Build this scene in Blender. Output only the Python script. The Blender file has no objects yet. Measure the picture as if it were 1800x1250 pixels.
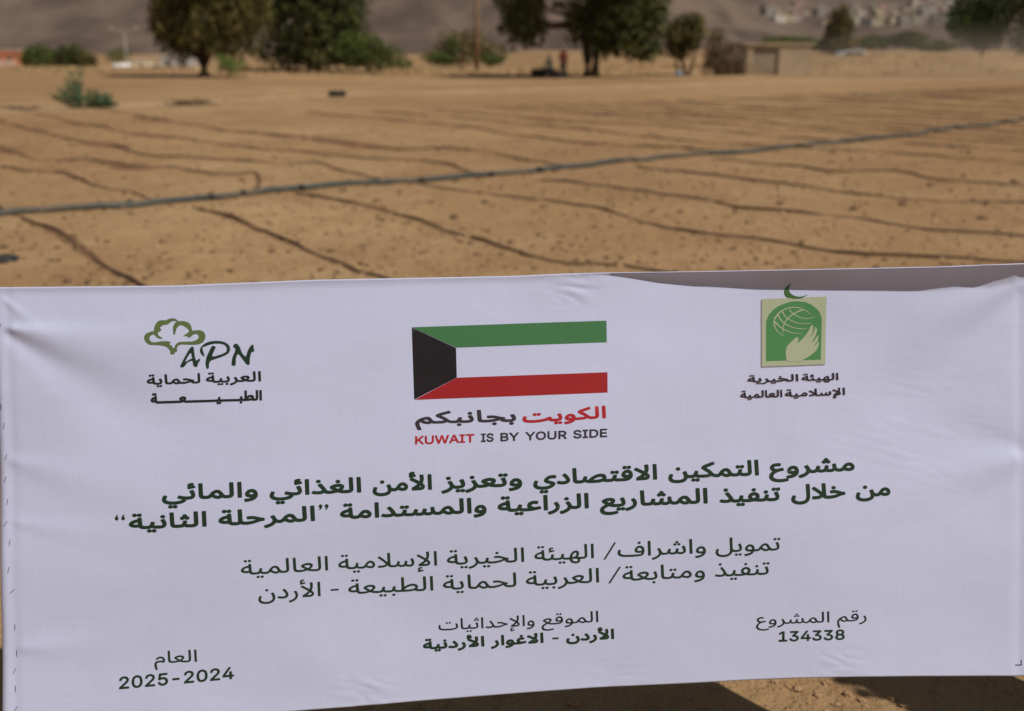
import bpy, bmesh, math, random
from mathutils import Vector, Matrix, noise
from mathutils.geometry import tessellate_polygon
R = math.radians
random.seed(7)
sc = bpy.context.scene
COL = sc.collection

# ------------------------------------------------------------------ camera
CAM_H = 1.6
PITCH = R(17.15)
FOCAL = 1750.0            # focal length in photograph pixels (1800 wide)
cam = bpy.data.cameras.new('camera'); cam.sensor_width = 36; cam.lens = 35
cam.clip_start = 0.05; cam.clip_end = 20000
cam.dof.use_dof = True; cam.dof.focus_distance = 1.95; cam.dof.aperture_fstop = 2.5; cam.dof.aperture_blades = 9
camo = bpy.data.objects.new('camera', cam); COL.objects.link(camo)
camo.location = (0, 0, CAM_H); camo.rotation_euler = (R(90) - PITCH, 0, 0)
sc.camera = camo

# ------------------------------------------------------------------ light
SUN_AZ, SUN_EL = R(40), R(50)      # azimuth measured from +X towards the viewer
sv = Vector((math.cos(SUN_AZ) * math.cos(SUN_EL), -math.sin(SUN_AZ) * math.cos(SUN_EL), math.sin(SUN_EL)))
world = bpy.data.worlds.new('World'); sc.world = world; world.use_nodes = True
wn = world.node_tree.nodes; bgn = wn['Background']
sky = wn.new('ShaderNodeTexSky'); sky.sky_type = 'NISHITA'; sky.sun_disc = False
sky.sun_elevation = SUN_EL; sky.sun_rotation = math.atan2(sv.x, sv.y)
sky.altitude = 0; sky.air_density = 1.2; sky.dust_density = 2.0
world.node_tree.links.new(sky.outputs[0], bgn.inputs[0]); bgn.inputs[1].default_value = 0.042
sun = bpy.data.lights.new('sun', 'SUN'); sun.energy = 4.1; sun.angle = R(0.53); sun.color = (1.0, 0.94, 0.86)
suno = bpy.data.objects.new('sun', sun); COL.objects.link(suno)
suno.rotation_euler = (-sv).to_track_quat('-Z', 'Y').to_euler()
sc.view_settings.view_transform = 'Standard'; sc.view_settings.look = 'None'
sc.view_settings.exposure = -0.18; sc.view_settings.gamma = 1; sc.view_settings.use_curve_mapping = False
sc.cycles.use_denoising = True
sc.cycles.volume_bounces = 0
sc.cycles.max_bounces = 8

# ------------------------------------------------------------------ helpers
def ray(px, py):
    cx = (px - 900) / FOCAL; cy = (py - 625) / FOCAL
    return Vector((cx, math.cos(PITCH) - cy * math.sin(PITCH), -math.sin(PITCH) - cy * math.cos(PITCH)))
def at(px, py, d):                 # point seen at a photograph pixel, d metres in front
    r = ray(px, py); t = d / r.y
    return Vector((0, 0, CAM_H)) + r * t
def on_ground(px, py):
    r = ray(px, py); t = CAM_H / -r.z
    return Vector((r.x * t, r.y * t, 0))
def smooth(a, b, x):
    if a == b: return 0.0
    t = min(1, max(0, (x - a) / (b - a))); return t * t * (3 - 2 * t)
def tag(o, label=None, cat=None, group=None, kind=None):
    if label: o['label'] = label
    if cat: o['category'] = cat
    if group: o['group'] = group
    if kind: o['kind'] = kind
    return o
def empty(name, loc=(0, 0, 0), rz=0):
    o = bpy.data.objects.new(name, None); COL.objects.link(o)
    o.location = loc; o.rotation_euler = (0, 0, rz); o.empty_display_size = .1
    return o
def mesh_obj(name, verts, faces, mat, parent=None, smooth_shade=False):
    me = bpy.data.meshes.new(name); me.from_pydata([tuple(v) for v in verts], [], faces)
    if mat: me.materials.append(mat)
    if smooth_shade: me.polygons.foreach_set('use_smooth', [True] * len(me.polygons))
    me.update()
    o = bpy.data.objects.new(name, me); COL.objects.link(o)
    if parent: o.parent = parent
    return o
class MB:
    def __init__(s): s.v = []; s.f = []
    def box(s, c, d, rz=0, tilt=None):
        n = len(s.v); m = Matrix.Rotation(rz, 3, 'Z')
        if tilt: m = m @ tilt
        for x in (-.5, .5):
            for y in (-.5, .5):
                for z in (-.5, .5): s.v.append(Vector(c) + m @ Vector((x * d[0], y * d[1], z * d[2])))
        for q in ((0, 1, 3, 2), (4, 6, 7, 5), (0, 4, 5, 1), (2, 3, 7, 6), (0, 2, 6, 4), (1, 5, 7, 3)): s.f.append(tuple(n + i for i in q))
        return s
    def tube(s, pts, rad, seg=8, caps=True):
        pts = [Vector(p) for p in pts]; rr = rad if hasattr(rad, '__len__') else [rad] * len(pts)
        n0 = len(s.v)
        for i, p in enumerate(pts):
            d = (pts[min(i + 1, len(pts) - 1)] - pts[max(i - 1, 0)]).normalized()
            a = d.cross(Vector((0, 0, 1)))
            if a.length < .05: a = d.cross(Vector((1, 0, 0)))
            a.normalize(); b = d.cross(a)
            for k in range(seg):
                t = 2 * math.pi * k / seg; s.v.append(p + (a * math.cos(t) + b * math.sin(t)) * rr[i])
        for i in range(len(pts) - 1):
            for k in range(seg):
                k2 = (k + 1) % seg; a = n0 + i * seg; s.f.append((a + k, a + k2, a + seg + k2, a + seg + k))
        if caps:
            s.f.append(tuple(n0 + k for k in range(seg))[::-1]); e = n0 + (len(pts) - 1) * seg
            s.f.append(tuple(e + k for k in range(seg)))
        return s
    def prism(s, outline, y0, y1):      # outline in x,z, extruded along y
        n = len(s.v); m = len(outline)
        for y in (y0, y1):
            for x, z in outline: s.v.append(Vector((x, y, z)))
        s.f.append(tuple(n + i for i in range(m))); s.f.append(tuple(n + m + i for i in range(m))[::-1])
        for i in range(m): j = (i + 1) % m; s.f.append((n + i, n + m + i, n + m + j, n + j))
        return s
    def build(s, name, mat, parent=None, sm=False): return mesh_obj(name, s.v, s.f, mat, parent, sm)
def blob(c, r, seed, sub=1, rough=.3, flat=1.0):
    bm = bmesh.new(); bmesh.ops.create_icosphere(bm, subdivisions=sub, radius=1)
    v = []
    for x in bm.verts:
        k = 1 + rough * noise.noise(x.co * 1.3 + Vector((seed * 3.1, seed, 0)))
        v.append(Vector((c[0] + x.co.x * r[0] * k, c[1] + x.co.y * r[1] * k, c[2] + x.co.z * r[2] * k)))
    f = [tuple(q.index for q in p.verts) for p in bm.faces]; bm.free()
    return v, f

# ------------------------------------------------------------------ materials
def new_mat(name, base, rough=.9, spec=.3):
    m = bpy.data.materials.new(name); m.use_nodes = True
    b = m.node_tree.nodes['Principled BSDF']; b.inputs['Base Color'].default_value = (*base, 1)
    b.inputs['Roughness'].default_value = rough; b.inputs['Specular IOR Level'].default_value = spec
    return m, m.node_tree, b
def noisy(name, c1, c2, scale=5, rough=.9, bump=0, bscale=40, spec=.3, detail=6, c3=None, s3=.5, stretch=None):
    m, nt, b = new_mat(name, c1, rough, spec)
    N, L = nt.nodes, nt.links
    tc = N.new('ShaderNodeTexCoord'); src = tc.outputs['Object']
    if stretch:
        mp = N.new('ShaderNodeMapping'); mp.inputs['Scale'].default_value = stretch
        L.new(src, mp.inputs[0]); src = mp.outputs[0]
    n = N.new('ShaderNodeTexNoise'); n.inputs['Scale'].default_value = scale; n.inputs['Detail'].default_value = detail
    L.new(src, n.inputs['Vector'])
    cr = N.new('ShaderNodeValToRGB'); cr.color_ramp.elements[0].position = .35; cr.color_ramp.elements[1].position = .65
    cr.color_ramp.elements[0].color = (*c1, 1); cr.color_ramp.elements[1].color = (*c2, 1)
    L.new(n.outputs[0], cr.inputs[0]); out = cr.outputs[0]
    if c3:
        n3 = N.new('ShaderNodeTexNoise'); n3.inputs['Scale'].default_value = s3; n3.inputs['Detail'].default_value = 4
        L.new(src, n3.inputs['Vector'])
        r3 = N.new('ShaderNodeValToRGB'); r3.color_ramp.elements[0].position = .48; r3.color_ramp.elements[1].position = .66
        L.new(n3.outputs[0], r3.inputs[0])
        mx = N.new('ShaderNodeMix'); mx.data_type = 'RGBA'; mx.inputs[7].default_value = (*c3, 1)
        L.new(r3.outputs[0], mx.inputs[0]); L.new(out, mx.inputs[6]); out = mx.outputs[2]
    L.new(out, b.inputs['Base Color'])
    if bump:
        n2 = N.new('ShaderNodeTexNoise'); n2.inputs['Scale'].default_value = bscale; n2.inputs['Detail'].default_value = 8
        L.new(src, n2.inputs['Vector'])
        bp = N.new('ShaderNodeBump'); bp.inputs['Strength'].default_value = 1; bp.inputs['Distance'].default_value = bump
        L.new(n2.outputs[0], bp.inputs['Height']); L.new(bp.outputs[0], b.inputs['Normal'])
    return m
M = {}
M['hose'] = noisy('dusty_black_hose', (.075, .046, .030), (.15, .092, .056), 3, .85)
M['pipe'] = noisy('dusty_grey_pipe', (.04, .05, .047), (.085, .09, .08), 1.3, .6, c3=(.17, .125, .075), s3=.9)
M['fitting'] = noisy('black_fitting', (.02, .02, .018), (.04, .035, .03), 20, .6)
M['damp'] = noisy('damp_soil', (.15, .075, .034), (.25, .14, .065), 4, .95, .01, 30)
M['clod'] = noisy('soil_clod', (.30, .185, .095), (.42, .27, .15), 6, 1, .004, 60)
M['darkclod'] = noisy('dark_clod', (.10, .06, .035), (.22, .13, .07), 6, 1, .004, 60)
M['wood'] = noisy('pole_wood', (.17, .10, .05), (.30, .19, .10), 6, .8, .001, 30, stretch=(8, 8, 1))
M['bark'] = noisy('bark', (.06, .042, .028), (.13, .09, .06), 4, .95, .01, 10)
M['steel'], _, _b = new_mat('staple_steel', (.23, .23, .25), .35, .5); _b.inputs['Metallic'].default_value = .8
def foliage(name, c1, c2, c3):
    m = noisy(name, c1, c2, .9, .75, spec=.2, c3=c3, s3=.35)
    return m
M['leaf_olive'] = foliage('olive_foliage', (.06, .055, .014), (.13, .11, .03), (.17, .125, .04))
M['leaf_dark'] = foliage('dark_foliage', (.034, .045, .010), (.085, .095, .022), (.12, .12, .034))
M['leaf_mid'] = foliage('mid_foliage', (.05, .072, .015), (.10, .13, .028), (.12, .14, .035))
M['leaf_bright'] = foliage('bright_foliage', (.07, .12, .02), (.10, .17, .03), (.05, .09, .02))
M['leaf_blue'] = foliage('blue_green_foliage', (.07, .12, .06), (.12, .17, .085), (.05, .08, .035))
M['leaf_dry'] = foliage('dry_scrub', (.16, .12, .05), (.22, .17, .08), (.10, .11, .04))
M['straw'] = noisy('dry_grass', (.34, .24, .11), (.46, .34, .17), 2, 1)
M['brush'] = noisy('dry_brushwood', (.06, .04, .025), (.15, .10, .06), 5, 1, .02, 12)
M['mud'] = noisy('mud_wall', (.33, .24, .15), (.42, .31, .20), 1.2, 1, .01, 15)
M['doorway_dark'] = noisy('painted_doorway_shade', (.22, .165, .11), (.28, .21, .14), 2, 1)  # darker mud tone: shade of the doorway put into the colour
M['white'] = noisy('white_paint', (.74, .74, .72), (.82, .82, .8), 1, .4)
M['glass'], _, _b = new_mat('dark_glass', (.03, .035, .04), .1, .6)
M['rubber'] = noisy('rubber', (.02, .02, .02), (.04, .04, .04), 9, .8)
M['redbrick'] = noisy('red_wall', (.42, .13, .07), (.52, .2, .11), 1, .9)
M['pinkwall'] = noisy('pale_pink_wall', (.55, .38, .28), (.65, .48, .36), 1, .9)
M['concrete'] = noisy('pale_render', (.55, .50, .42), (.66, .61, .52), .5, .9)
M['cream'] = noisy('cream_render', (.62, .52, .36), (.7, .6, .42), .5, .9)
M['rose'] = noisy('rose_render', (.50, .30, .24), (.58, .36, .28), .5, .9)
M['greyr'] = noisy('grey_render', (.36, .33, .30), (.46, .42, .38), .5, .9)

for k, c in (('town_pale', (.42, .37, .29)), ('town_cream', (.44, .37, .25)), ('town_grey', (.27, .24, .21)), ('town_rose', (.36, .24, .19)), ('town_white', (.52, .47, .40))): M[k] = noisy(k, c, tuple(q * 1.15 for q in c), .5, .9)
# soil: sand with darker crumbs and browner zones
def soil_material():
    m, nt, b = new_mat('field_soil', (.34, .22, .12), 1, .1)
    N, L = nt.nodes, nt.links
    tc = N.new('ShaderNodeTexCoord')
    def ns(scale, det=6, rough=.6):
        n = N.new('ShaderNodeTexNoise'); n.inputs['Scale'].default_value = scale; n.inputs['Detail'].default_value = det
        n.inputs['Roughness'].default_value = rough; L.new(tc.outputs['Object'], n.inputs['Vector']); return n.outputs[0]
    def ramp(src, a, b_, ca, cb):
        r = N.new('ShaderNodeValToRGB'); r.color_ramp.elements[0].position = a; r.color_ramp.elements[1].position = b_
        r.color_ramp.elements[0].color = (*ca, 1); r.color_ramp.elements[1].color = (*cb, 1); L.new(src, r.inputs[0]); return r.outputs[0]
    def mix(f, a, b_, mode='MIX'):
        x = N.new('ShaderNodeMix'); x.data_type = 'RGBA'; x.blend_type = mode
        if isinstance(f, float): x.inputs[0].default_value = f
        else: L.new(f, x.inputs[0])
        L.new(a, x.inputs[6])
        if isinstance(b_, tuple): x.inputs[7].default_value = (*b_, 1)
        else: L.new(b_, x.inputs[7])
        return x.outputs[2]
    c = ramp(ns(1.1), .35, .68, (.41, .265, .13), (.48, .325, .17))
    c = mix(ramp(ns(.16, 4), .45, .7, (0, 0, 0), (.7, .7, .7)), c, (.33, .19, .085))
    c = mix(ramp(ns(7, 5), .56, .70, (0, 0, 0), (.75, .75, .75)), c, (.25, .15, .075))
    c = mix(ramp(ns(3.2, 5), .58, .70, (0, 0, 0), (.6, .6, .6)), c, (.24, .135, .065))
    c = mix(ramp(ns(34, 4), .60, .70, (0, 0, 0), (.7, .7, .7)), c, (.22, .13, .07))
    c = mix(ramp(ns(.055, 3), .36, .58, (0, 0, 0), (.65, .65, .65)), c, (.27, .155, .08))
    c = mix(ramp(ns(.5, 5), .50, .66, (0, 0, 0), (.55, .55, .55)), c, (.27, .155, .075))
    L.new(c, b.inputs['Base Color'])
    bp = N.new('ShaderNodeBump'); bp.inputs['Distance'].default_value = .02; L.new(ns(22, 9, .65), bp.inputs['Height'])
    bp2 = N.new('ShaderNodeBump'); bp2.inputs['Distance'].default_value = .05; L.new(ns(4, 6), bp2.inputs['Height'])
    L.new(bp2.outputs[0], bp.inputs['Normal']); L.new(bp.outputs[0], b.inputs['Normal'])
    return m
M['soil'] = soil_material()

# ------------------------------------------------------------------ terrain
def ground_z(x, y):
    v = Vector((x, y, 0))
    z = .05 * noise.noise(v * .35) + .022 * noise.noise(v * 1.7 + Vector((5, 0, 0))) 
    if abs(y) < 30: z += .012 * noise.noise(v * 6 + Vector((0, 9, 0)))
    if y < 5: z *= .4 + .6 * smooth(2.8, 5, y)
    z += -2.6 * smooth(80, 190, y) * smooth(14, -8, x)                      # the land falls away beyond the field on this side
    if 55 < y < 120: z += 1.1 * math.exp(-((y - 82) / 7) ** 2) * smooth(19, 27, x)      # low earth bank beside the hut
    z += .28 * noise.noise(v * .045) * smooth(30, 80, y)
    return z
def hill_z(x, y):
    d = y - 760 + .18 * abs(x + 200) * (1 if x < -200 else .2)
    if d < 0: return -3
    v = Vector((x, y, 0))
    rid = 1 - abs(noise.noise(v * .0021 + Vector((3, 1, 0)))) * 2
    rid2 = 1 - abs(noise.noise(v * .007)) * 2
    base = .16 * min(d, 1500) + .00009 * min(d, 1500) ** 2 + .05 * max(0, d - 1500)
    k = smooth(0, 500, d)
    left = smooth(.30, .05, x / y)
    steep = -3 + base * 1.4 + k * (rid * 46 + rid2 * 20 + 9 * noise.noise(v * .03)) + 3.5 * noise.noise(v * .05) * smooth(0, 150, d)
    town = -3 + .062 * d + .00045 * max(0, d - 1100) ** 2 + k * (rid * 10 + rid2 * 8) + 2.5 * noise.noise(v * .02) * smooth(0, 150, d)
    return steep * left + town * (1 - left)
ys = []
y = -9.0
while y < 3800:
    ys.append(y); a = abs(y - 2.2)
    y += .03 + .012 * max(0, a - .6) if a < 60 else .03 + .022 * a
ys.append(4200)
NX = 330
vs = []; fs = []
for y in ys:
    W = 14 + 1.1 * abs(y)
    for i in range(NX + 1):
        u = i / NX * 2 - 1
        x = W * (.35 * u + .65 * u * u * u) 
        vs.append((x, y, ground_z(x, y)))
for j in range(len(ys) - 1):
    for i in range(NX):
        a = j * (NX + 1) + i; fs.append((a, a + 1, a + NX + 2, a + NX + 1))
ground = mesh_obj('ground', vs, fs, M['soil'], None, True); tag(ground, kind='structure')
ground['label'] = 'dry sandy field with shallow planting rows'

def hill_material():
    m, nt, b = new_mat('hill_rock', (.2, .15, .12), 1, .1)
    N, L = nt.nodes, nt.links
    tc = N.new('ShaderNodeTexCoord')
    def ns(scale, det, st):
        mp = N.new('ShaderNodeMapping'); mp.inputs['Scale'].default_value = st; mp.inputs['Rotation'].default_value = (0, 0, .5)
        L.new(tc.outputs['Object'], mp.inputs[0])
        n = N.new('ShaderNodeTexNoise'); n.inputs['Scale'].default_value = scale; n.inputs['Detail'].default_value = det
        L.new(mp.outputs[0], n.inputs['Vector']); return n.outputs[0]
    r = N.new('ShaderNodeValToRGB'); r.color_ramp.elements[0].position = .36; r.color_ramp.elements[1].position = .66
    r.color_ramp.elements[0].color = (.085, .060, .046, 1); r.color_ramp.elements[1].color = (.165, .118, .088, 1)
    L.new(ns(.03, 10, (1, .5, 1)), r.inputs[0])
    r2 = N.new('ShaderNodeValToRGB'); r2.color_ramp.elements[0].position = .56; r2.color_ramp.elements[1].position = .72
    L.new(ns(.011, 8, (1, .6, 1)), r2.inputs[0])
    x = N.new('ShaderNodeMix'); x.data_type = 'RGBA'; x.inputs[7].default_value = (.20, .145, .105, 1)
    L.new(r2.outputs[0], x.inputs[0]); L.new(r.outputs[0], x.inputs[6]); L.new(x.outputs[2], b.inputs['Base Color'])
    return m
M['hill'] = hill_material()
vs = []; fs = []; HX, HY = 320, 170
for j in range(HY + 1):
    y = 700 + 2600 * (j / HY) ** 1.4
    for i in range(HX + 1):
        u = (i / HX - .5) * 2; x = (.55 * u + 1.9 * u ** 3) * y; vs.append((x, y, hill_z(x, y) * (1 - smooth(.86, 1, abs(u))) - 4 * smooth(.86, 1, abs(u))))
for j in range(HY):
    for i in range(HX):
        a = j * (HX + 1) + i; fs.append((a, a + 1, a + HX + 2, a + HX + 1))
hills = mesh_obj('hills', vs, fs, M['hill'], None, True); tag(hills, kind='structure')
# outlines of everything printed on the banner: (origin x, origin y, outlines as x, y pairs in tenths)
ARTWORK = {
'title_1': [
(1348,803,[[998,3,986,8,975,17,970,27,968,41,948,47,935,59,931,77,938,91,954,101,974,103,994,99,1012,86,1026,96,1046,100,1066,97,1083,87,1089,77,1091,67,1089,57,1083,49,1070,41,1053,37,1050,19,1037,7,1018,1],[1408,83,1378,89,1352,101,1328,121,1283,175,1268,183,1250,186,1220,184,1204,176,1195,157,1186,107,1182,101,1174,97,1130,101,1121,105,1117,115,1123,155,1123,181,1112,189,1084,193,1049,191,1058,145,1054,133,1046,129,1002,126,994,128,989,133,974,181,968,191,960,196,924,200,898,197,910,157,907,147,898,140,852,135,842,141,823,185,812,200,790,205,754,205,738,197,713,157,688,125,682,121,674,121,630,136,622,147,624,157,650,188,659,205,659,223,650,240,632,257,604,273,527,299,522,305,520,315,540,347,554,351,608,335,656,313,691,289,720,258,750,264,798,262,834,254,858,242,884,254,922,257,978,251,1010,238,1026,245,1048,250,1104,248,1138,240,1166,224,1196,238,1234,244,1288,238,1310,230,1326,219,1362,229,1396,233,1428,234,1458,229,1486,218,1508,199,1519,173,1517,143,1501,117,1474,95,1444,84],[134,89,90,98,60,111,36,131,23,157,21,177,28,197,43,215,64,229,35,255,16,283,8,307,7,339,13,357,24,373,40,388,62,400,116,416,188,422,256,417,330,402,345,397,351,389,351,379,341,359,412,345,462,327,500,301,514,285,524,267,532,237,531,211,523,185,509,163,490,146,466,136,440,132,408,134,372,147,344,169,326,197,320,229,329,253,348,269,374,277,419,281,380,293,314,305,308,311,306,319,316,347,296,353,240,362,186,365,140,361,106,350,88,337,81,319,86,297,104,277,128,261,166,244,204,232,261,221,266,217,270,209,256,173,246,167,200,174,146,189,117,183,98,173,95,167,98,161,118,150,150,145,198,146,205,143,209,137,219,107,218,99,213,93,178,88],[1404,141,1420,140,1434,145,1448,158,1450,169,1440,174,1420,177,1368,171,1388,149],[414,191,430,189,444,194,454,205,459,219,420,223,394,219,393,213,398,203]]),
(1172,805,[[1522,10,1513,14,1509,24,1520,272,1524,280,1532,284,1580,282,1588,277,1591,268,1580,20,1576,12,1568,8],[1426,14,1396,16,1390,20,1387,28,1397,214,1396,228,1388,233,1332,237,1292,234,1292,222,1302,190,1299,180,1290,174,1246,170,1238,173,1233,178,1219,222,1210,236,1184,243,1140,244,1122,233,1087,186,1068,168,1042,156,1012,153,977,160,944,178,921,198,884,245,873,254,850,258,816,253,796,243,766,212,738,189,672,150,816,93,820,86,819,76,799,48,786,44,684,81,632,103,600,122,588,140,585,160,591,172,692,234,712,251,714,254,710,257,686,263,642,267,566,270,530,267,526,266,526,262,537,222,534,212,524,206,480,203,469,210,454,256,444,269,414,276,370,277,358,273,350,267,327,216,320,210,312,210,268,220,259,228,259,238,279,288,282,316,275,334,254,349,222,360,172,365,128,363,100,356,86,346,80,334,83,314,96,284,95,274,86,267,44,258,33,264,14,302,8,330,10,354,16,368,28,384,42,396,62,407,112,420,172,422,236,415,266,407,292,397,312,384,328,370,340,354,350,332,384,335,436,331,466,325,488,314,508,323,538,327,654,323,716,314,740,306,760,295,780,305,804,312,858,315,884,312,902,306,919,296,934,283,978,304,1026,312,1062,308,1092,292,1118,300,1148,303,1212,297,1254,281,1274,290,1304,294,1360,294,1404,288,1434,277,1451,264,1464,244,1468,220,1457,24,1448,14],[1284,100,1270,105,1258,116,1246,107,1234,103,1218,102,1202,106,1191,114,1184,123,1181,134,1184,146,1196,158,1216,165,1240,161,1258,147,1268,155,1282,161,1298,161,1314,157,1326,149,1333,138,1334,126,1331,116,1324,108,1312,101,1298,99],[178,142,162,146,149,154,142,166,140,178,145,190,156,199,170,204,186,205,200,201,213,192,220,180,221,168,216,157,206,148,192,143],[1006,210,1016,210,1026,216,1041,236,1048,251,1034,255,1012,253,992,246,973,234,990,217],[514,332,498,338,484,349,474,340,460,335,444,335,430,339,419,346,411,356,409,368,411,378,424,391,442,397,466,394,486,380,496,389,510,394,526,394,540,390,550,384,559,374,562,362,560,352,553,342,542,335,528,332]]),
(936,813,[[2105,6,2096,10,2092,20,2103,268,2107,276,2115,280,2163,278,2171,274,2175,264,2164,16,2160,8,2153,4],[1989,12,1955,16,1945,24,1943,32,1953,86,1951,110,1945,127,1807,64,1795,67,1767,94,1765,104,1771,114,1908,176,1877,201,1808,242,1805,250,1805,280,1811,290,1821,293,1979,284,2017,271,2040,250,2048,226,2044,204,2031,184,2005,162,2019,130,2025,98,2025,66,2019,26,2015,16,2009,11],[1677,28,1655,33,1639,46,1629,38,1615,32,1599,31,1585,34,1572,42,1564,52,1561,64,1564,74,1575,87,1595,94,1621,90,1639,76,1649,84,1663,90,1679,91,1693,87,1705,81,1713,72,1716,62,1715,52,1710,42,1701,34],[697,66,688,70,683,80,696,288,704,306,715,320,733,330,761,336,803,338,851,334,879,326,901,314,923,323,951,329,1035,332,1149,324,1183,318,1223,306,1285,315,1355,314,1393,307,1421,294,1445,304,1479,308,1609,301,1667,290,1707,271,1733,246,1742,228,1747,210,1748,188,1745,166,1735,142,1723,126,1709,114,1689,104,1665,99,1643,99,1611,106,1585,120,1563,142,1548,170,1545,196,1551,216,1567,231,1600,244,1597,246,1501,251,1461,248,1460,236,1470,204,1467,192,1459,187,1413,184,1401,192,1386,238,1375,251,1339,258,1281,258,1286,240,1285,222,1279,204,1267,190,1251,178,1227,169,1203,165,1177,164,1127,172,1071,193,1015,228,961,273,945,270,939,266,950,230,946,218,939,214,897,208,885,214,868,256,853,273,827,279,781,279,771,276,767,262,755,73,751,68,743,64],[1451,114,1439,118,1425,130,1415,121,1401,116,1385,115,1369,120,1359,127,1352,136,1349,148,1351,158,1363,172,1383,178,1407,175,1427,160,1437,169,1451,174,1467,175,1483,170,1495,162,1502,152,1504,142,1500,130,1491,120,1479,114],[553,157,514,176,509,182,508,190,512,198,547,230,568,254,577,270,575,280,553,289,513,293,483,292,441,284,434,288,411,316,409,326,415,334,439,343,471,349,507,351,545,349,577,343,601,335,621,325,637,310,647,292,650,276,647,258,639,238,619,210,591,180,567,158],[1636,158,1651,156,1663,161,1672,172,1677,186,1643,190,1617,186,1616,180,1620,170],[323,184,275,195,235,216,203,245,194,260,189,276,192,298,207,315,241,330,311,346,301,354,263,372,215,382,155,386,107,379,85,370,74,356,76,336,90,306,88,294,80,288,35,279,27,284,19,298,3,340,2,370,12,394,31,414,63,430,101,439,155,443,215,440,263,431,313,414,351,393,373,374,388,352,391,334,385,317,375,308,357,299,275,278,262,272,285,254,317,243,343,240,377,246,385,244,409,214,411,204,403,193,381,186,353,183],[1963,212,1969,212,1979,224,1965,229,1941,230],[1170,222,1197,223,1214,232,1216,236,1215,242,1197,254,1143,268,1053,274,1083,254,1115,237,1143,227],[219,444,203,450,191,461,180,452,167,447,151,446,135,450,117,466,114,478,115,488,127,502,147,509,173,505,191,491,202,500,215,505,233,505,247,502,257,495,265,486,268,474,266,462,257,452,247,446,235,443]]),
(775,828,[[1114,5,1098,12,1086,24,1074,13,1058,8,1040,7,1024,11,1012,18,1004,27,1001,39,1003,49,1016,63,1038,70,1066,66,1078,59,1086,49,1096,59,1112,65,1132,66,1148,62,1160,55,1168,45,1171,33,1167,21,1158,12,1146,6,1130,3],[540,47,522,53,508,65,504,79,510,95,524,105,542,109,562,107,580,99,588,90,591,81,591,71,586,61,568,49],[124,65,106,72,94,83,90,99,96,113,110,123,130,127,152,124,168,115,175,107,178,97,176,85,171,77,150,65],[1102,75,1056,87,1047,95,1047,107,1072,147,1080,173,1078,179,1073,183,1044,188,980,191,932,190,948,173,959,157,965,139,964,123,958,111,946,99,926,90,904,84,854,82,808,87,760,101,722,120,711,129,705,139,705,149,710,161,724,177,764,195,730,201,682,204,658,200,650,193,630,161,605,129,594,119,584,119,538,134,531,143,532,155,564,191,571,211,569,223,563,235,536,258,496,277,426,299,414,284,394,277,378,277,362,281,350,288,342,298,334,289,322,283,292,281,276,286,264,296,258,307,258,319,264,329,272,336,298,343,324,338,342,323,364,337,392,339,412,331,424,319,443,345,454,350,512,334,565,311,602,287,632,255,666,261,724,259,784,250,844,234,900,245,968,249,1038,245,1088,237,1117,225,1136,211,1148,193,1154,171,1150,141,1132,99,1118,77,1110,74],[1300,89,1268,97,1241,111,1219,131,1205,153,1200,171,1199,189,1204,203,1214,216,1228,225,1246,231,1304,237,1270,248,1190,263,1185,269,1185,277,1197,309,1204,316,1266,308,1338,288,1362,276,1388,258,1404,241,1414,223,1422,195,1422,171,1415,145,1402,123,1382,105,1360,94,1334,88],[382,105,332,118,322,127,323,137,346,175,355,199,353,211,338,217,272,222,244,217,235,209,200,157,178,136,170,136,124,152,117,161,118,171,147,205,156,221,157,235,151,249,132,269,104,285,72,298,15,315,8,325,10,335,32,365,40,367,50,365,108,348,158,325,194,300,218,272,252,279,302,278,362,268,398,253,413,241,423,227,429,207,429,187,422,159,406,125,394,108],[849,139,874,140,888,145,874,158,850,172,804,147,818,143],[1299,147,1316,146,1330,150,1342,161,1347,175,1304,180,1276,175,1275,169,1281,159]]),
(655,826,[[693,2,675,7,659,16,648,26,643,38,642,54,647,68,642,80,649,104,659,112,678,110,657,132,656,144,663,152,751,192,792,214,753,244,696,278,693,288,693,316,696,324,707,330,841,324,873,318,901,306,920,286,927,260,925,245,917,229,886,198,900,166,906,130,904,92,897,54,891,49,883,48,837,53,828,60,826,68,835,124,833,148,827,163,705,104,761,89,769,82,770,74,758,48,751,44,739,44,747,18,743,6,725,1],[1003,42,977,45,971,50,968,56,979,304,983,314,993,318,1039,315,1046,310,1049,302,1039,54,1035,46,1029,42],[702,48,726,48,713,53],[177,152,163,155,151,161,142,170,138,182,139,194,146,204,157,212,171,215,187,214,201,209,212,198,217,186,216,174,207,162,193,154],[523,186,497,193,473,207,451,229,417,274,407,283,395,287,363,287,345,280,338,270,322,228,313,221,305,221,259,232,254,238,253,246,273,298,276,320,274,334,267,347,253,358,211,371,177,375,141,375,115,372,95,364,84,354,80,340,83,322,96,294,95,284,85,277,41,269,35,273,29,282,13,318,9,344,13,370,23,388,37,402,73,421,125,432,183,432,241,424,291,404,311,390,325,376,343,342,375,346,411,343,435,335,455,322,495,333,529,337,557,336,585,329,611,314,626,294,633,264,627,238,611,214,583,195,553,186],[533,242,546,244,559,253,567,266,564,274,537,280,495,274,513,251],[847,248,849,247,857,255,860,258,859,262,845,266,825,266]]),
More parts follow.
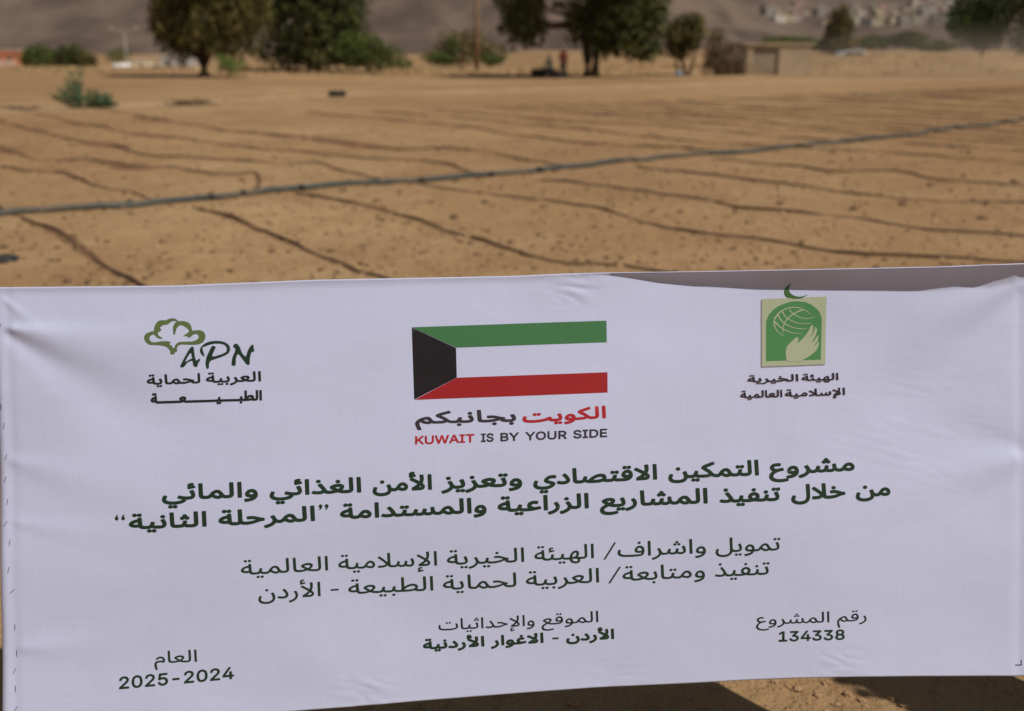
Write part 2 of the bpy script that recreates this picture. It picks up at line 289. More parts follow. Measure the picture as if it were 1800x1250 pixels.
(476,835,[[1531,6,1521,10,1516,20,1528,270,1533,277,1541,281,1593,278,1601,273,1604,264,1592,16,1588,8,1581,5],[1437,10,1391,12,1384,16,1380,24,1391,210,1390,224,1386,228,1337,234,1273,232,1293,211,1303,193,1306,172,1299,154,1283,139,1261,130,1233,125,1197,125,1153,130,1111,141,1075,157,1055,174,1050,190,1061,212,1073,222,1109,238,1057,246,1017,245,999,234,971,193,941,158,901,121,891,118,843,138,838,144,837,152,841,160,900,216,912,232,911,241,887,251,847,255,807,254,763,246,732,276,730,290,737,298,769,307,837,313,909,305,935,297,955,287,987,300,1029,304,1107,297,1187,277,1241,288,1309,292,1379,288,1423,277,1441,267,1456,252,1464,236,1468,212,1456,22,1449,12],[495,38,455,48,440,58,431,70,427,86,433,104,428,120,436,142,443,149,451,150,547,130,563,125,569,118,569,108,557,86,549,81,534,82,544,56,540,44,527,39],[639,44,619,47,612,58,624,308,627,314,635,319,687,317,696,312,699,302,688,54,683,46,677,43],[851,54,835,57,823,63,814,70,809,81,809,92,813,102,822,110,835,116,855,117,873,113,887,103,894,90,893,76,885,64,869,56],[1185,56,1167,63,1154,74,1150,88,1156,104,1169,114,1187,118,1207,117,1225,108,1233,99,1236,90,1236,80,1231,70,1211,57],[494,86,523,86,507,90],[517,158,471,170,463,180,465,190,483,220,494,244,496,258,489,265,461,271,419,272,367,268,289,255,277,258,262,294,263,305,273,312,347,326,323,339,271,353,211,360,155,361,109,353,87,343,78,330,81,312,96,280,93,268,85,263,39,255,28,262,5,306,1,332,6,358,23,381,49,397,89,411,135,417,189,418,257,413,307,403,355,389,385,375,403,362,416,348,423,330,471,326,509,318,537,306,557,288,565,273,569,256,565,222,552,188,536,162,527,156],[1187,182,1215,183,1230,188,1217,201,1193,214,1148,190,1155,187],[219,420,203,426,189,439,177,428,163,423,145,422,129,426,117,434,110,442,107,454,108,464,121,478,143,485,171,481,191,466,201,475,217,481,235,481,251,477,263,470,271,459,273,448,270,436,261,427,249,421,235,419]]),
(286,844,[[1349,5,1337,8,1331,19,1344,269,1347,275,1355,279,1410,277,1419,271,1421,263,1409,15,1405,7,1397,3],[1207,11,1195,14,1189,25,1200,223,1187,229,1149,233,1125,232,1109,224,1063,173,1039,155,1013,145,979,142,939,149,903,167,876,187,833,234,819,244,781,248,744,245,739,241,736,227,723,41,718,35,711,32,653,36,647,41,645,49,657,239,665,269,677,285,699,298,725,304,767,306,811,304,841,299,865,289,889,271,915,285,941,294,971,300,997,301,1037,296,1071,280,1103,288,1145,290,1205,284,1241,273,1256,263,1268,251,1275,237,1279,217,1267,21,1263,14,1255,9],[515,29,477,40,463,51,455,63,454,81,459,95,455,101,453,109,462,133,469,139,479,140,581,118,593,115,600,107,600,97,587,75,577,71,562,73,567,67,573,45,569,33,551,28],[523,75,548,75,535,80],[1583,125,1551,130,1519,145,1495,164,1478,189,1471,209,1471,225,1475,239,1486,253,1501,262,1519,268,1575,275,1543,285,1467,297,1461,300,1457,307,1457,315,1468,345,1475,352,1483,353,1539,345,1613,324,1645,308,1663,295,1679,278,1690,261,1697,239,1698,209,1692,183,1679,161,1661,144,1639,132,1615,126],[549,147,499,160,491,169,492,179,513,213,523,235,524,249,517,255,487,260,443,262,389,258,307,245,297,248,281,283,282,295,291,302,367,315,368,317,363,321,343,330,289,344,227,351,163,350,119,343,97,333,88,321,91,303,107,271,104,259,97,254,49,246,37,252,15,293,9,319,12,343,25,365,49,383,89,399,137,407,191,409,263,404,325,394,377,379,407,365,426,353,439,339,447,320,503,315,539,308,567,295,587,278,595,263,599,249,600,233,597,215,584,183,568,155,559,147],[1576,183,1593,183,1607,188,1617,199,1621,213,1577,217,1549,212,1549,205,1555,195],[973,199,985,199,997,205,1013,223,1023,239,1007,244,981,243,955,236,933,224,951,207],[245,409,221,415,205,430,195,420,179,414,159,413,143,416,131,423,122,433,119,445,121,455,133,468,155,475,185,471,197,464,205,455,217,465,231,471,249,472,267,468,279,462,287,453,291,443,290,431,283,421,273,414]]),
],
'title_2': [
(599,871,[[2237,5,2221,8,2215,19,2226,267,2230,275,2239,279,2289,277,2297,273,2301,263,2290,15,2285,7,2279,3],[2119,11,2091,13,2085,17,2081,25,2092,213,2091,226,2081,230,2041,234,2016,231,2001,220,1968,179,1946,159,1917,146,1883,144,1847,152,1814,169,1787,191,1744,241,1725,250,1689,250,1669,243,1658,223,1648,171,1643,165,1635,163,1591,167,1582,173,1579,183,1586,245,1579,253,1565,257,1535,260,1511,258,1510,251,1519,211,1516,201,1507,196,1461,193,1449,200,1433,249,1427,259,1417,264,1379,268,1355,265,1367,226,1365,215,1355,209,1309,203,1298,211,1279,255,1265,271,1231,276,1173,276,1160,273,1172,231,1168,219,1159,214,1113,211,1105,213,1100,219,1085,262,1075,276,1051,284,1007,287,993,284,981,277,955,237,931,209,884,163,873,159,827,178,821,185,820,193,824,201,882,257,893,273,893,281,873,291,831,296,797,296,747,288,717,319,715,331,723,340,749,348,785,353,825,354,891,346,917,338,937,327,967,340,1007,344,1077,337,1099,331,1121,321,1139,329,1163,333,1249,331,1287,324,1315,311,1341,322,1371,325,1433,320,1471,305,1503,316,1549,317,1595,308,1629,290,1647,300,1669,306,1721,308,1765,298,1783,289,1801,274,1847,295,1895,303,1936,299,1973,282,1997,289,2027,292,2099,285,2129,275,2149,261,2163,241,2168,217,2156,21,2153,15,2145,10],[637,87,609,89,603,93,600,101,611,349,615,358,625,362,675,359,683,355,686,347,675,97,665,86],[163,106,148,113,135,124,124,115,109,109,93,109,77,113,58,129,55,139,56,151,68,165,89,172,117,168,137,152,147,161,161,167,179,168,195,164,207,157,215,147,218,135,215,123,207,114,195,107,179,105],[2443,125,2413,132,2387,147,2366,167,2352,191,2347,209,2347,227,2352,241,2362,253,2375,261,2393,267,2447,273,2413,284,2343,296,2337,300,2333,307,2333,315,2344,345,2351,351,2359,353,2411,344,2481,323,2511,306,2529,292,2544,275,2554,257,2561,229,2561,203,2553,177,2539,155,2521,139,2495,127,2469,123],[1163,139,1141,145,1125,159,1115,150,1101,144,1085,143,1069,146,1055,154,1047,163,1044,175,1045,185,1057,199,1079,205,1107,201,1125,186,1137,196,1151,201,1169,201,1183,198,1195,191,1203,183,1207,173,1206,161,1201,152,1191,144,1177,139],[173,179,155,180,147,183,143,191,143,207,141,208,97,219,59,234,31,251,12,269,0,291,1,315,15,335,37,347,65,355,97,358,165,353,183,367,209,378,239,382,275,382,319,376,357,357,419,370,453,371,483,368,507,360,523,352,538,339,548,323,553,305,553,287,546,269,535,253,517,238,497,227,475,221,453,219,411,225,379,241,353,264,317,308,301,320,273,325,237,321,231,317,227,307,216,185,205,177],[2442,183,2457,181,2471,185,2482,195,2488,211,2447,215,2421,211,2420,205,2426,195],[1883,201,1893,202,1903,209,1925,241,1911,246,1887,245,1863,238,1843,227,1845,221,1861,208],[138,267,148,267,149,299,105,300,75,295,81,288,97,279],[441,277,457,278,471,285,482,297,483,303,481,307,469,312,449,314,399,309,421,285]]),
(386,885,[[1632,5,1614,7,1606,19,1619,269,1622,275,1630,279,1684,277,1692,273,1696,263,1684,15,1679,7,1672,3],[1514,11,1476,13,1469,17,1465,25,1477,209,1476,225,1472,228,1426,235,1396,232,1379,221,1343,179,1320,160,1290,148,1254,145,1216,153,1178,172,1154,192,1112,238,1100,247,1082,252,1056,252,1037,245,992,183,978,170,968,168,920,185,913,195,915,205,944,237,953,253,953,269,944,287,924,304,894,321,810,348,803,357,804,367,828,399,836,400,852,397,904,381,955,357,992,331,1016,304,1056,310,1108,306,1138,296,1168,276,1192,288,1218,297,1244,303,1274,305,1314,299,1348,282,1380,291,1420,292,1480,286,1516,274,1534,263,1547,247,1553,229,1555,205,1542,21,1533,11],[382,69,352,71,345,75,342,83,352,265,350,284,332,290,290,293,264,291,252,287,245,273,234,153,222,145,170,148,163,151,159,157,158,176,110,187,70,202,38,220,18,239,8,259,8,283,18,299,40,314,68,322,102,326,138,326,182,322,196,333,214,342,260,350,306,349,348,345,380,336,402,326,418,334,438,339,492,340,552,334,610,322,752,277,812,267,821,259,818,225,808,215,762,213,642,186,576,184,528,189,503,197,499,203,499,211,514,244,524,247,562,242,606,240,666,247,608,265,542,277,476,283,444,279,435,271,431,259,420,79,416,71,410,68],[180,75,162,82,150,95,140,85,124,78,104,78,88,82,69,97,65,107,66,119,78,133,100,140,130,136,142,129,150,120,162,130,176,135,194,136,212,132,225,125,233,115,236,103,233,91,224,82,212,76,196,73],[1247,203,1262,203,1274,208,1300,241,1284,247,1260,246,1234,240,1210,227,1229,211],[153,235,163,235,166,267,118,269,84,263,110,247]]),
(228,895,[[1317,2,1299,4,1292,16,1305,266,1309,273,1317,277,1371,274,1379,270,1383,260,1370,12,1366,4,1359,0],[1201,8,1159,10,1153,14,1148,22,1159,222,1145,228,1107,232,1059,233,1031,230,1033,216,1043,188,1041,176,1031,170,981,168,969,174,951,221,937,235,915,241,871,244,839,244,821,240,816,222,802,38,797,31,789,29,731,34,725,40,724,48,737,240,746,270,761,286,779,295,805,300,847,302,941,295,967,288,989,278,1009,286,1035,290,1127,288,1173,281,1205,269,1221,257,1233,240,1238,224,1239,200,1227,20,1219,9],[197,54,169,60,151,76,141,66,127,60,109,58,91,62,77,69,69,78,65,88,66,100,78,114,101,121,131,117,153,101,163,110,177,116,195,117,213,113,225,107,235,98,238,88,238,78,233,68,223,60],[991,60,977,63,963,70,953,82,949,100,929,105,915,116,908,134,915,150,933,160,953,162,979,156,995,142,1011,154,1033,158,1055,155,1073,145,1079,136,1082,126,1080,116,1075,108,1061,99,1041,95,1037,78,1025,66,1009,60],[603,76,583,81,569,92,562,108,566,122,579,133,597,138,617,137,637,130,646,122,651,112,652,102,648,92,629,78],[189,128,171,129,163,133,160,140,159,157,111,168,69,183,37,201,15,223,5,246,9,270,27,288,59,301,119,308,183,302,202,316,217,323,239,328,271,331,363,325,392,318,417,307,435,315,461,319,545,318,599,311,639,297,663,278,676,252,678,226,668,194,643,150,631,144,577,158,568,166,569,178,591,212,601,236,601,249,591,255,517,262,459,260,458,250,470,216,467,205,457,200,407,197,396,204,378,250,365,264,321,272,263,271,253,266,248,256,236,134,225,126],[154,216,165,215,167,248,117,250,84,244,111,228],[445,326,425,333,411,346,401,336,385,330,365,329,349,333,337,340,329,350,325,362,327,372,341,386,363,392,393,387,413,371,423,381,439,387,459,388,475,384,487,377,496,368,499,356,497,344,489,335,475,327]]),
(1500,851,[[162,5,148,12,138,24,135,37,140,51,152,61,168,66,186,65,202,57,210,48,214,37,213,27,208,17,188,5],[526,37,496,43,468,58,444,81,410,127,400,135,388,139,358,139,342,133,335,123,317,79,310,73,302,72,256,83,250,89,249,97,269,151,272,173,270,187,264,197,250,209,208,222,174,226,138,226,112,222,92,214,82,205,78,191,82,173,94,145,93,135,84,128,46,119,38,120,32,125,24,139,11,173,8,197,12,221,22,239,36,253,72,272,124,283,180,283,238,275,288,255,318,231,340,194,370,197,406,194,428,187,450,174,488,185,522,189,550,188,578,181,602,167,618,147,625,121,621,95,607,71,584,51,556,40],[521,95,534,95,548,102,558,115,558,125,548,130,530,132,488,126,504,105]]),
(1386,846,[[557,9,549,13,545,23,551,160,489,113,417,68,405,69,373,95,371,105,375,113,457,164,518,213,497,223,469,229,389,233,382,241,375,273,377,281,383,287,431,290,487,285,531,272,565,252,587,270,619,279,671,281,735,275,801,261,907,221,959,212,967,205,964,171,955,161,915,158,813,129,755,126,709,132,691,139,688,151,702,185,711,188,745,183,781,183,832,191,783,207,727,219,669,224,633,221,629,217,627,201,615,17,611,10,603,7],[301,19,275,21,269,25,266,33,276,229,271,267,260,291,237,308,197,319,145,322,107,314,89,304,81,291,83,271,96,241,94,229,85,223,41,215,33,221,20,247,12,269,9,289,10,305,16,323,25,336,39,349,69,365,105,375,145,379,191,378,231,371,265,360,293,344,319,319,338,283,345,243,337,33,335,25,328,19],[749,57,733,63,722,73,717,87,720,101,729,111,743,117,761,119,777,114,788,107,795,97,797,87,794,75,787,66,776,59]]),
(1261,853,[[1017,9,1004,15,993,25,983,16,969,10,953,10,939,14,928,21,920,31,917,43,920,53,931,66,951,73,975,69,995,56,1005,64,1019,69,1035,69,1049,66,1060,59,1067,49,1070,37,1067,25,1059,16,1045,9],[599,21,583,26,571,37,566,49,568,63,577,74,591,81,607,83,625,79,635,73,643,63,646,51,645,41,638,31,627,24,613,20],[119,25,105,27,93,33,83,42,79,53,79,65,85,75,95,83,107,87,123,88,139,83,151,75,158,61,158,47,149,35,135,27],[805,59,789,67,780,79,777,93,783,106,795,115,813,120,831,118,847,109,854,101,858,91,857,81,852,71,833,59],[1007,79,965,91,958,99,958,109,978,147,986,171,984,185,971,189,903,194,865,190,862,185,873,147,871,137,861,130,817,127,810,129,805,135,791,179,781,193,757,199,699,201,708,183,711,163,708,145,698,125,681,109,661,98,639,91,611,89,585,93,561,101,539,113,521,131,510,149,505,171,507,189,518,209,453,211,419,208,420,195,429,165,427,155,417,148,373,144,361,152,347,195,339,209,321,215,285,219,267,217,255,210,228,165,201,131,163,92,151,89,109,109,105,115,104,123,107,129,162,189,172,205,170,213,149,222,109,226,79,224,39,216,31,221,11,245,7,257,14,267,37,275,69,281,105,283,171,276,195,268,211,259,241,272,277,276,341,270,361,265,381,255,409,266,461,269,551,263,611,252,689,258,759,257,797,250,827,236,849,246,881,251,927,250,975,245,1007,236,1029,224,1045,207,1054,185,1054,153,1040,111,1023,81,1015,77],[607,147,619,147,629,152,637,161,639,169,627,183,603,194,583,183,577,171,587,155],[401,275,387,281,377,291,367,282,353,276,337,276,323,280,312,287,304,297,301,309,303,319,315,332,335,339,359,335,377,322,391,331,403,335,419,335,433,332,444,325,451,315,454,303,450,291,441,281,429,275]]),
(1053,854,[[1815,11,1806,15,1802,25,1813,273,1817,281,1825,285,1875,284,1883,279,1887,269,1876,21,1871,13,1863,9],[1711,15,1681,17,1675,21,1672,29,1682,229,1669,235,1637,238,1615,236,1601,229,1559,177,1535,158,1509,148,1479,146,1445,152,1411,170,1385,191,1343,240,1325,249,1289,249,1270,241,1260,221,1251,171,1245,163,1237,161,1195,165,1185,171,1182,179,1189,243,1185,249,1173,254,1139,257,1115,254,1124,209,1122,199,1113,193,1067,190,1055,197,1040,245,1033,255,1025,260,989,263,965,260,976,221,974,209,965,204,919,198,908,205,890,249,877,264,843,269,799,268,791,264,788,251,774,61,763,53,712,55,705,59,701,69,715,277,725,299,745,316,773,324,813,327,885,322,907,315,925,305,949,316,979,320,1041,316,1077,302,1109,313,1159,314,1199,306,1231,288,1249,298,1273,305,1327,307,1365,298,1399,275,1443,296,1491,305,1533,300,1565,284,1589,292,1619,295,1663,293,1696,287,1725,276,1742,261,1753,241,1757,217,1745,25,1741,18,1735,15],[1071,65,1046,75,1037,87,1035,104,1017,109,1003,120,997,137,1003,153,1017,163,1037,167,1061,162,1077,148,1091,159,1109,164,1129,162,1146,153,1153,145,1156,135,1156,125,1151,115,1138,105,1119,100,1116,83,1104,71,1089,65],[405,175,359,187,351,195,351,207,372,243,381,269,379,281,359,287,289,291,239,288,265,257,270,239,270,225,264,211,253,199,235,189,217,184,173,181,131,186,85,199,51,216,39,226,33,237,33,247,38,259,51,275,95,297,41,331,23,348,11,365,4,383,1,405,5,427,12,441,31,460,57,474,89,482,129,487,183,487,229,482,279,471,323,457,329,449,329,439,312,413,305,409,213,427,143,429,111,424,89,416,77,405,76,391,83,379,101,363,159,331,193,341,227,346,305,348,377,340,403,332,423,322,437,310,446,295,452,277,452,257,444,227,428,191,418,177],[597,189,553,204,545,213,547,225,575,260,583,281,581,293,574,307,552,327,509,348,449,367,435,352,417,346,391,349,379,355,369,365,359,355,347,350,319,350,303,358,293,369,290,381,294,395,305,406,323,411,349,409,371,394,387,405,409,409,431,403,447,389,463,414,475,419,537,400,595,371,622,349,639,327,649,307,653,279,650,255,636,225,609,192],[1472,203,1485,203,1497,209,1513,230,1520,243,1505,248,1481,246,1459,239,1439,227,1453,213],[151,239,181,238,197,243,187,253,163,266,125,245]]),
(874,863,[[1524,4,1516,8,1512,18,1524,268,1528,275,1536,278,1586,276,1594,272,1598,262,1586,14,1582,6,1574,2],[1422,8,1389,10,1382,15,1379,22,1390,204,1388,224,1372,228,1342,230,1324,230,1311,226,1303,218,1270,167,1248,145,1240,145,1196,160,1189,168,1189,178,1223,222,1227,238,1224,252,1210,271,1182,290,1148,305,1094,321,1088,326,1085,332,1085,340,1106,371,1116,375,1140,369,1180,356,1212,342,1257,314,1286,281,1324,288,1388,283,1428,271,1451,254,1462,234,1466,204,1454,20,1450,12,1444,8],[818,32,804,34,796,46,808,295,812,302,820,306,870,305,879,300,883,290,871,42,866,34,860,31],[176,52,152,58,136,72,126,62,112,56,96,55,80,58,68,65,59,74,55,84,56,96,68,110,90,118,118,114,136,100,160,113,176,115,193,112,206,105,214,96,218,86,217,76,212,66,202,58],[1192,74,1174,83,1164,96,1163,110,1171,124,1186,132,1206,135,1226,131,1240,122,1246,112,1248,102,1246,92,1240,84,1218,73],[170,126,154,127,146,131,143,138,142,155,98,165,60,180,29,198,8,220,0,246,2,260,7,270,26,287,58,299,108,305,166,300,178,311,196,321,216,327,246,330,332,325,360,318,380,308,398,317,418,321,486,322,578,315,656,303,758,279,767,268,766,258,750,234,740,226,658,245,616,237,592,222,590,216,594,208,614,196,646,191,694,193,705,186,716,154,712,141,696,136,654,133,616,136,582,144,552,159,533,174,519,196,515,218,519,240,534,262,458,265,422,262,421,252,432,218,429,208,420,202,372,198,360,206,345,250,334,264,320,269,294,272,242,271,232,266,227,254,215,132,204,125],[1030,153,988,168,980,178,982,189,1007,218,1017,236,1018,254,1007,274,988,290,964,304,930,317,886,329,878,336,878,349,900,380,910,382,946,373,1012,346,1054,317,1080,284,1090,250,1089,232,1085,214,1072,188,1053,164,1042,154],[135,214,148,214,150,244,148,246,104,246,75,240,98,225],[406,328,390,334,376,346,365,336,350,330,334,330,318,334,306,341,299,350,296,362,297,372,310,386,330,392,356,389,378,374,388,383,404,389,420,389,436,386,448,378,455,370,458,358,456,346,448,336,436,330,422,327]]),
(561,883,[[34,5,14,17,6,36,6,44,11,54,22,66,34,70,14,94,14,100,20,105,34,101,55,84,68,62,74,40,73,28,64,13,44,4]]),
(572,883,[[30,1,10,13,2,32,2,40,7,50,18,61,30,66,10,90,10,96,16,101,30,97,51,80,64,58,70,36,69,24,60,9,40,0]]),
(204,903,[[45,3,19,23,1,57,0,77,4,87,19,100,29,103,41,101,59,90,68,71,68,63,64,53,52,41,40,37,60,11,55,2]]),
(215,902,[[49,7,23,28,5,62,4,82,8,92,23,104,33,107,45,105,63,94,72,76,72,68,68,58,56,46,44,42,64,16,59,6]]),
],
'fund': [
(1255,941,[[252,9,247,13,258,237,254,259,246,277,222,299,188,312,134,318,92,313,66,299,55,281,56,257,69,219,30,208,24,217,12,245,6,281,15,309,38,332,70,347,106,355,152,355,198,348,234,336,266,316,288,291,304,257,318,263,336,266,396,261,434,249,448,239,458,228,466,207,466,179,452,133,442,112,438,109,395,125,421,187,422,205,416,218,396,225,348,228,326,225,312,217,307,207,304,193,296,11,292,7],[1094,9,1083,15,1077,25,1077,35,1082,43,1092,49,1104,50,1116,48,1126,41,1132,29,1126,15,1112,7],[1032,11,1022,15,1013,23,1010,31,1012,41,1018,48,1028,52,1040,53,1052,50,1064,39,1066,31,1064,23,1050,12],[1084,81,1046,95,1068,145,1073,173,1071,183,1065,189,1038,196,996,198,974,193,960,179,920,122,902,110,884,105,852,106,820,121,791,147,751,201,742,207,728,211,686,213,683,183,675,163,664,147,646,133,628,127,610,125,590,127,571,133,546,150,528,174,519,201,522,225,534,239,554,249,580,253,627,255,610,271,584,284,510,301,507,305,517,335,522,337,562,330,610,314,632,303,654,286,668,271,679,251,732,248,756,243,776,232,796,212,812,224,834,236,858,243,878,246,913,241,928,233,940,223,964,233,994,236,1046,231,1080,221,1097,211,1108,199,1115,185,1118,165,1115,139,1103,103,1092,81],[864,141,882,146,897,163,911,191,909,199,904,204,886,209,862,205,840,195,820,179,824,171,840,152,852,144],[598,163,614,164,628,175,638,195,639,215,590,216,576,213,568,208,566,197,572,181,584,168],[428,286,418,292,410,301,409,311,414,320,422,326,434,328,446,327,458,320,465,307,460,293,446,286],[366,289,355,293,346,301,343,309,345,319,352,327,362,331,384,328,397,317,399,309,397,301,384,290]]),
(1084,944,[[1261,11,1257,15,1267,267,1271,271,1313,269,1317,263,1307,13,1303,9],[575,43,533,45,530,49,540,299,545,305,587,303,590,299,580,47],[1035,47,1023,53,1015,61,1013,71,1019,81,1029,87,1043,89,1057,86,1067,79,1072,67,1067,54,1053,47],[375,57,363,62,355,71,353,81,357,90,367,97,379,99,393,98,405,91,412,79,407,65,393,57],[1077,83,1059,89,1048,103,1053,117,1069,126,1093,123,1103,115,1107,107,1106,97,1099,89,1089,84],[1003,87,991,91,982,99,978,109,981,118,989,125,1001,129,1015,129,1027,124,1037,111,1035,98,1021,88],[1171,125,1127,139,1126,143,1151,193,1155,217,1153,227,1147,234,1121,242,1087,242,1071,237,1069,223,1078,181,1073,177,1031,175,1020,217,1010,237,997,246,969,249,943,248,931,241,931,229,941,193,940,189,897,183,879,229,868,245,855,253,823,256,801,253,789,246,758,193,739,168,699,183,696,185,697,189,720,221,729,241,730,261,723,281,708,299,685,317,651,333,605,349,602,353,621,383,671,367,706,349,738,327,759,305,771,284,793,292,821,293,873,286,889,279,903,269,925,282,957,287,1011,281,1027,275,1043,265,1061,275,1087,280,1127,279,1157,271,1175,262,1189,249,1198,233,1202,215,1202,195,1195,169,1180,135,1175,127],[387,127,355,136,327,156,307,187,303,217,306,229,313,239,337,253,375,257,425,252,421,263,407,274,347,283,207,290,135,291,95,287,71,279,57,263,56,245,65,207,23,201,15,215,6,247,5,267,9,283,23,301,47,315,77,324,123,329,181,329,329,321,393,313,433,304,457,286,472,261,478,223,475,187,463,159,441,138,415,128],[1457,135,1423,146,1396,167,1378,199,1375,215,1376,229,1387,249,1409,260,1439,265,1490,263,1472,279,1449,291,1415,301,1364,311,1363,317,1371,343,1375,347,1435,336,1491,314,1524,289,1545,257,1551,231,1550,211,1545,187,1535,167,1521,151,1503,141,1481,135],[381,165,401,166,416,175,427,193,430,215,383,221,367,219,355,213,351,201,356,185,367,173],[1453,173,1473,173,1489,183,1500,201,1501,223,1453,228,1437,226,1427,221,1423,209,1428,193,1439,181]]),
(938,953,[[998,2,994,6,1004,258,1008,261,1048,259,1052,254,1042,4,1038,0],[910,6,882,7,879,10,889,208,886,222,872,230,824,234,768,230,781,214,789,196,792,176,789,156,781,140,768,128,750,121,732,119,714,122,692,131,676,142,658,159,634,198,622,243,558,246,526,241,522,236,522,224,532,184,528,181,490,177,485,180,468,233,460,243,448,248,392,254,352,250,345,244,343,236,353,192,350,189,310,186,307,188,292,238,282,252,272,257,254,260,210,260,195,254,187,240,177,114,172,110,132,112,129,116,130,139,78,154,37,176,21,190,11,204,6,220,7,234,20,253,44,266,90,273,144,268,156,281,169,290,206,298,240,299,278,294,300,287,320,274,329,282,342,287,378,291,456,285,478,278,496,266,510,277,534,282,578,283,622,279,632,304,642,317,654,329,672,339,694,347,718,350,764,346,792,334,809,316,814,294,807,272,862,269,894,262,917,250,931,232,936,214,937,190,927,10,924,5],[148,36,128,44,122,52,121,60,124,68,130,74,150,79,170,71,176,64,178,56,176,48,168,40],[76,39,65,44,57,52,54,62,56,70,64,78,76,82,88,81,100,76,110,64,108,50,94,40],[310,64,278,71,266,80,259,90,257,110,271,128,258,131,256,134,264,157,320,144,360,132,350,108,314,117,293,106,291,98,298,93,330,92,334,88,338,70,336,66],[723,158,734,158,742,170,743,190,736,207,726,218,713,226,672,238,676,214,688,190,705,170],[125,178,133,178,136,232,84,234,66,230,55,224,55,212,70,197,94,186],[706,266,738,267,760,273,770,285,769,300,758,308,740,313,714,311,696,305,681,292,672,272],[520,309,509,314,501,322,498,332,500,340,508,348,520,352,532,351,544,347,554,334,552,320,538,310],[450,313,438,320,432,328,431,338,436,347,446,353,460,355,472,352,482,346,487,332,482,320,468,312]]),
(785,958,[[1304,9,1299,13,1310,265,1314,268,1356,266,1360,261,1350,11,1346,7],[1218,13,1182,14,1178,19,1188,211,1186,227,1177,235,1130,241,1082,238,1063,227,1089,221,1084,190,1044,188,942,159,886,156,830,165,828,169,838,198,900,193,958,199,991,211,956,226,908,241,852,252,798,257,750,255,736,251,733,245,742,193,698,189,694,193,680,239,668,254,644,262,598,265,582,262,572,254,539,199,524,179,520,177,482,192,479,197,504,231,513,251,514,273,503,297,486,314,464,329,428,345,388,358,385,361,386,365,404,392,460,374,496,355,522,337,543,315,556,293,570,299,588,303,640,301,680,293,706,278,722,289,746,294,792,294,844,290,922,275,1018,238,1028,254,1040,264,1056,272,1076,277,1108,279,1150,277,1201,267,1218,257,1228,247,1236,231,1239,213,1228,17,1226,13],[156,57,138,63,128,77,132,91,148,99,172,96,182,89,187,81,186,71,180,63,170,58],[80,61,68,65,58,75,56,85,60,93,70,100,82,103,96,102,108,95,116,83,112,70,98,61],[882,85,864,90,853,103,855,117,870,127,894,126,906,119,911,111,911,101,906,93,894,86],[140,133,136,137,136,160,96,170,62,183,36,199,18,215,8,233,6,251,11,265,24,277,46,287,80,293,118,293,152,288,165,303,184,313,232,320,282,317,322,309,348,297,365,281,373,261,374,235,362,195,346,164,302,175,298,179,325,241,327,259,321,271,308,277,290,279,222,281,204,274,196,259,186,133,182,131],[132,199,140,199,144,253,90,255,70,252,57,245,55,239,58,233,74,218,98,207],[734,320,722,324,712,332,708,341,710,351,718,359,728,363,742,363,754,359,766,348,765,333,752,322],[660,324,648,329,640,337,637,347,640,357,650,364,664,367,678,365,689,359,696,347,692,333,678,325],[342,339,324,344,313,357,315,371,330,380,344,382,356,379,366,373,371,365,372,355,366,346,356,340],[266,342,254,347,245,355,242,365,245,375,254,382,266,385,280,384,292,378,301,367,298,353,284,343]]),
(595,965,[[1681,10,1678,14,1688,266,1691,269,1733,267,1736,262,1726,12,1721,8],[1575,16,1540,22,1549,84,1546,110,1537,137,1403,69,1399,70,1375,95,1377,101,1513,170,1502,184,1476,206,1413,246,1413,281,1557,274,1591,263,1612,244,1618,224,1615,204,1601,184,1575,162,1592,122,1598,78,1591,18,1587,14],[865,48,859,52,866,184,861,211,803,162,725,109,719,110,692,132,693,137,788,202,839,248,819,261,787,272,753,276,703,278,696,308,699,313,751,315,803,307,843,292,873,269,881,284,893,294,911,301,935,304,977,304,1011,300,1031,293,1049,280,1069,293,1097,298,1153,293,1171,286,1183,276,1199,286,1215,290,1261,291,1287,285,1307,277,1323,263,1334,246,1338,224,1336,200,1323,160,1309,137,1265,152,1286,200,1292,222,1289,240,1275,250,1239,254,1213,250,1209,240,1217,190,1177,185,1172,188,1157,242,1150,252,1141,257,1103,261,1081,257,1076,252,1076,244,1086,202,1045,194,1041,198,1024,244,1011,260,999,265,975,267,949,267,931,264,923,257,919,240,908,50,905,46],[145,76,125,85,119,94,119,102,123,110,131,116,153,118,171,108,176,94,172,86,165,80],[73,80,62,84,54,92,51,102,53,110,61,118,71,121,85,121,97,117,108,104,105,90,91,80],[131,152,127,156,127,179,87,189,51,205,25,223,8,244,3,266,8,284,25,299,53,309,95,313,141,308,157,324,172,332,191,337,217,339,287,333,309,326,327,314,339,324,359,329,433,329,461,322,487,305,529,318,577,321,603,317,625,307,640,292,649,274,650,256,648,242,642,228,631,213,615,200,599,192,565,187,535,194,512,208,492,228,458,276,437,290,389,293,357,289,353,286,352,274,361,230,319,225,315,228,301,276,288,292,275,297,255,300,205,300,191,292,184,278,175,152,171,150],[1549,196,1551,194,1555,197,1571,214,1573,222,1569,231,1547,238,1494,240,1525,218],[123,218,131,218,133,273,83,274,63,270,52,264,52,252,67,238,91,226],[556,226,577,226,597,240,606,260,606,268,601,276,587,282,565,284,535,281,510,274,534,240,545,230],[1449,296,1418,304,1406,312,1399,322,1398,342,1411,360,1399,363,1397,366,1405,389,1465,375,1501,364,1491,340,1455,349,1434,338,1432,330,1439,325,1471,323,1475,320,1479,302,1477,298],[349,358,337,363,330,372,328,382,332,390,341,397,353,400,367,398,377,393,385,380,381,366,367,357],[289,360,271,365,261,378,263,392,277,402,289,403,301,401,311,394,317,386,317,376,312,368,301,361]]),
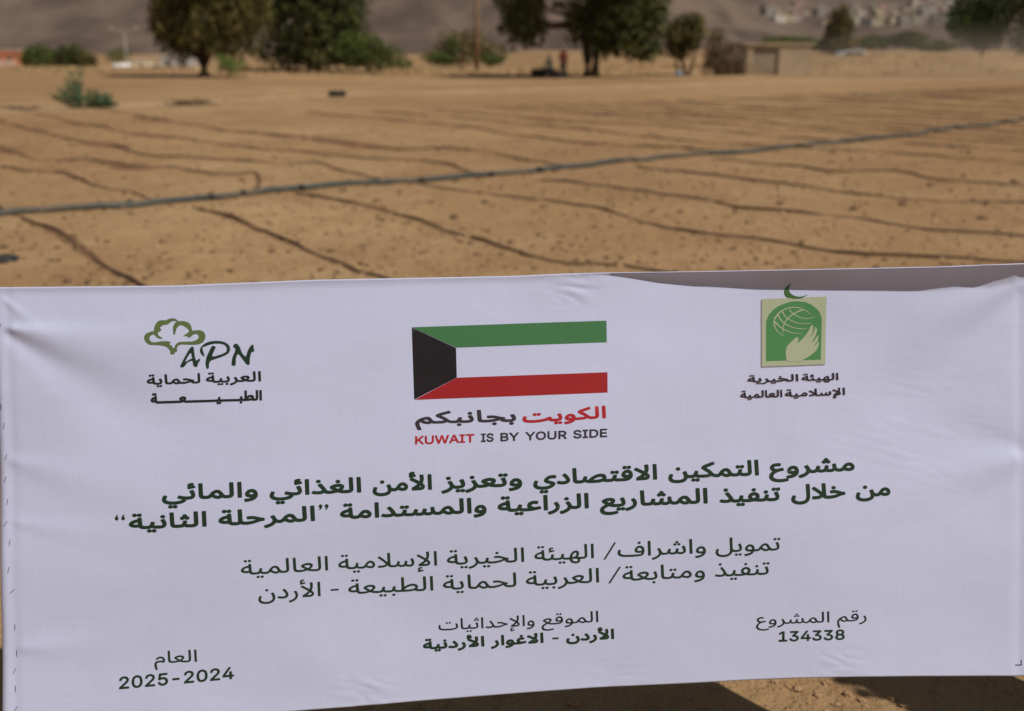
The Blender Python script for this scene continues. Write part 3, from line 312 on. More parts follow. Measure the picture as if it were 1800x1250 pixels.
(425,974,[[1472,9,1467,13,1478,265,1482,268,1524,266,1528,261,1518,11,1514,7],[1386,13,1350,14,1345,19,1356,203,1354,227,1349,233,1340,237,1304,241,1256,241,1215,237,1238,219,1253,201,1261,181,1261,163,1252,148,1234,137,1212,131,1182,129,1142,133,1106,143,1073,159,1054,175,1053,187,1063,205,1108,230,1122,239,1120,240,1082,249,1042,253,1004,254,982,249,975,241,972,223,960,35,956,33,912,35,910,39,920,233,928,263,938,276,956,286,978,290,1006,292,1050,290,1092,284,1164,263,1216,275,1282,279,1342,274,1378,262,1390,253,1400,240,1407,207,1396,17,1394,13],[828,39,792,40,788,45,798,241,796,255,782,263,740,267,716,262,700,249,670,207,652,188,628,176,600,173,570,180,540,197,514,221,478,268,462,278,412,282,378,277,373,273,373,261,383,219,338,213,335,217,319,265,306,280,272,289,218,288,204,281,197,267,187,143,182,139,140,141,136,145,138,167,136,168,82,183,38,205,22,219,12,233,6,249,7,263,20,282,46,295,96,302,152,296,164,309,180,319,198,325,224,328,266,326,304,322,328,314,346,302,361,313,384,318,424,319,464,316,496,305,522,282,564,305,606,315,628,314,648,310,664,303,678,292,700,301,726,304,762,303,798,297,820,289,835,277,845,261,849,243,839,43,836,39],[154,65,142,68,132,76,128,85,129,95,137,103,148,107,162,107,174,103,186,92,185,77,172,66],[80,68,68,73,60,81,56,91,60,101,70,108,84,111,98,109,109,103,116,91,112,77,98,69],[1165,167,1198,169,1208,173,1213,181,1210,191,1202,201,1170,222,1104,183,1130,173],[131,207,141,207,144,261,114,264,86,263,66,258,56,251,59,239,76,225,100,214],[592,211,610,212,626,225,646,257,647,265,642,271,624,278,596,275,570,264,547,247,570,222],[380,345,362,349,350,361,350,375,360,385,372,388,388,386,399,381,406,373,408,363,404,355,394,348],[302,349,290,353,280,361,277,371,280,381,288,387,300,391,314,390,326,386,336,373,334,360,320,350]]),
(1059,951,[[194,0,7,304,9,306,42,305,228,2,227,0]]),
],
'follow': [
(1254,985,[[923,2,913,7,906,16,905,26,909,35,917,41,929,44,941,42,953,36,960,22,955,9,941,1],[863,4,853,7,843,14,839,22,840,32,845,40,853,45,875,46,891,35,894,20,883,7],[541,16,522,26,518,34,518,44,524,52,533,58,545,59,557,57,571,45,572,30,559,18],[93,24,83,29,75,36,72,46,75,56,83,63,93,66,107,66,117,61,127,48,125,34,111,25],[731,54,721,58,713,66,711,76,713,85,721,92,731,96,745,95,755,91,766,78,764,64,749,54],[913,74,875,88,895,133,902,160,898,178,881,187,817,192,779,188,772,182,770,174,779,129,739,124,735,126,719,178,707,193,679,199,609,201,625,180,631,164,632,146,626,126,613,108,593,95,575,89,549,87,525,91,501,102,482,116,469,134,462,154,463,174,469,188,485,208,411,213,371,209,366,204,365,192,374,150,371,148,333,144,329,148,315,194,306,208,289,217,251,221,232,218,218,208,176,138,141,96,131,89,98,106,95,110,133,154,152,182,158,198,153,212,133,224,97,229,63,227,29,219,7,248,15,255,41,263,93,266,147,259,167,251,185,238,211,254,245,258,305,252,323,245,339,234,361,246,399,250,487,244,549,232,615,238,681,236,719,229,747,212,763,223,789,229,829,229,875,224,903,217,923,206,937,191,944,174,946,148,940,120,921,75],[546,124,561,126,573,132,582,144,585,156,582,166,575,176,543,195,517,179,511,170,509,160,513,148,521,137,533,128],[363,276,353,280,344,288,341,298,343,306,351,314,361,318,373,319,385,314,396,302,395,288,381,277],[295,280,285,285,277,294,276,304,279,312,287,319,299,322,313,321,323,315,331,302,328,288,313,280]]),
(1093,990,[[678,5,672,10,683,214,694,242,716,256,756,262,824,259,858,251,884,236,898,247,916,251,986,252,1022,244,1048,226,1094,239,1148,242,1172,237,1190,228,1206,214,1214,200,1217,184,1216,168,1210,152,1201,138,1186,124,1170,115,1152,110,1132,108,1102,114,1076,128,1055,150,1020,198,998,212,948,216,914,210,910,206,910,194,920,153,876,147,872,152,857,200,844,215,828,220,800,224,766,225,746,222,737,214,733,198,722,8,718,4],[142,27,130,33,123,42,121,52,126,61,136,67,150,69,164,66,174,60,180,48,174,34,160,27],[72,31,60,37,53,46,52,56,56,64,66,71,80,73,94,70,104,63,110,50,104,38,90,30],[914,75,902,81,895,90,894,100,898,109,908,115,920,117,934,115,946,108,952,96,946,82,932,75],[854,77,837,82,825,94,825,108,838,118,850,121,864,119,876,112,881,104,882,94,877,86,866,79],[154,101,131,104,130,130,90,140,56,154,30,170,11,190,2,212,7,234,22,248,48,259,90,264,144,258,158,272,172,281,190,286,216,289,292,283,330,275,372,261,436,274,510,276,554,270,584,259,604,244,616,222,618,202,615,180,600,140,588,120,546,132,542,136,569,194,571,210,568,224,550,234,502,239,452,238,422,234,444,216,461,194,467,174,464,156,453,142,434,132,410,127,376,127,342,133,304,145,276,161,262,176,263,188,273,204,330,238,268,250,232,252,208,250,194,242,188,228,179,104,176,101],[1350,105,1316,118,1290,141,1274,172,1272,190,1274,202,1286,220,1310,231,1342,235,1387,232,1371,248,1346,261,1312,271,1262,280,1260,286,1272,317,1332,305,1388,284,1422,258,1440,228,1446,202,1446,178,1440,154,1429,134,1414,119,1394,108,1374,104],[1348,144,1368,143,1384,152,1395,170,1398,193,1352,198,1336,197,1325,192,1321,182,1324,166,1334,152],[1118,148,1140,147,1160,159,1172,178,1172,188,1167,196,1154,203,1132,205,1102,203,1074,196,1096,162,1108,152],[362,166,388,164,406,167,417,174,418,184,402,203,376,219,312,180],[132,168,134,170,136,223,80,225,62,221,51,214,54,201,72,186,98,175],[548,297,536,303,529,312,528,322,532,330,542,337,554,339,568,337,580,330,586,316,580,304,566,296]]),
(923,996,[[1241,2,1234,6,1244,258,1249,262,1291,260,1295,254,1285,4,1281,0],[1121,8,1115,9,1112,12,1122,200,1121,218,1115,227,1097,233,1059,236,1013,235,983,231,1017,198,1026,180,1028,164,1025,152,1015,140,999,131,977,125,939,124,901,129,861,142,827,162,819,170,817,178,827,198,888,234,833,246,787,249,763,243,753,232,722,178,709,162,705,161,667,176,664,180,689,214,698,232,700,252,692,274,675,295,649,313,619,327,571,343,569,348,585,374,589,377,623,366,682,338,719,309,733,292,741,277,769,286,815,285,877,275,929,258,989,270,1065,273,1117,266,1149,253,1166,234,1173,206,1162,10,1159,6],[151,52,140,58,133,66,131,76,137,86,149,93,163,94,177,90,187,82,191,70,185,58,171,51],[89,54,71,60,60,72,62,86,77,96,91,97,103,95,113,88,119,79,119,70,113,61,103,56],[155,126,141,128,141,154,99,164,65,178,37,195,18,214,9,236,12,254,25,270,49,281,99,288,155,283,168,296,183,305,201,310,227,314,269,312,307,308,331,300,351,288,363,297,381,302,447,304,493,298,525,289,547,274,561,252,564,230,561,208,547,168,533,147,487,162,508,206,516,230,514,248,501,259,477,264,435,267,405,267,383,263,378,258,377,246,387,204,343,199,339,202,324,250,310,266,295,272,269,275,241,276,219,274,207,266,200,252,191,128,187,125],[922,162,947,161,967,165,977,171,978,180,963,199,935,216,869,176],[139,192,144,194,147,247,91,250,71,245,60,238,62,226,79,211,107,200],[495,324,483,329,475,336,471,346,475,356,485,364,499,367,513,364,524,358,531,346,527,333,513,324],[383,330,365,335,353,348,355,362,367,371,379,374,393,372,405,365,412,356,412,346,407,338,395,332],[307,334,295,338,285,346,281,354,283,365,291,373,303,377,317,376,329,372,340,360,339,346,325,336]]),
(778,1003,[[1240,5,1233,9,1243,193,1242,215,1238,222,1230,226,1190,232,1144,230,1130,226,1119,219,1118,216,1144,212,1141,185,1138,181,1098,179,996,150,942,147,884,157,882,161,892,190,940,185,980,185,1022,193,1045,201,1043,203,996,222,942,237,882,247,840,247,828,243,816,233,782,187,764,169,742,158,714,155,682,162,652,179,631,199,594,247,580,259,558,263,516,262,504,255,498,237,487,45,482,43,440,45,436,51,446,241,451,265,460,282,476,293,498,299,532,301,568,300,594,295,616,283,636,263,674,286,720,297,760,292,776,285,792,273,812,282,836,286,908,281,982,264,1072,229,1083,245,1096,256,1130,268,1196,269,1250,259,1272,248,1286,233,1292,216,1294,187,1283,7,1280,3],[148,55,136,61,129,71,128,81,134,89,146,95,160,96,173,93,183,85,188,73,181,61,166,54],[86,57,68,62,57,75,59,89,74,99,88,100,100,97,110,91,115,83,116,73,110,64,100,58],[154,129,138,131,138,157,103,165,68,177,40,193,21,209,10,225,6,243,10,259,22,272,46,284,74,289,112,290,152,285,166,300,184,309,204,314,232,316,282,313,322,305,348,294,366,277,375,255,374,227,360,183,348,161,344,159,298,175,326,237,327,255,321,267,304,274,254,278,224,278,208,273,200,265,196,251,187,131,182,127],[704,193,722,193,738,205,759,239,760,247,755,253,738,259,710,257,684,247,661,229,682,205],[137,195,141,195,144,250,118,253,88,252,68,248,57,241,56,235,60,227,78,213,104,202],[342,335,324,341,314,355,318,369,334,377,358,374,368,367,373,359,372,349,366,341,356,336],[268,339,256,342,246,350,242,359,244,369,252,377,264,381,278,381,290,376,301,365,300,351,286,340]]),
(612,1010,[[1445,7,1438,11,1448,263,1453,267,1495,265,1499,259,1489,9,1485,5],[1325,13,1317,14,1315,17,1325,217,1321,230,1305,237,1263,241,1217,239,1215,237,1225,225,1231,209,1230,193,1225,179,1215,167,1202,157,1165,146,1125,145,1079,155,1035,173,991,200,982,35,977,31,935,33,931,35,941,241,925,258,869,260,839,254,833,247,832,239,843,197,839,195,799,192,795,193,775,249,767,259,753,264,691,269,653,264,649,261,647,249,657,205,613,201,609,203,592,255,585,264,575,270,553,275,515,278,439,274,464,251,477,233,484,213,482,197,471,182,451,172,427,167,395,167,357,172,321,183,289,199,273,215,274,227,284,243,323,264,342,277,279,289,221,290,205,283,197,269,187,143,183,140,139,143,137,145,137,170,81,185,39,206,23,219,11,233,6,247,5,261,10,273,17,282,45,297,95,304,153,298,165,312,183,322,205,327,233,329,313,321,385,300,445,313,513,316,583,308,605,300,621,289,635,300,659,305,699,306,747,303,781,295,807,279,818,287,831,293,877,297,1063,286,1121,278,1165,266,1197,274,1233,278,1269,278,1313,273,1343,264,1361,251,1372,233,1377,207,1366,15,1361,12],[149,67,137,73,129,81,128,91,133,101,143,107,157,109,171,107,182,99,188,87,183,75,167,67],[77,71,65,77,58,85,56,95,62,105,73,111,87,113,101,109,111,102,116,89,110,77,95,70],[1117,183,1151,183,1165,186,1176,193,1182,203,1181,211,1176,219,1165,228,1137,238,1099,246,1037,252,988,253,1019,229,1055,206,1089,191],[373,205,399,204,419,206,431,211,434,221,421,240,391,259,323,219],[138,207,141,209,143,263,85,265,65,260,56,253,55,247,59,240,77,226,103,215],[805,323,787,329,776,341,778,355,793,365,807,366,819,364,829,357,834,349,835,339,829,331,819,325],[645,333,633,338,624,347,623,357,628,367,639,374,653,375,667,372,677,366,683,353,677,340,663,333],[571,337,559,343,553,351,551,361,557,372,569,378,583,379,597,375,607,367,611,355,605,343,591,336]]),
(455,1016,[[770,5,746,15,733,31,732,51,746,67,731,73,736,93,740,97,806,80,832,71,822,48,788,57,768,47,765,39,770,33,806,30,811,9,808,5,798,3],[1062,45,1040,46,1037,51,1047,301,1050,305,1090,304,1094,299,1084,47,1080,44],[946,51,908,56,904,59,911,103,912,127,908,153,900,174,770,106,744,132,746,138,879,207,841,243,780,284,779,315,782,319,924,310,954,299,973,281,980,261,976,239,964,221,939,197,953,163,960,123,954,57,952,52],[458,163,428,179,425,183,463,225,480,248,488,269,484,284,466,295,432,301,396,300,358,292,337,319,338,324,358,332,384,337,448,337,492,326,512,315,524,303,532,289,535,273,533,257,526,239,510,213,491,189,466,163],[152,167,140,171,132,177,127,185,127,193,131,201,138,206,158,210,176,201,182,193,182,185,179,177,172,171],[658,199,624,215,646,249,654,267,656,287,650,309,636,328,612,347,578,364,538,378,537,383,552,411,594,398,638,376,669,351,691,321,700,291,698,257,680,217,666,199],[262,225,224,243,249,287,257,321,255,335,249,351,227,373,196,387,158,394,118,394,82,386,62,373,54,355,56,333,69,297,30,286,16,311,7,343,7,367,16,389,33,407,54,419,80,427,116,431,158,431,194,426,226,417,254,403,274,387,290,367,300,345,304,319,302,293,292,267,270,229,266,225],[914,231,935,251,936,259,932,267,912,275,858,277,889,255]]),
(1068,994,[[191,2,6,294,7,296,41,296,225,4,224,2]]),
(581,1033,[[121,4,10,12,8,42,146,34,148,32,148,4]]),
],
'place': [
(951,1072,[[962,9,960,13,969,207,1004,206,1006,203,998,9,996,7],[886,13,868,14,865,17,873,163,872,177,866,184,832,190,810,187,796,177,771,143,758,129,740,120,716,118,692,124,668,139,616,198,602,202,566,204,557,169,540,148,512,137,480,140,456,151,438,169,427,191,428,213,439,225,458,233,482,235,518,235,504,248,484,259,418,274,416,277,424,299,462,294,502,282,538,260,558,233,624,225,640,217,658,201,690,219,728,226,756,222,778,208,802,216,828,217,868,212,892,203,907,185,911,155,903,15,900,12],[334,46,319,57,318,65,321,71,328,76,338,78,350,76,358,70,363,61,358,51,348,46],[284,49,270,53,262,63,264,73,274,79,294,79,302,74,307,67,306,59,302,54],[312,103,290,109,268,125,254,145,249,167,255,185,276,197,304,201,342,199,330,208,310,215,210,223,152,219,151,217,181,191,188,169,186,159,180,151,168,143,154,138,126,137,96,141,64,152,40,165,31,177,37,193,85,223,40,250,16,277,10,291,8,307,11,323,17,335,31,347,50,355,76,360,104,362,166,357,230,338,232,335,218,316,176,328,138,334,104,334,76,330,60,323,50,315,46,305,48,291,54,279,68,266,114,238,166,250,238,249,318,239,340,232,360,221,376,205,385,185,387,163,381,139,370,121,354,108,336,102],[309,131,326,130,338,137,347,151,350,169,312,175,298,173,289,169,286,159,290,147,298,137],[707,147,722,145,736,153,754,180,755,187,752,193,738,199,716,197,694,189,676,175,691,157],[116,165,142,167,149,171,151,177,144,189,118,206,70,179,70,177,86,171],[492,165,506,166,518,175,525,189,526,206,482,207,465,201,464,191,470,178,480,169]]),
(770,1079,[[1485,9,1482,11,1490,205,1493,208,1523,207,1525,203,1517,9,1515,7],[1411,13,1378,19,1384,67,1381,91,1375,109,1273,56,1253,76,1253,80,1358,133,1329,162,1281,194,1281,219,1393,212,1417,203,1431,189,1436,173,1433,159,1423,144,1403,127,1415,99,1420,71,1417,29,1415,15],[785,47,757,49,755,51,763,245,765,248,795,247,798,243,791,49],[671,53,657,61,654,67,655,75,667,84,685,82,695,73,695,63,685,54],[419,67,397,68,395,71,403,229,409,247,421,258,449,265,497,264,529,258,551,245,561,253,577,257,639,256,681,246,695,237,705,225,710,207,710,189,700,157,689,137,656,149,671,181,677,201,675,217,667,224,617,230,575,228,569,223,569,215,576,181,545,178,531,217,521,230,487,237,461,238,447,235,441,229,438,215,430,69,429,67],[693,83,680,93,680,101,683,107,691,112,701,113,717,106,721,97,717,87,707,82],[643,85,630,95,628,103,631,109,647,116,665,110,670,101,667,91,657,85],[1623,105,1599,115,1581,133,1570,157,1570,179,1579,193,1595,200,1619,203,1653,201,1641,214,1621,226,1561,240,1559,243,1567,267,1611,258,1647,245,1676,223,1691,197,1696,177,1695,159,1691,141,1682,125,1671,114,1657,107,1641,104],[927,107,901,120,900,123,943,175,949,189,947,199,933,209,907,214,877,214,847,208,831,229,833,233,851,239,885,243,925,240,949,233,969,220,985,230,1005,235,1063,231,1107,220,1185,188,1225,180,1227,177,1223,156,1195,154,1117,131,1067,131,1040,137,1047,162,1077,157,1109,158,1137,163,1158,171,1121,188,1083,199,1039,207,1009,207,993,197,964,147,939,117],[1633,131,1645,135,1654,143,1660,157,1661,172,1623,176,1611,174,1605,169,1603,157,1610,143,1621,134],[207,137,194,141,186,151,188,161,199,169,217,167,227,155,223,143],[149,141,136,151,134,159,137,165,153,172,171,166,176,157,173,147,163,141],[1385,151,1402,167,1403,173,1399,181,1383,187,1338,189,1365,170],[331,157,301,167,316,203,319,223,310,235,287,245,239,253,167,259,109,261,73,258,54,251,44,239,43,225,49,195,21,191,18,193,9,221,9,249,17,265,33,276,55,284,85,288,135,288,205,284,255,278,295,269,333,253,344,243,352,229,354,215,352,199,340,169],[1299,233,1281,240,1270,253,1271,269,1281,281,1269,285,1275,303,1347,283,1339,266,1313,273,1297,265,1294,259,1299,253,1326,251,1330,235,1319,232],[567,281,553,291,552,299,556,305,571,312,589,306,594,295,591,286,581,280],[517,283,503,293,503,306,517,314,535,310,542,301,541,291,531,284]]),
],
'place_2': [
(995,1101,[[589,10,565,20,554,36,553,46,556,56,553,66,558,80,563,87,574,88,563,100,564,110,569,115,659,154,633,173,593,197,590,204,592,230,601,235,697,230,723,224,743,214,755,200,759,182,752,162,730,142,740,120,744,96,742,66,736,42,727,38,693,43,687,46,684,54,691,94,688,112,685,117,607,82,606,80,641,70,645,66,647,58,639,42,627,36,630,20,627,12,613,8],[799,34,789,38,786,46,794,214,797,220,803,224,837,222,843,218,846,210,839,42,836,36,829,33],[351,118,325,130,320,142,359,182,366,192,367,200,355,206,329,210,275,204,253,228,253,236,257,241,295,251,347,251,387,241,411,223,418,210,420,198,413,172,397,150,375,128,361,117],[115,124,103,129,95,138,93,148,96,158,105,166,115,169,129,168,141,164,151,150,149,135,135,125],[503,140,477,150,471,158,473,166,489,186,496,198,495,210,489,222,462,242,411,260,406,264,405,274,421,297,429,299,449,293,493,274,521,254,540,230,547,202,541,176,531,158,517,141,511,138],[201,161,173,172,167,180,169,188,186,214,192,232,187,248,175,260,151,269,125,274,95,274,69,269,59,264,54,256,56,244,65,222,64,214,57,209,27,204,17,210,3,244,2,266,9,284,21,297,39,307,65,314,93,317,127,316,159,311,185,303,207,292,224,278,236,262,243,244,245,226,240,204,227,180,213,162],[699,180,703,178,709,184,693,188,692,186]]),
(862,1111,[[885,4,877,8,874,17,882,185,891,194,927,192,933,188,936,181,928,13,925,6,919,3],[811,9,777,13,769,19,767,27,774,63,769,88,669,47,661,50,641,69,639,79,645,86,740,125,670,169,667,197,673,205,793,198,821,189,838,175,844,159,842,143,833,128,814,113,826,85,828,57,823,17,818,11],[211,43,192,45,185,55,193,223,197,230,203,233,239,231,245,227,247,221,239,51,231,42],[533,43,517,53,513,69,521,81,539,89,513,94,491,103,475,115,465,129,460,153,463,165,471,177,423,180,417,159,406,143,391,131,371,124,349,123,331,126,311,134,295,145,283,159,275,175,273,189,277,203,285,213,299,220,337,227,269,243,265,249,265,255,274,279,281,282,297,280,359,265,393,246,415,222,533,211,589,199,631,186,635,179,634,173,621,153,615,150,559,164,531,159,515,149,519,139,535,132,587,130,592,125,600,103,598,95,591,90,547,87,560,83,569,75,573,67,572,57,567,49,557,43],[113,136,83,147,77,155,79,164,102,195,103,207,96,219,67,240,15,257,8,263,8,273,23,295,31,297,49,292,97,273,127,253,147,229,155,203,151,179,132,147,121,137],[784,149,792,155,775,158,774,157],[341,167,359,168,366,175,368,183,329,182,330,175]]),
(743,1114,[[809,10,785,20,773,36,772,46,775,56,772,66,777,80,783,87,794,88,783,100,783,110,789,115,886,154,857,174,815,197,811,206,812,226,815,232,823,235,931,229,959,222,979,211,990,196,992,180,983,160,962,142,972,118,976,96,974,68,968,42,959,38,923,42,916,46,914,54,921,92,915,117,829,82,828,80,865,71,870,66,871,58,861,40,850,36,854,20,849,11,833,8],[1055,32,1031,34,1025,38,1023,44,1031,212,1035,220,1041,223,1077,221,1083,217,1086,210,1078,40,1071,32],[119,82,108,86,99,94,81,85,57,87,43,100,43,116,53,126,67,130,85,128,99,118,119,127,141,124,150,118,156,110,155,94,141,83],[383,96,371,101,362,110,360,120,363,130,373,138,385,141,401,140,413,133,421,120,417,105,403,96],[557,118,525,132,521,142,525,150,565,186,572,196,571,202,555,208,525,211,471,206,450,228,449,236,453,243,471,249,495,253,549,252,591,242,606,234,617,224,625,212,627,200,625,186,619,173,589,138,565,119],[143,130,109,133,103,138,101,152,57,164,25,181,13,192,6,204,3,218,6,230,21,245,47,254,79,257,119,253,139,266,165,272,225,270,212,280,208,292,212,304,225,312,247,313,267,302,285,310,307,308,320,298,324,286,319,274,307,265,365,262,399,254,423,240,436,220,438,200,432,178,415,146,405,142,369,152,363,158,363,166,384,204,385,212,379,217,333,222,297,220,305,192,303,184,295,180,263,178,253,184,242,214,235,223,207,229,171,229,165,225,163,218,156,138,151,132],[719,140,690,150,684,158,685,166,710,198,710,210,703,222,674,242,619,261,613,266,613,276,629,298,637,300,659,294,707,274,737,254,756,230,763,204,758,178,748,160,732,142,727,139],[930,178,933,178,938,184,919,186],[102,194,106,194,105,213,75,214,60,210,77,201],[265,258,269,257,298,264,279,267,265,277,244,266]]),
(971,1120,[[74,2,1,6,0,37,2,38,110,33,110,1]]),
],
'number': [
(1470,1071,[[284,7,268,14,264,20,264,28,276,37,294,36,304,30,306,18,298,10],[330,7,322,13,318,20,320,28,326,33,346,35,360,26,361,18,354,9,342,6],[310,61,288,68,268,84,255,104,251,126,258,142,278,153,306,157,342,155,334,163,318,169,266,176,224,178,208,175,192,162,163,116,152,108,138,104,116,106,87,116,58,130,34,148,10,178,0,210,7,254,27,314,62,308,44,254,37,220,40,194,50,175,90,201,114,208,136,210,160,207,180,195,200,202,218,204,306,197,340,188,367,172,380,154,385,134,384,112,376,90,364,75,348,65,332,61],[310,88,326,88,339,96,348,112,350,128,310,132,289,126,286,116,290,104,298,94],[490,99,462,112,481,136,489,152,490,168,484,184,473,198,452,212,430,222,390,235,402,258,436,249,472,232,498,213,516,192,523,170,521,144,507,114,496,100],[119,134,130,133,140,140,158,172,156,180,140,184,116,180,94,170,76,154,96,141]]),
(1327,1072,[[1252,11,1260,205,1294,205,1296,201,1288,11,1286,9],[1170,13,1158,15,1166,163,1163,177,1154,183,1120,186,1100,182,1087,171,1064,139,1050,124,1032,115,1010,113,988,118,966,130,947,147,918,184,902,193,872,193,854,184,845,167,836,124,805,127,809,181,804,190,792,196,762,198,742,194,739,183,746,149,714,145,699,187,686,199,654,202,634,198,631,193,631,185,639,157,608,151,592,187,584,198,572,204,542,206,528,203,520,197,494,154,480,138,450,151,469,177,476,193,476,211,468,228,454,242,436,253,378,275,377,277,388,297,400,296,438,283,470,265,493,245,508,224,530,231,564,231,592,225,610,214,628,224,650,228,696,224,720,211,740,222,774,224,808,217,822,209,830,200,842,210,856,216,894,220,924,214,952,192,984,211,1018,219,1048,216,1072,202,1088,209,1112,212,1148,210,1170,205,1186,197,1196,187,1200,175,1202,157,1194,14],[712,49,699,59,699,67,704,74,712,77,724,78,740,69,742,59,736,52,726,48],[742,77,732,81,727,87,726,95,730,101,748,107,766,99,769,91,766,83,756,77],[686,79,672,89,672,97,676,104,684,108,696,108,712,100,715,91,710,83,700,79],[88,109,62,115,44,123,28,137,21,149,19,167,24,181,38,195,60,207,32,229,14,255,9,271,8,287,17,311,30,325,48,336,72,344,100,349,136,351,168,349,238,334,239,331,228,312,168,323,116,324,76,315,62,308,51,297,45,283,46,265,54,249,68,235,88,222,112,212,180,193,170,170,100,187,76,181,60,172,55,163,56,155,70,141,94,134,136,136,138,133,144,111,116,108],[1006,139,1021,141,1034,153,1048,177,1048,183,1044,188,1030,193,1008,191,988,183,970,169,971,165,986,149],[294,145,268,154,247,171,235,195,235,217,244,230,262,238,290,241,325,239,311,253,290,264,224,278,232,303,280,295,322,280,348,261,364,237,368,217,368,199,363,181,355,167,344,156,328,148,312,145],[294,171,310,172,322,180,331,193,333,211,296,216,280,214,272,210,269,199,273,187,282,177]]),
],
'number_2': [
(1367,1105,[[1069,4,1035,17,1022,28,1014,40,1011,54,1012,70,1020,84,1031,94,1015,108,1007,120,1003,134,1003,150,1008,162,1017,173,1045,188,1081,194,1119,189,1139,182,1153,173,1163,162,1170,148,1172,132,1167,116,1157,102,1142,92,1154,80,1161,68,1163,54,1162,42,1150,22,1129,9,1099,2],[895,10,817,12,810,18,809,40,815,46,893,46,849,86,849,110,855,115,887,114,905,117,917,124,924,136,923,148,915,157,901,163,883,166,867,165,853,160,845,154,837,140,801,142,798,146,799,154,808,174,823,186,843,195,883,200,921,193,949,177,959,166,966,152,966,128,955,107,935,92,904,84,957,37,958,12,951,8],[691,16,615,18,609,24,609,46,613,52,691,50,648,92,648,116,653,120,685,120,703,123,717,130,723,140,722,152,715,162,703,168,685,171,667,171,652,166,644,160,639,148,635,145,599,148,597,152,598,162,608,180,623,193,647,202,689,205,725,197,752,180,761,168,766,154,765,130,753,111,731,97,704,90,757,42,757,18,751,14],[493,22,487,26,396,146,395,170,401,176,501,173,504,206,509,208,537,208,543,202,544,172,569,171,575,164,573,139,569,137,544,136,544,92,541,87,509,86,503,89,501,139,448,140,529,31,528,24,523,21],[281,28,213,30,207,36,207,58,213,64,291,62,247,103,246,126,251,132,283,132,303,135,315,142,321,151,321,163,315,172,301,180,283,183,265,182,251,178,243,172,238,160,233,157,197,160,195,166,199,180,212,198,235,211,263,217,301,215,333,204,356,184,365,162,363,142,350,122,329,108,302,102,355,54,355,30,349,26],[77,34,67,35,14,68,13,96,19,102,69,75,69,182,13,186,9,192,9,218,17,223,159,218,163,212,163,192,161,187,139,186,133,182,113,182,112,38,105,33],[1085,36,1103,37,1117,45,1121,58,1113,70,1101,76,1083,79,1067,76,1057,69,1053,58,1057,47,1069,39],[1084,112,1105,114,1121,121,1128,132,1125,146,1111,156,1091,160,1067,158,1051,151,1046,140,1050,126,1065,116]]),
],
'year': [
(271,1140,[[714,4,711,8,720,218,724,221,760,219,762,216,753,4,750,2],[630,8,612,9,609,12,617,166,616,186,612,191,604,195,572,199,500,196,531,164,538,148,537,132,529,120,514,111,496,107,470,105,438,109,406,118,377,132,363,146,363,156,372,170,421,198,360,209,322,210,304,207,298,201,294,186,285,28,282,25,244,27,251,192,258,220,268,231,282,237,324,242,394,235,456,218,500,228,554,231,606,226,636,216,648,207,655,196,660,162,651,10,648,7],[112,132,86,137,64,148,42,166,30,184,62,194,78,178,92,168,108,163,126,163,140,167,152,176,159,188,161,202,160,204,106,203,70,209,40,220,18,239,9,260,9,286,18,330,34,371,72,362,58,318,52,284,51,264,59,250,76,240,100,235,136,235,182,239,191,228,198,212,200,198,198,180,191,164,180,150,152,135],[447,138,470,137,486,139,495,144,497,152,484,169,460,183,404,150]]),
],
'year_2': [
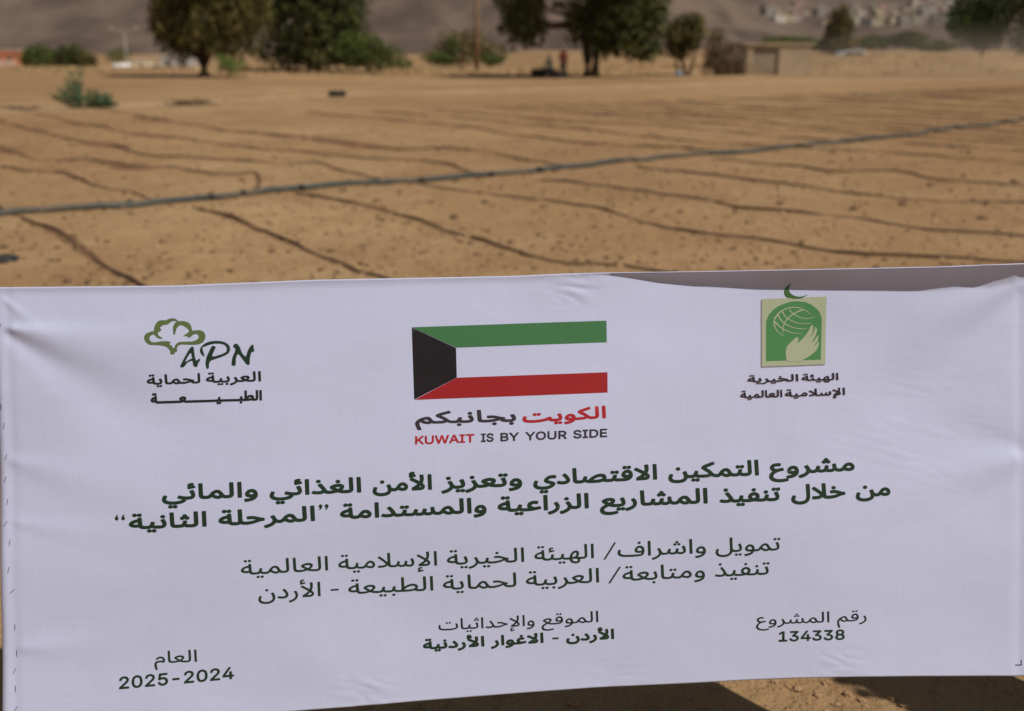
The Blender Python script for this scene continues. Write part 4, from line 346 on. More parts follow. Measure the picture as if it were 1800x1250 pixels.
(209,1171,[[1948,4,1930,9,1824,159,1824,185,1828,191,1944,181,1948,220,1954,222,1984,219,1990,217,1992,213,1993,177,2022,174,2026,171,2028,143,2026,138,2020,135,1993,137,1992,85,1986,77,1952,80,1946,85,1944,142,1883,147,1975,15,1976,9,1972,3],[1686,26,1652,37,1628,55,1611,81,1608,97,1610,107,1616,110,1650,106,1654,103,1657,87,1664,77,1678,68,1696,63,1716,64,1729,71,1736,81,1735,95,1728,107,1714,123,1608,223,1607,247,1612,253,1780,238,1787,233,1787,207,1780,200,1682,209,1764,129,1779,105,1783,83,1781,67,1775,55,1754,36,1722,25],[1468,46,1430,56,1402,76,1382,107,1371,149,1372,195,1386,233,1398,248,1410,258,1424,265,1444,269,1468,270,1492,265,1510,259,1528,247,1552,217,1561,195,1566,169,1566,141,1563,115,1556,93,1544,74,1532,62,1514,52,1492,46],[1232,68,1198,78,1170,97,1154,123,1151,139,1152,149,1158,152,1193,149,1197,145,1200,129,1207,119,1220,110,1238,106,1258,107,1271,113,1278,123,1278,137,1270,151,1256,166,1151,265,1150,289,1156,296,1322,281,1330,275,1330,249,1324,242,1225,251,1305,173,1320,151,1326,129,1325,115,1320,101,1301,81,1270,69],[1469,85,1494,89,1510,105,1518,133,1519,167,1513,195,1500,216,1482,228,1458,231,1440,226,1426,209,1418,183,1418,151,1422,127,1433,105,1448,91],[850,106,716,119,710,123,694,229,696,235,702,238,734,238,762,224,794,222,806,225,817,233,823,243,825,253,823,267,814,280,800,290,782,295,766,295,750,291,742,285,737,273,732,268,694,272,690,279,695,299,704,311,716,321,736,330,754,334,774,334,800,330,820,324,838,313,853,301,863,287,872,263,873,241,865,219,850,200,830,188,804,182,778,183,746,191,752,154,858,143,861,137,861,113,856,107],[544,132,510,143,484,161,468,187,464,203,466,213,472,216,506,213,510,209,514,193,521,183,534,174,552,170,572,171,585,177,592,187,592,201,584,214,570,230,465,329,463,353,468,359,636,344,643,339,644,313,638,306,538,315,619,237,634,215,639,191,634,165,625,153,612,143,580,132],[328,152,292,160,260,181,238,213,228,253,229,301,242,339,254,354,266,364,280,371,300,376,326,376,348,372,366,365,384,353,398,339,409,323,417,301,422,277,423,247,419,221,404,185,390,170,371,159,350,153],[92,174,56,184,30,201,11,227,7,245,8,255,14,258,50,255,53,251,57,235,64,225,78,216,96,212,114,213,128,219,135,231,134,245,112,273,8,371,6,395,12,402,178,387,186,381,186,355,180,349,81,357,162,279,177,257,182,235,181,221,176,207,158,187,128,175],[316,193,340,191,358,201,371,223,376,253,373,289,363,315,344,332,320,338,300,334,287,323,278,303,274,277,276,245,284,219,298,202],[1054,192,952,202,946,209,947,235,954,240,1070,229,1075,223,1074,197,1068,191]]),
],
'logo_1': [
(362,651,[[929,9,925,18,933,184,939,189,973,187,979,180,971,14,965,8],[843,12,836,14,833,20,841,142,840,152,837,156,801,160,754,158,774,136,778,126,779,114,774,104,765,96,739,88,709,86,679,89,647,98,623,110,613,122,617,137,625,146,655,160,627,165,595,167,579,164,547,120,538,110,533,109,503,118,498,124,499,130,523,162,524,174,517,188,503,200,485,210,431,227,427,232,428,238,443,258,477,250,505,240,531,226,549,211,561,196,585,201,623,199,663,194,701,184,751,193,809,194,843,190,867,182,882,168,887,148,880,18,873,11],[123,32,107,37,99,47,93,40,83,35,61,35,48,44,46,58,53,66,67,71,87,68,99,55,103,62,113,68,137,67,150,58,151,44,141,35],[111,82,106,86,105,100,73,107,47,117,27,128,13,142,7,156,10,172,21,183,41,192,79,196,119,194,141,208,175,214,235,211,267,199,277,205,293,208,349,209,381,205,405,198,421,186,430,170,431,152,427,134,412,104,403,98,369,107,365,112,386,156,386,166,379,171,331,176,293,173,292,166,299,142,298,136,293,133,261,130,255,134,244,164,235,175,205,180,169,178,162,174,158,166,151,84,145,80],[686,122,717,120,733,126,723,137,705,146,667,126],[96,136,109,136,109,161,75,162,53,156,67,145],[375,214,363,218,355,226,353,234,357,242,365,248,377,251,391,249,401,244,407,234,403,222,391,214],[283,218,271,224,265,232,257,224,247,219,225,221,213,230,212,244,219,252,233,256,253,253,265,241,270,248,279,253,303,252,316,242,316,228,303,218]]),
(259,655,[[894,4,889,11,896,139,895,147,890,149,862,152,829,151,834,141,831,123,826,118,796,116,722,97,680,94,648,98,636,103,635,109,644,131,704,129,730,132,743,137,676,154,612,159,596,153,569,119,554,106,538,99,516,97,494,102,474,111,454,127,424,161,416,165,404,167,376,166,367,161,356,25,350,22,318,23,312,31,321,171,328,184,340,193,358,199,386,201,430,198,446,191,462,179,490,193,522,200,552,197,574,186,606,194,658,191,712,181,774,160,792,176,818,184,866,186,906,180,931,167,938,157,941,145,934,11,928,3],[108,26,96,31,88,41,82,33,74,29,52,29,39,39,38,53,46,61,58,65,76,62,88,51,104,62,126,61,139,51,139,37,126,27],[124,75,98,77,95,81,94,94,48,106,14,126,4,139,0,153,2,165,12,176,28,184,52,189,108,188,132,203,168,208,204,207,234,202,254,194,268,183,276,167,276,145,262,111,255,99,250,97,216,105,212,111,232,153,233,163,230,168,216,172,180,174,152,170,146,159,140,81,136,75],[92,129,98,129,100,155,68,156,46,151,48,145,60,138],[507,133,518,131,528,135,541,151,546,161,536,166,520,165,504,161,488,152,486,149,490,145],[242,213,232,217,222,226,208,215,186,216,174,225,172,239,180,247,192,251,210,249,224,238,238,248,260,248,273,237,273,223,260,213]]),
],
'logo_2': [
(264,684,[[1933,9,1927,19,1932,183,1941,191,1967,191,1974,187,1977,179,1971,17,1969,11,1963,7],[1871,10,1865,15,1863,21,1868,149,1867,152,1859,154,1835,153,1838,135,1833,117,1819,102,1801,93,1779,91,1757,94,1735,102,1713,115,1708,25,1705,19,1697,16,1673,17,1664,25,1669,155,1665,160,1632,159,1637,131,1635,124,1629,119,1603,116,1593,123,1583,159,1569,164,1249,173,1242,171,1247,145,1245,136,1239,132,1215,129,1205,135,1194,171,1181,176,641,194,629,193,638,179,643,165,643,151,637,139,617,125,587,121,565,125,545,132,527,143,517,153,515,163,518,175,525,185,540,195,537,197,141,211,131,210,128,205,122,123,119,117,111,114,83,116,78,123,77,134,51,143,29,156,13,177,9,199,17,216,35,229,61,234,89,233,109,248,135,253,517,240,551,236,583,225,613,233,649,236,1181,218,1184,219,1176,227,1173,239,1175,247,1181,255,1199,260,1217,252,1225,257,1237,259,1251,253,1259,243,1259,231,1248,217,1251,215,1569,205,1591,202,1609,194,1625,200,1651,202,1743,198,1795,188,1817,194,1841,196,1867,194,1885,190,1905,175,1913,153,1908,19,1905,13,1899,9],[91,67,79,74,63,67,45,72,36,87,39,102,47,109,57,112,69,111,79,104,95,111,112,107,121,95,120,79,107,67],[1771,133,1785,133,1793,137,1793,143,1787,147,1759,155,1727,157,1750,141],[581,163,598,165,587,178,570,165],[74,177,80,177,79,193,55,190,61,183],[1605,201,1589,209,1584,217,1583,227,1586,235,1593,242,1611,246,1627,237,1633,221,1630,213,1623,205],[1215,209,1219,208,1231,213,1215,221,1200,215]]),
],
'slogan_red': [
(917,711,[[1412,3,1397,5,1391,15,1401,213,1405,219,1412,223,1458,220,1466,215,1468,207,1457,11,1454,5,1448,1],[1308,9,1278,11,1270,21,1280,167,1277,181,1230,187,1186,182,1174,176,1122,138,1056,107,1194,61,1199,53,1197,43,1176,21,1166,19,1012,71,984,86,973,101,970,117,978,128,1072,172,1093,185,1095,187,1094,189,1052,197,940,204,932,179,916,159,896,146,864,139,838,139,816,143,778,161,760,177,749,195,744,215,748,231,758,242,776,251,831,259,800,268,738,279,733,285,732,291,743,317,748,322,756,324,814,314,854,303,900,281,930,252,1074,241,1112,233,1140,220,1180,232,1222,235,1282,229,1318,217,1332,207,1341,195,1346,179,1347,159,1336,17,1328,9],[288,127,268,133,256,144,248,137,234,131,220,131,204,134,186,147,183,155,184,165,194,177,214,182,239,179,256,165,266,173,278,177,294,178,309,175,320,169,327,161,330,151,328,143,322,135,312,129],[658,133,620,142,612,150,612,159,632,188,641,207,638,217,624,221,558,226,520,224,516,223,522,209,518,199,476,188,416,216,332,237,228,250,124,252,88,247,75,239,74,229,84,203,79,191,32,185,23,191,12,213,7,233,7,249,11,263,18,272,42,287,78,296,134,301,218,298,312,288,392,273,458,254,472,264,496,271,534,274,582,273,564,282,556,297,560,312,576,321,592,323,608,321,620,315,630,306,648,318,672,318,690,312,700,301,702,287,692,274,676,268,656,268,640,274,628,284,616,275,598,271,640,264,668,255,690,241,701,225,705,199,696,169,675,135,668,131],[836,187,860,190,868,197,873,207,838,209,812,207,819,195]]),
],
'slogan_dark': [
(730,718,[[1089,9,1081,14,1079,22,1093,182,1099,197,1109,209,1121,216,1141,222,1213,227,1311,222,1387,210,1483,186,1507,204,1547,214,1605,217,1683,213,1721,204,1741,195,1759,180,1767,162,1767,142,1759,120,1737,87,1730,80,1723,78,1671,87,1662,94,1662,106,1685,134,1696,154,1695,160,1681,165,1633,169,1577,168,1578,160,1573,138,1565,130,1517,128,1397,105,1329,102,1277,106,1255,112,1252,124,1267,152,1273,154,1359,149,1401,152,1413,156,1353,168,1293,176,1223,180,1179,177,1170,174,1167,164,1153,14,1143,8],[587,25,409,72,376,86,363,100,360,118,367,128,479,174,503,187,507,192,445,200,357,202,335,200,313,189,283,155,267,141,247,132,223,128,189,130,143,140,97,155,59,174,36,190,19,206,7,224,1,244,2,260,8,284,37,346,46,360,55,364,107,357,115,350,115,340,91,294,78,258,79,240,89,223,121,238,153,248,187,255,221,257,259,253,291,241,315,247,341,250,473,245,523,237,561,223,601,236,647,241,727,238,753,232,775,223,793,230,817,235,903,235,961,228,1001,215,1015,204,1023,192,1028,178,1028,164,1022,146,1009,122,993,101,985,97,931,107,922,114,923,125,945,152,956,172,955,179,945,184,875,189,817,185,813,182,826,152,822,142,815,138,765,135,755,140,735,180,721,189,695,193,657,194,629,191,604,184,541,144,461,110,473,105,623,66,628,58,625,48,601,26],[945,44,927,51,918,62,917,76,927,87,945,93,967,94,987,88,999,78,1001,62,992,50,971,43],[203,178,213,179,221,183,242,208,221,209,191,205,165,198,150,190],[1685,213,1663,218,1648,228,1643,242,1648,254,1663,263,1683,266,1705,263,1722,254,1729,240,1724,226,1709,217],[1375,221,1357,228,1346,240,1346,254,1355,265,1373,271,1395,272,1415,266,1427,257,1430,242,1421,229,1401,221],[769,238,749,242,735,252,730,266,737,279,753,287,775,290,797,285,811,276,816,262,809,248,793,240]]),
],
'english_red': [
(730,760,[[983,5,891,9,885,15,885,33,889,38,943,37,943,147,949,155,975,155,981,149,983,35,1033,33,1040,27,1040,9,1035,4],[831,11,781,13,775,19,775,37,777,41,805,42,806,45,806,129,781,132,776,135,774,155,779,161,869,159,876,153,877,135,873,130,845,129,845,41,875,37,876,15,869,10],[679,17,667,18,663,21,595,159,595,165,599,169,631,167,651,130,717,127,737,163,765,163,771,159,771,151,703,20,697,17],[577,21,563,22,559,25,525,122,491,30,487,26,457,26,451,29,417,124,381,32,375,29,347,32,345,41,397,175,429,176,435,173,471,80,505,169,511,173,544,169,597,29,593,21],[323,31,299,32,293,37,293,127,290,137,275,150,251,155,225,151,216,145,211,137,208,39,201,36,173,39,171,45,171,137,175,151,185,165,197,174,213,181,251,185,287,179,315,163,325,149,331,131,331,37],[121,39,114,41,41,102,38,45,33,43,9,44,2,47,1,185,4,191,33,192,38,189,40,145,59,129,119,187,151,187,157,183,155,174,87,107,157,49,157,43,153,39],[682,59,702,97,665,99]]),
],
'english_dark': [
(845,759,[[146,1,124,9,108,23,101,40,102,60,111,72,126,81,186,97,191,102,191,110,178,120,154,123,136,118,126,102,102,103,96,108,97,118,107,136,126,148,152,153,182,150,203,142,218,127,225,110,222,90,213,78,198,69,140,53,134,48,134,42,146,32,168,29,184,34,194,49,216,48,222,44,222,34,213,18,196,5,174,0],[56,6,6,8,1,12,2,34,27,38,27,126,2,130,0,150,4,156,82,154,88,150,86,126,61,124,61,36,86,32,88,10,82,5]]),
(879,757,[[288,4,238,65,188,8,158,8,151,12,153,20,218,94,219,148,224,154,250,154,256,150,257,94,324,12,324,6,320,2],[62,12,6,14,1,18,0,156,4,163,80,160,104,157,128,146,142,128,145,114,142,101,135,90,122,80,132,70,137,58,137,44,131,32,121,22,104,15],[38,42,88,42,98,47,101,56,95,64,84,69,38,72],[54,100,94,101,105,108,108,118,102,125,90,130,38,133,38,102]]),
(922,754,[[605,4,587,5,581,10,581,146,583,152,615,152,619,146,619,100,651,99,691,148,727,147,729,138,693,92,713,77,722,60,722,40,713,21,699,10,677,4],[517,8,513,14,511,110,497,125,471,131,443,126,434,120,429,112,427,14,421,11,393,14,391,20,391,114,396,130,409,144,439,158,477,160,513,152,529,143,540,132,547,120,550,106,550,12,545,7],[265,16,231,26,215,36,203,49,189,76,187,94,190,114,203,140,217,152,231,160,265,168,305,164,335,150,357,128,367,100,365,68,351,42,329,25,299,16],[145,22,93,84,43,27,11,27,5,32,7,39,74,114,74,166,77,173,105,173,110,170,112,112,180,30,179,24,175,21],[631,32,659,32,675,34,684,42,684,56,679,63,667,68,619,71,619,34],[267,46,287,45,305,49,319,58,327,70,331,88,327,108,317,123,301,133,279,138,257,136,239,127,228,112,225,90,230,70,245,55]]),
(1006,751,[[538,4,474,7,468,11,467,148,472,155,590,151,597,146,597,128,592,122,505,124,506,94,584,91,589,86,589,66,584,62,505,64,506,35,590,31,595,28,596,8,592,3],[332,12,288,14,283,18,283,156,288,163,358,160,392,153,410,144,424,133,441,106,444,88,442,64,435,46,422,31,406,21,386,14],[230,16,168,19,162,22,161,40,164,46,193,48,193,136,164,140,161,160,166,167,256,164,262,160,263,142,260,136,231,134,231,46,260,43,263,38,263,20,256,15],[82,20,56,23,32,31,16,42,6,58,8,80,22,96,46,106,100,116,113,124,110,132,102,138,72,144,46,139,34,123,4,124,0,132,7,150,20,162,38,170,74,174,110,168,134,156,148,136,150,124,148,113,134,96,110,87,54,76,43,68,43,62,50,56,76,50,102,54,116,69,145,66,147,60,145,50,132,34,110,24],[321,42,370,42,386,47,396,54,404,66,407,82,404,100,396,114,384,123,368,129,321,132]]),
],
'charity_1': [
(1407,654,[[569,9,545,9,541,13,547,103,545,109,539,111,485,112,483,111,492,91,489,76,475,64,453,60,431,64,409,77,393,94,383,116,328,115,331,89,305,85,299,89,289,112,279,118,243,120,219,117,217,113,223,93,219,90,195,88,190,91,181,113,175,119,157,122,133,122,125,120,121,115,115,57,109,53,85,54,81,57,80,67,51,73,25,83,9,96,5,111,11,121,27,129,55,133,91,131,107,141,129,146,173,144,199,135,215,141,237,143,281,141,309,133,333,140,385,139,395,155,415,166,441,171,473,170,489,165,501,157,506,147,505,136,555,131,569,126,578,117,582,97,575,15,574,11],[615,8,612,13,618,129,623,132,649,131,652,127,646,11,641,7],[49,21,36,29,35,37,39,42,57,46,72,39,74,31,70,25,61,21],[87,20,79,25,76,31,81,41,99,45,114,37,115,29,109,22,99,19],[193,33,171,37,160,47,159,55,163,63,159,69,165,81,227,69,227,64,219,53,197,57,185,53,207,52,211,49,214,39,212,35],[445,85,453,83,457,87,454,101,441,109,419,113,428,97],[76,91,83,91,85,109,57,110,39,105,53,96],[420,135,459,134,471,137,474,143,463,148,443,148,429,143],[285,147,271,151,266,159,269,168,279,172,297,170,307,160,315,169,331,171,341,168,346,161,345,153,335,146,317,147,309,153,307,158,299,150]]),
(1312,656,[[856,7,853,12,860,128,864,131,894,130,897,126,890,10,886,6],[776,9,773,14,780,102,776,109,720,112,716,110,720,104,718,92,714,89,688,88,622,74,584,72,546,78,545,82,552,97,618,97,639,100,641,102,630,105,562,116,496,117,487,114,494,94,492,90,462,87,458,90,448,112,442,117,426,120,396,121,382,117,358,90,346,81,320,88,317,92,339,118,340,126,334,136,306,151,258,164,256,170,267,184,272,185,306,177,336,166,356,155,370,141,390,145,424,144,448,141,468,134,478,139,496,141,558,140,608,133,670,117,686,129,712,135,758,135,794,129,810,120,818,104,811,12,806,8],[60,26,50,28,43,34,41,40,44,46,52,50,64,52,82,45,84,38,80,30],[100,26,92,30,88,36,88,42,94,47,114,50,129,42,130,34,124,28,112,24],[572,42,564,46,561,52,562,58,568,63,590,65,604,56,603,48,596,42,584,40],[96,60,93,72,46,82,16,98,10,106,8,116,12,124,22,131,58,138,104,137,130,149,168,151,226,144,242,137,251,126,253,114,251,102,238,80,230,74,202,80,198,84,216,112,217,120,214,124,168,128,142,125,136,116,130,61,126,59],[89,96,96,96,96,115,62,115,46,110,62,102],[482,148,468,156,467,164,472,169,482,173,494,172,509,164,509,156,504,151,494,147],[432,150,424,154,420,160,421,166,426,171,446,174,462,166,463,158,456,151,444,148],[178,156,168,159,162,166,162,172,168,178,188,181,204,173,205,166,200,159,190,156],[220,156,212,160,208,166,210,173,216,177,238,179,251,170,250,162,244,157,232,154]]),
],
'charity_2': [
(1378,680,[[1022,6,1020,11,1026,131,1030,135,1056,134,1060,129,1054,9,1050,5],[952,9,940,10,936,13,941,43,936,64,855,33,836,47,838,54,916,85,898,99,859,119,858,135,860,140,952,137,972,131,985,121,988,111,987,101,964,79,971,65,975,49,971,11,968,7],[526,21,521,25,524,97,488,74,442,49,420,61,419,65,422,68,472,95,507,119,478,127,428,130,422,147,426,152,456,153,488,150,512,144,530,134,548,146,574,149,616,147,640,139,652,145,670,147,702,145,722,137,740,143,770,144,802,135,811,127,816,117,818,105,815,93,805,73,798,65,769,73,768,77,785,109,784,115,776,119,741,119,743,91,716,87,712,91,703,115,694,122,660,121,658,117,664,96,636,91,622,116,615,123,594,126,568,124,564,121,562,113,556,23,552,20],[46,32,31,41,29,47,32,53,48,59,66,53,69,45,66,38,58,33],[82,32,74,37,71,43,71,49,76,54,94,57,102,55,109,49,110,41,104,34,94,31],[100,67,78,68,76,81,34,91,18,99,6,109,0,121,3,133,12,141,30,147,56,150,86,148,104,159,132,163,174,161,200,153,222,159,264,159,282,156,298,148,324,154,354,156,384,148,394,139,398,129,397,113,386,99,367,89,346,86,328,88,312,95,278,129,266,135,236,136,218,133,222,107,196,103,191,105,183,127,176,135,156,139,126,138,118,135,115,129,110,71,106,67],[943,101,946,100,953,105,956,109,955,111,926,114],[76,105,78,105,78,125,50,125,34,121,48,111],[337,111,348,110,357,113,366,121,367,127,350,132,318,129,317,127,324,119],[872,142,858,147,850,157,849,165,852,173,849,179,854,190,880,187,916,179,916,173,909,163,888,166,876,163,880,160,900,159,904,147,902,143],[212,166,202,171,198,178,186,168,168,169,159,175,157,185,166,192,178,194,190,190,198,181,201,187,208,191,226,191,236,184,236,173,226,167]]),
(1300,683,[[658,10,644,11,640,14,644,114,622,118,589,116,604,98,606,88,604,80,590,68,564,64,526,71,510,78,501,86,500,92,504,102,527,118,494,122,471,120,467,110,462,20,458,16,434,18,432,22,437,114,442,132,456,143,482,146,522,143,556,134,582,140,612,142,642,140,660,134,672,122,675,102,670,14,666,10],[700,10,698,14,703,134,708,139,730,138,733,132,728,12,724,8],[394,18,378,19,374,22,379,114,378,122,374,124,344,124,313,88,301,82,286,81,270,84,256,92,220,130,182,129,186,102,162,98,158,100,146,129,132,133,106,133,100,130,97,124,92,64,88,61,66,61,63,64,62,75,36,82,16,92,3,106,1,122,8,133,22,140,44,144,72,142,86,153,106,157,142,156,166,148,184,154,222,154,238,148,250,138,270,150,292,154,310,152,324,145,348,150,382,147,402,136,409,118,404,22,400,18],[40,26,29,30,24,38,26,46,36,52,50,51,58,43,68,51,80,51,88,47,92,40,91,32,82,26,68,26,58,35,51,28],[552,88,568,88,576,92,572,99,560,107,534,92],[56,100,65,100,64,119,42,119,30,115,38,106],[284,104,296,109,306,124,305,128,298,131,286,129,266,118,274,109],[142,162,134,166,129,174,132,182,140,187,154,187,164,178,172,186,184,187,192,184,198,176,195,166,186,161,172,162,164,171,154,163]]),
],
'tree_emblem': [
(256,559,[[462,3,420,13,373,35,300,33,263,39,246,47,218,69,196,99,187,117,175,155,164,225,130,230,72,247,52,257,23,277,12,291,1,321,0,337,5,371,24,407,38,423,68,449,83,457,108,464,276,474,333,484,372,496,402,515,426,539,436,555,449,583,448,615,453,627,471,633,493,634,515,629,524,619,538,590,571,583,567,537,570,511,583,487,608,470,648,460,832,467,905,464,932,460,975,446,1012,425,1028,409,1039,393,1054,359,1060,317,1052,279,1034,249,1022,237,992,219,954,211,888,213,845,221,832,217,823,197,814,143,795,109,780,92,744,69,720,59,672,50,623,47,576,51,562,57,530,83,511,113,499,151,496,189,501,257,506,277,512,289,520,294,528,289,536,270,560,179,576,155,598,135,612,127,623,122,652,125,684,138,730,170,760,197,775,221,776,231,764,247,685,303,680,311,685,315,705,318,748,308,749,313,740,333,748,338,774,340,794,335,807,327,840,294,854,286,880,277,904,278,922,287,934,296,940,305,945,325,937,349,930,360,908,379,874,396,824,407,792,410,645,411,623,413,592,421,566,437,543,461,533,477,520,523,512,523,490,509,478,481,448,467,443,459,441,437,458,419,456,411,406,403,316,401,286,403,208,417,160,419,140,416,116,405,100,385,94,371,90,347,93,333,104,315,116,303,128,294,162,280,180,294,216,332,240,347,293,360,306,359,317,351,315,345,309,339,260,309,242,287,235,267,242,249,284,219,300,201,296,193,280,183,272,173,272,167,278,158,300,138,323,123,340,117,412,108,448,70,486,52,526,47,558,54,573,53,581,49,584,43,573,33,533,10,500,1]]),
],
'initials': [
(317,609,[[211,1,191,14,177,31,143,85,97,167,49,256,18,319,9,351,13,359,45,361,73,356,81,349,123,293,139,277,179,255,211,245,221,246,228,253,234,311,242,333,250,343,263,351,289,356,303,352,310,343,322,293,355,243,357,231,355,221,351,213,337,211,329,215,309,239,293,242,285,235,277,217,264,167,247,17,243,8,237,3,223,0],[200,109,206,119,209,159,221,189,221,201,211,209,181,222,117,258,102,263,100,259,110,235,155,153,188,115]]),
(352,598,[[275,8,191,17,137,33,87,58,67,72,35,102,14,132,6,158,5,174,9,200,15,216,22,230,43,256,67,273,77,277,85,274,83,262,59,188,51,154,49,136,52,124,57,118,147,83,211,65,247,58,285,55,355,58,407,69,431,80,447,91,467,120,472,140,473,160,469,190,465,198,453,208,379,245,287,274,249,281,225,280,218,270,223,246,277,134,279,120,271,109,247,96,223,97,209,107,196,126,136,250,121,286,112,322,103,386,105,440,115,478,123,489,137,499,151,495,160,482,164,412,177,378,189,362,203,352,223,342,365,295,455,258,499,228,514,212,524,192,532,154,529,120,511,86,481,58,437,33,387,17,331,10]]),
(407,604,[[68,1,50,10,42,20,34,40,34,48,41,60,66,78,74,88,75,104,63,144,25,228,18,262,6,366,11,376,30,384,56,386,76,377,82,350,82,276,91,230,105,196,113,186,122,181,132,184,156,208,264,353,286,367,308,369,318,367,326,356,329,276,334,226,351,164,360,148,370,142,394,139,406,128,409,120,397,94,393,28,388,18,380,14,359,24,330,51,316,72,288,128,266,208,261,218,254,222,246,220,233,212,196,170,184,150,159,76,136,35,123,20,110,8,96,2,84,0]]),
],
'crescent': [
(1378,496,[[134,1,87,38,44,80,25,104,7,138,2,176,10,216,19,234,32,249,48,262,70,272,142,286,194,291,252,290,278,287,318,273,413,218,316,248,292,253,242,254,192,244,150,225,130,211,111,194,89,162,78,126,78,108,93,58,109,32,134,4]]),
],
'plaque': [
(1338,521,[[1090,4,16,50,0,1226,2,1228,1114,1187,1136,4,1136,3]]),
],
'plaque_shade': [
(1335,523,[[1098,6,24,52,8,1228,10,1230,1122,1189,1144,7,1144,5]]),
],
'arch': [
(1345,529,[[468,8,356,38,242,84,144,151,67,236,22,326,13,396,3,1054,964,1026,985,336,979,288,941,190,880,122,798,62,706,22,584,6]]),
],
'globe': [
(1358,539,[[330,4,252,17,204,35,160,59,118,87,81,120,62,145,38,185,36,178,26,176,25,178,8,260,12,342,16,352,22,351,51,414,84,455,122,482,186,517,190,510,108,459,94,446,74,421,57,388,43,350,35,312,34,281,64,317,97,348,163,394,166,462,168,464,179,462,178,404,254,441,332,465,398,473,498,476,498,467,398,462,362,458,310,445,234,415,180,384,185,350,197,312,202,305,234,325,284,350,336,368,390,382,446,391,498,394,591,390,590,383,500,383,420,374,342,354,290,334,244,310,210,286,245,230,256,219,295,242,344,265,397,284,452,298,512,305,596,303,666,292,666,284,566,294,512,293,454,285,376,261,302,227,269,206,284,192,358,139,410,170,458,192,506,206,552,213,600,214,666,206,708,193,736,180,732,175,666,196,598,203,530,197,487,186,462,177,416,155,376,128,442,93,532,64,532,58,558,68,588,84,648,132,653,124,610,87,580,66,476,18,454,11,410,4],[349,20,386,19,432,22,472,31,508,46,432,74,396,92,358,116,326,86,294,46,279,60,312,98,342,126,254,194,229,170,204,138,176,80,174,79,160,84,212,54,258,35,310,24],[156,86,155,88,167,114,188,150,214,183,241,208,216,241,196,276,165,248,137,214,125,192,102,134,115,118],[82,158,84,157,104,202,118,227,150,263,187,294,175,328,164,374,127,346,98,320,42,251,32,258,25,256,30,220,42,226,44,224]]),
],
'hand': [
(1379,570,[[474,3,448,33,410,117,350,199,273,283,212,334,237,259,228,222,191,229,137,275,31,381,8,459,8,533,24,648,290,656,294,625,396,572,494,505,555,443,586,367,594,299,540,351,487,395,571,291,586,223,575,181,555,221,518,274,465,321,525,215,559,125,555,69,532,37,513,101,472,183,425,235,458,183,491,101,495,39,476,2]]),
],
'flag_green': [
(724,563,[[3358,7,1,121,780,477,3418,381,3417,7,3416,5]]),
],
'flag_black': [
(724,575,[[2,7,0,10,44,1262,790,880,777,364]]),
],
'flag_red': [
(729,653,[[3326,4,742,102,0,488,3376,354,3377,4,3376,2]]),
],
}

# ------------------------------------------------------------------ the banner
# The cloth hangs in a plane about 1.75 m in front of the viewer; print and edges are laid out in the
# proportions of the artwork and carried onto that plane, then the cloth's folds are added along its normal.
B_YAW = R(3.0); B_LEAN = R(10); B_P = Vector((0, 1.75, .8))          # leaning back a little on its poles
B_N = Vector((math.sin(B_YAW) * math.cos(B_LEAN), -math.cos(B_YAW) * math.cos(B_LEAN), math.sin(B_LEAN)))
B_T = Vector((math.cos(B_YAW), math.sin(B_YAW), 0))
def on_plane(px, py):
    r = ray(px, py); o = Vector((0, 0, CAM_H)); t = (B_P - o).dot(B_N) / r.dot(B_N); return o + r * t
TOP = [(-30, 507), (0, 505), (310, 502), (450, 496.5), (560, 492), (900, 485.5), (1000, 481), (1200, 477.5), (1350, 474.5), (1500, 471), (1620, 468.5), (1740, 464), (1800, 462), (1850, 459.5)]
BOT = [(-30, 1291), (0, 1289), (512, 1250), (740, 1232), (1050, 1209.7), (1200, 1201.6), (1306, 1196), (1400, 1192.5), (1500, 1190), (1640, 1189), (1800, 1188.5), (1850, 1188.5)]
LEFT = [(450, -16), (505, -14), (700, -8), (900, -5), (1250, -1), (1300, 0)]
RIGHT = [(450, 1838), (1188, 1838), (1200, 1838)]
def interp(t, x):
    for (a, b), (c, d) in zip(t, t[1:]):
        if x <= c: return b + (d - b) * (x - a) / (c - a)
    return t[-1][1]
def gs(x, s): return math.exp(-(x / s) ** 2)
def line_fold(x, y, x0, y0, ang, w0, grow, amp, reach):
    c, s = math.cos(ang), math.sin(ang); dx, dy = x - x0, y - y0
    u = dx * c + dy * s; v = -dx * s + dy * c
    if u < 0: return 0
    w = w0 + grow * u
    return amp * gs(v, w) * smooth(0, 25, u) * math.exp(-(u / reach) ** 2)
def crinkle(x, y, cx, cy, r):
    dx, dy = x - cx, y - cy; d = math.hypot(dx, dy * 1.2)
    if d > r: return 0
    v = Vector((dx * .9 + dy * .5, dy - dx * .25, 0))
    return (abs(noise.noise(Vector((v.x * .018 + cx, v.y * .055, 1)))) * 5 - 1.0) * (1 - d / r) ** 1.2
LIP_W = [(1010, 0), (1070, 4), (1120, 12), (1170, 21), (1237, 29), (1350, 35), (1500, 41), (1644, 46), (1705, 42), (1740, 45), (1800, 34), (1850, 26)]
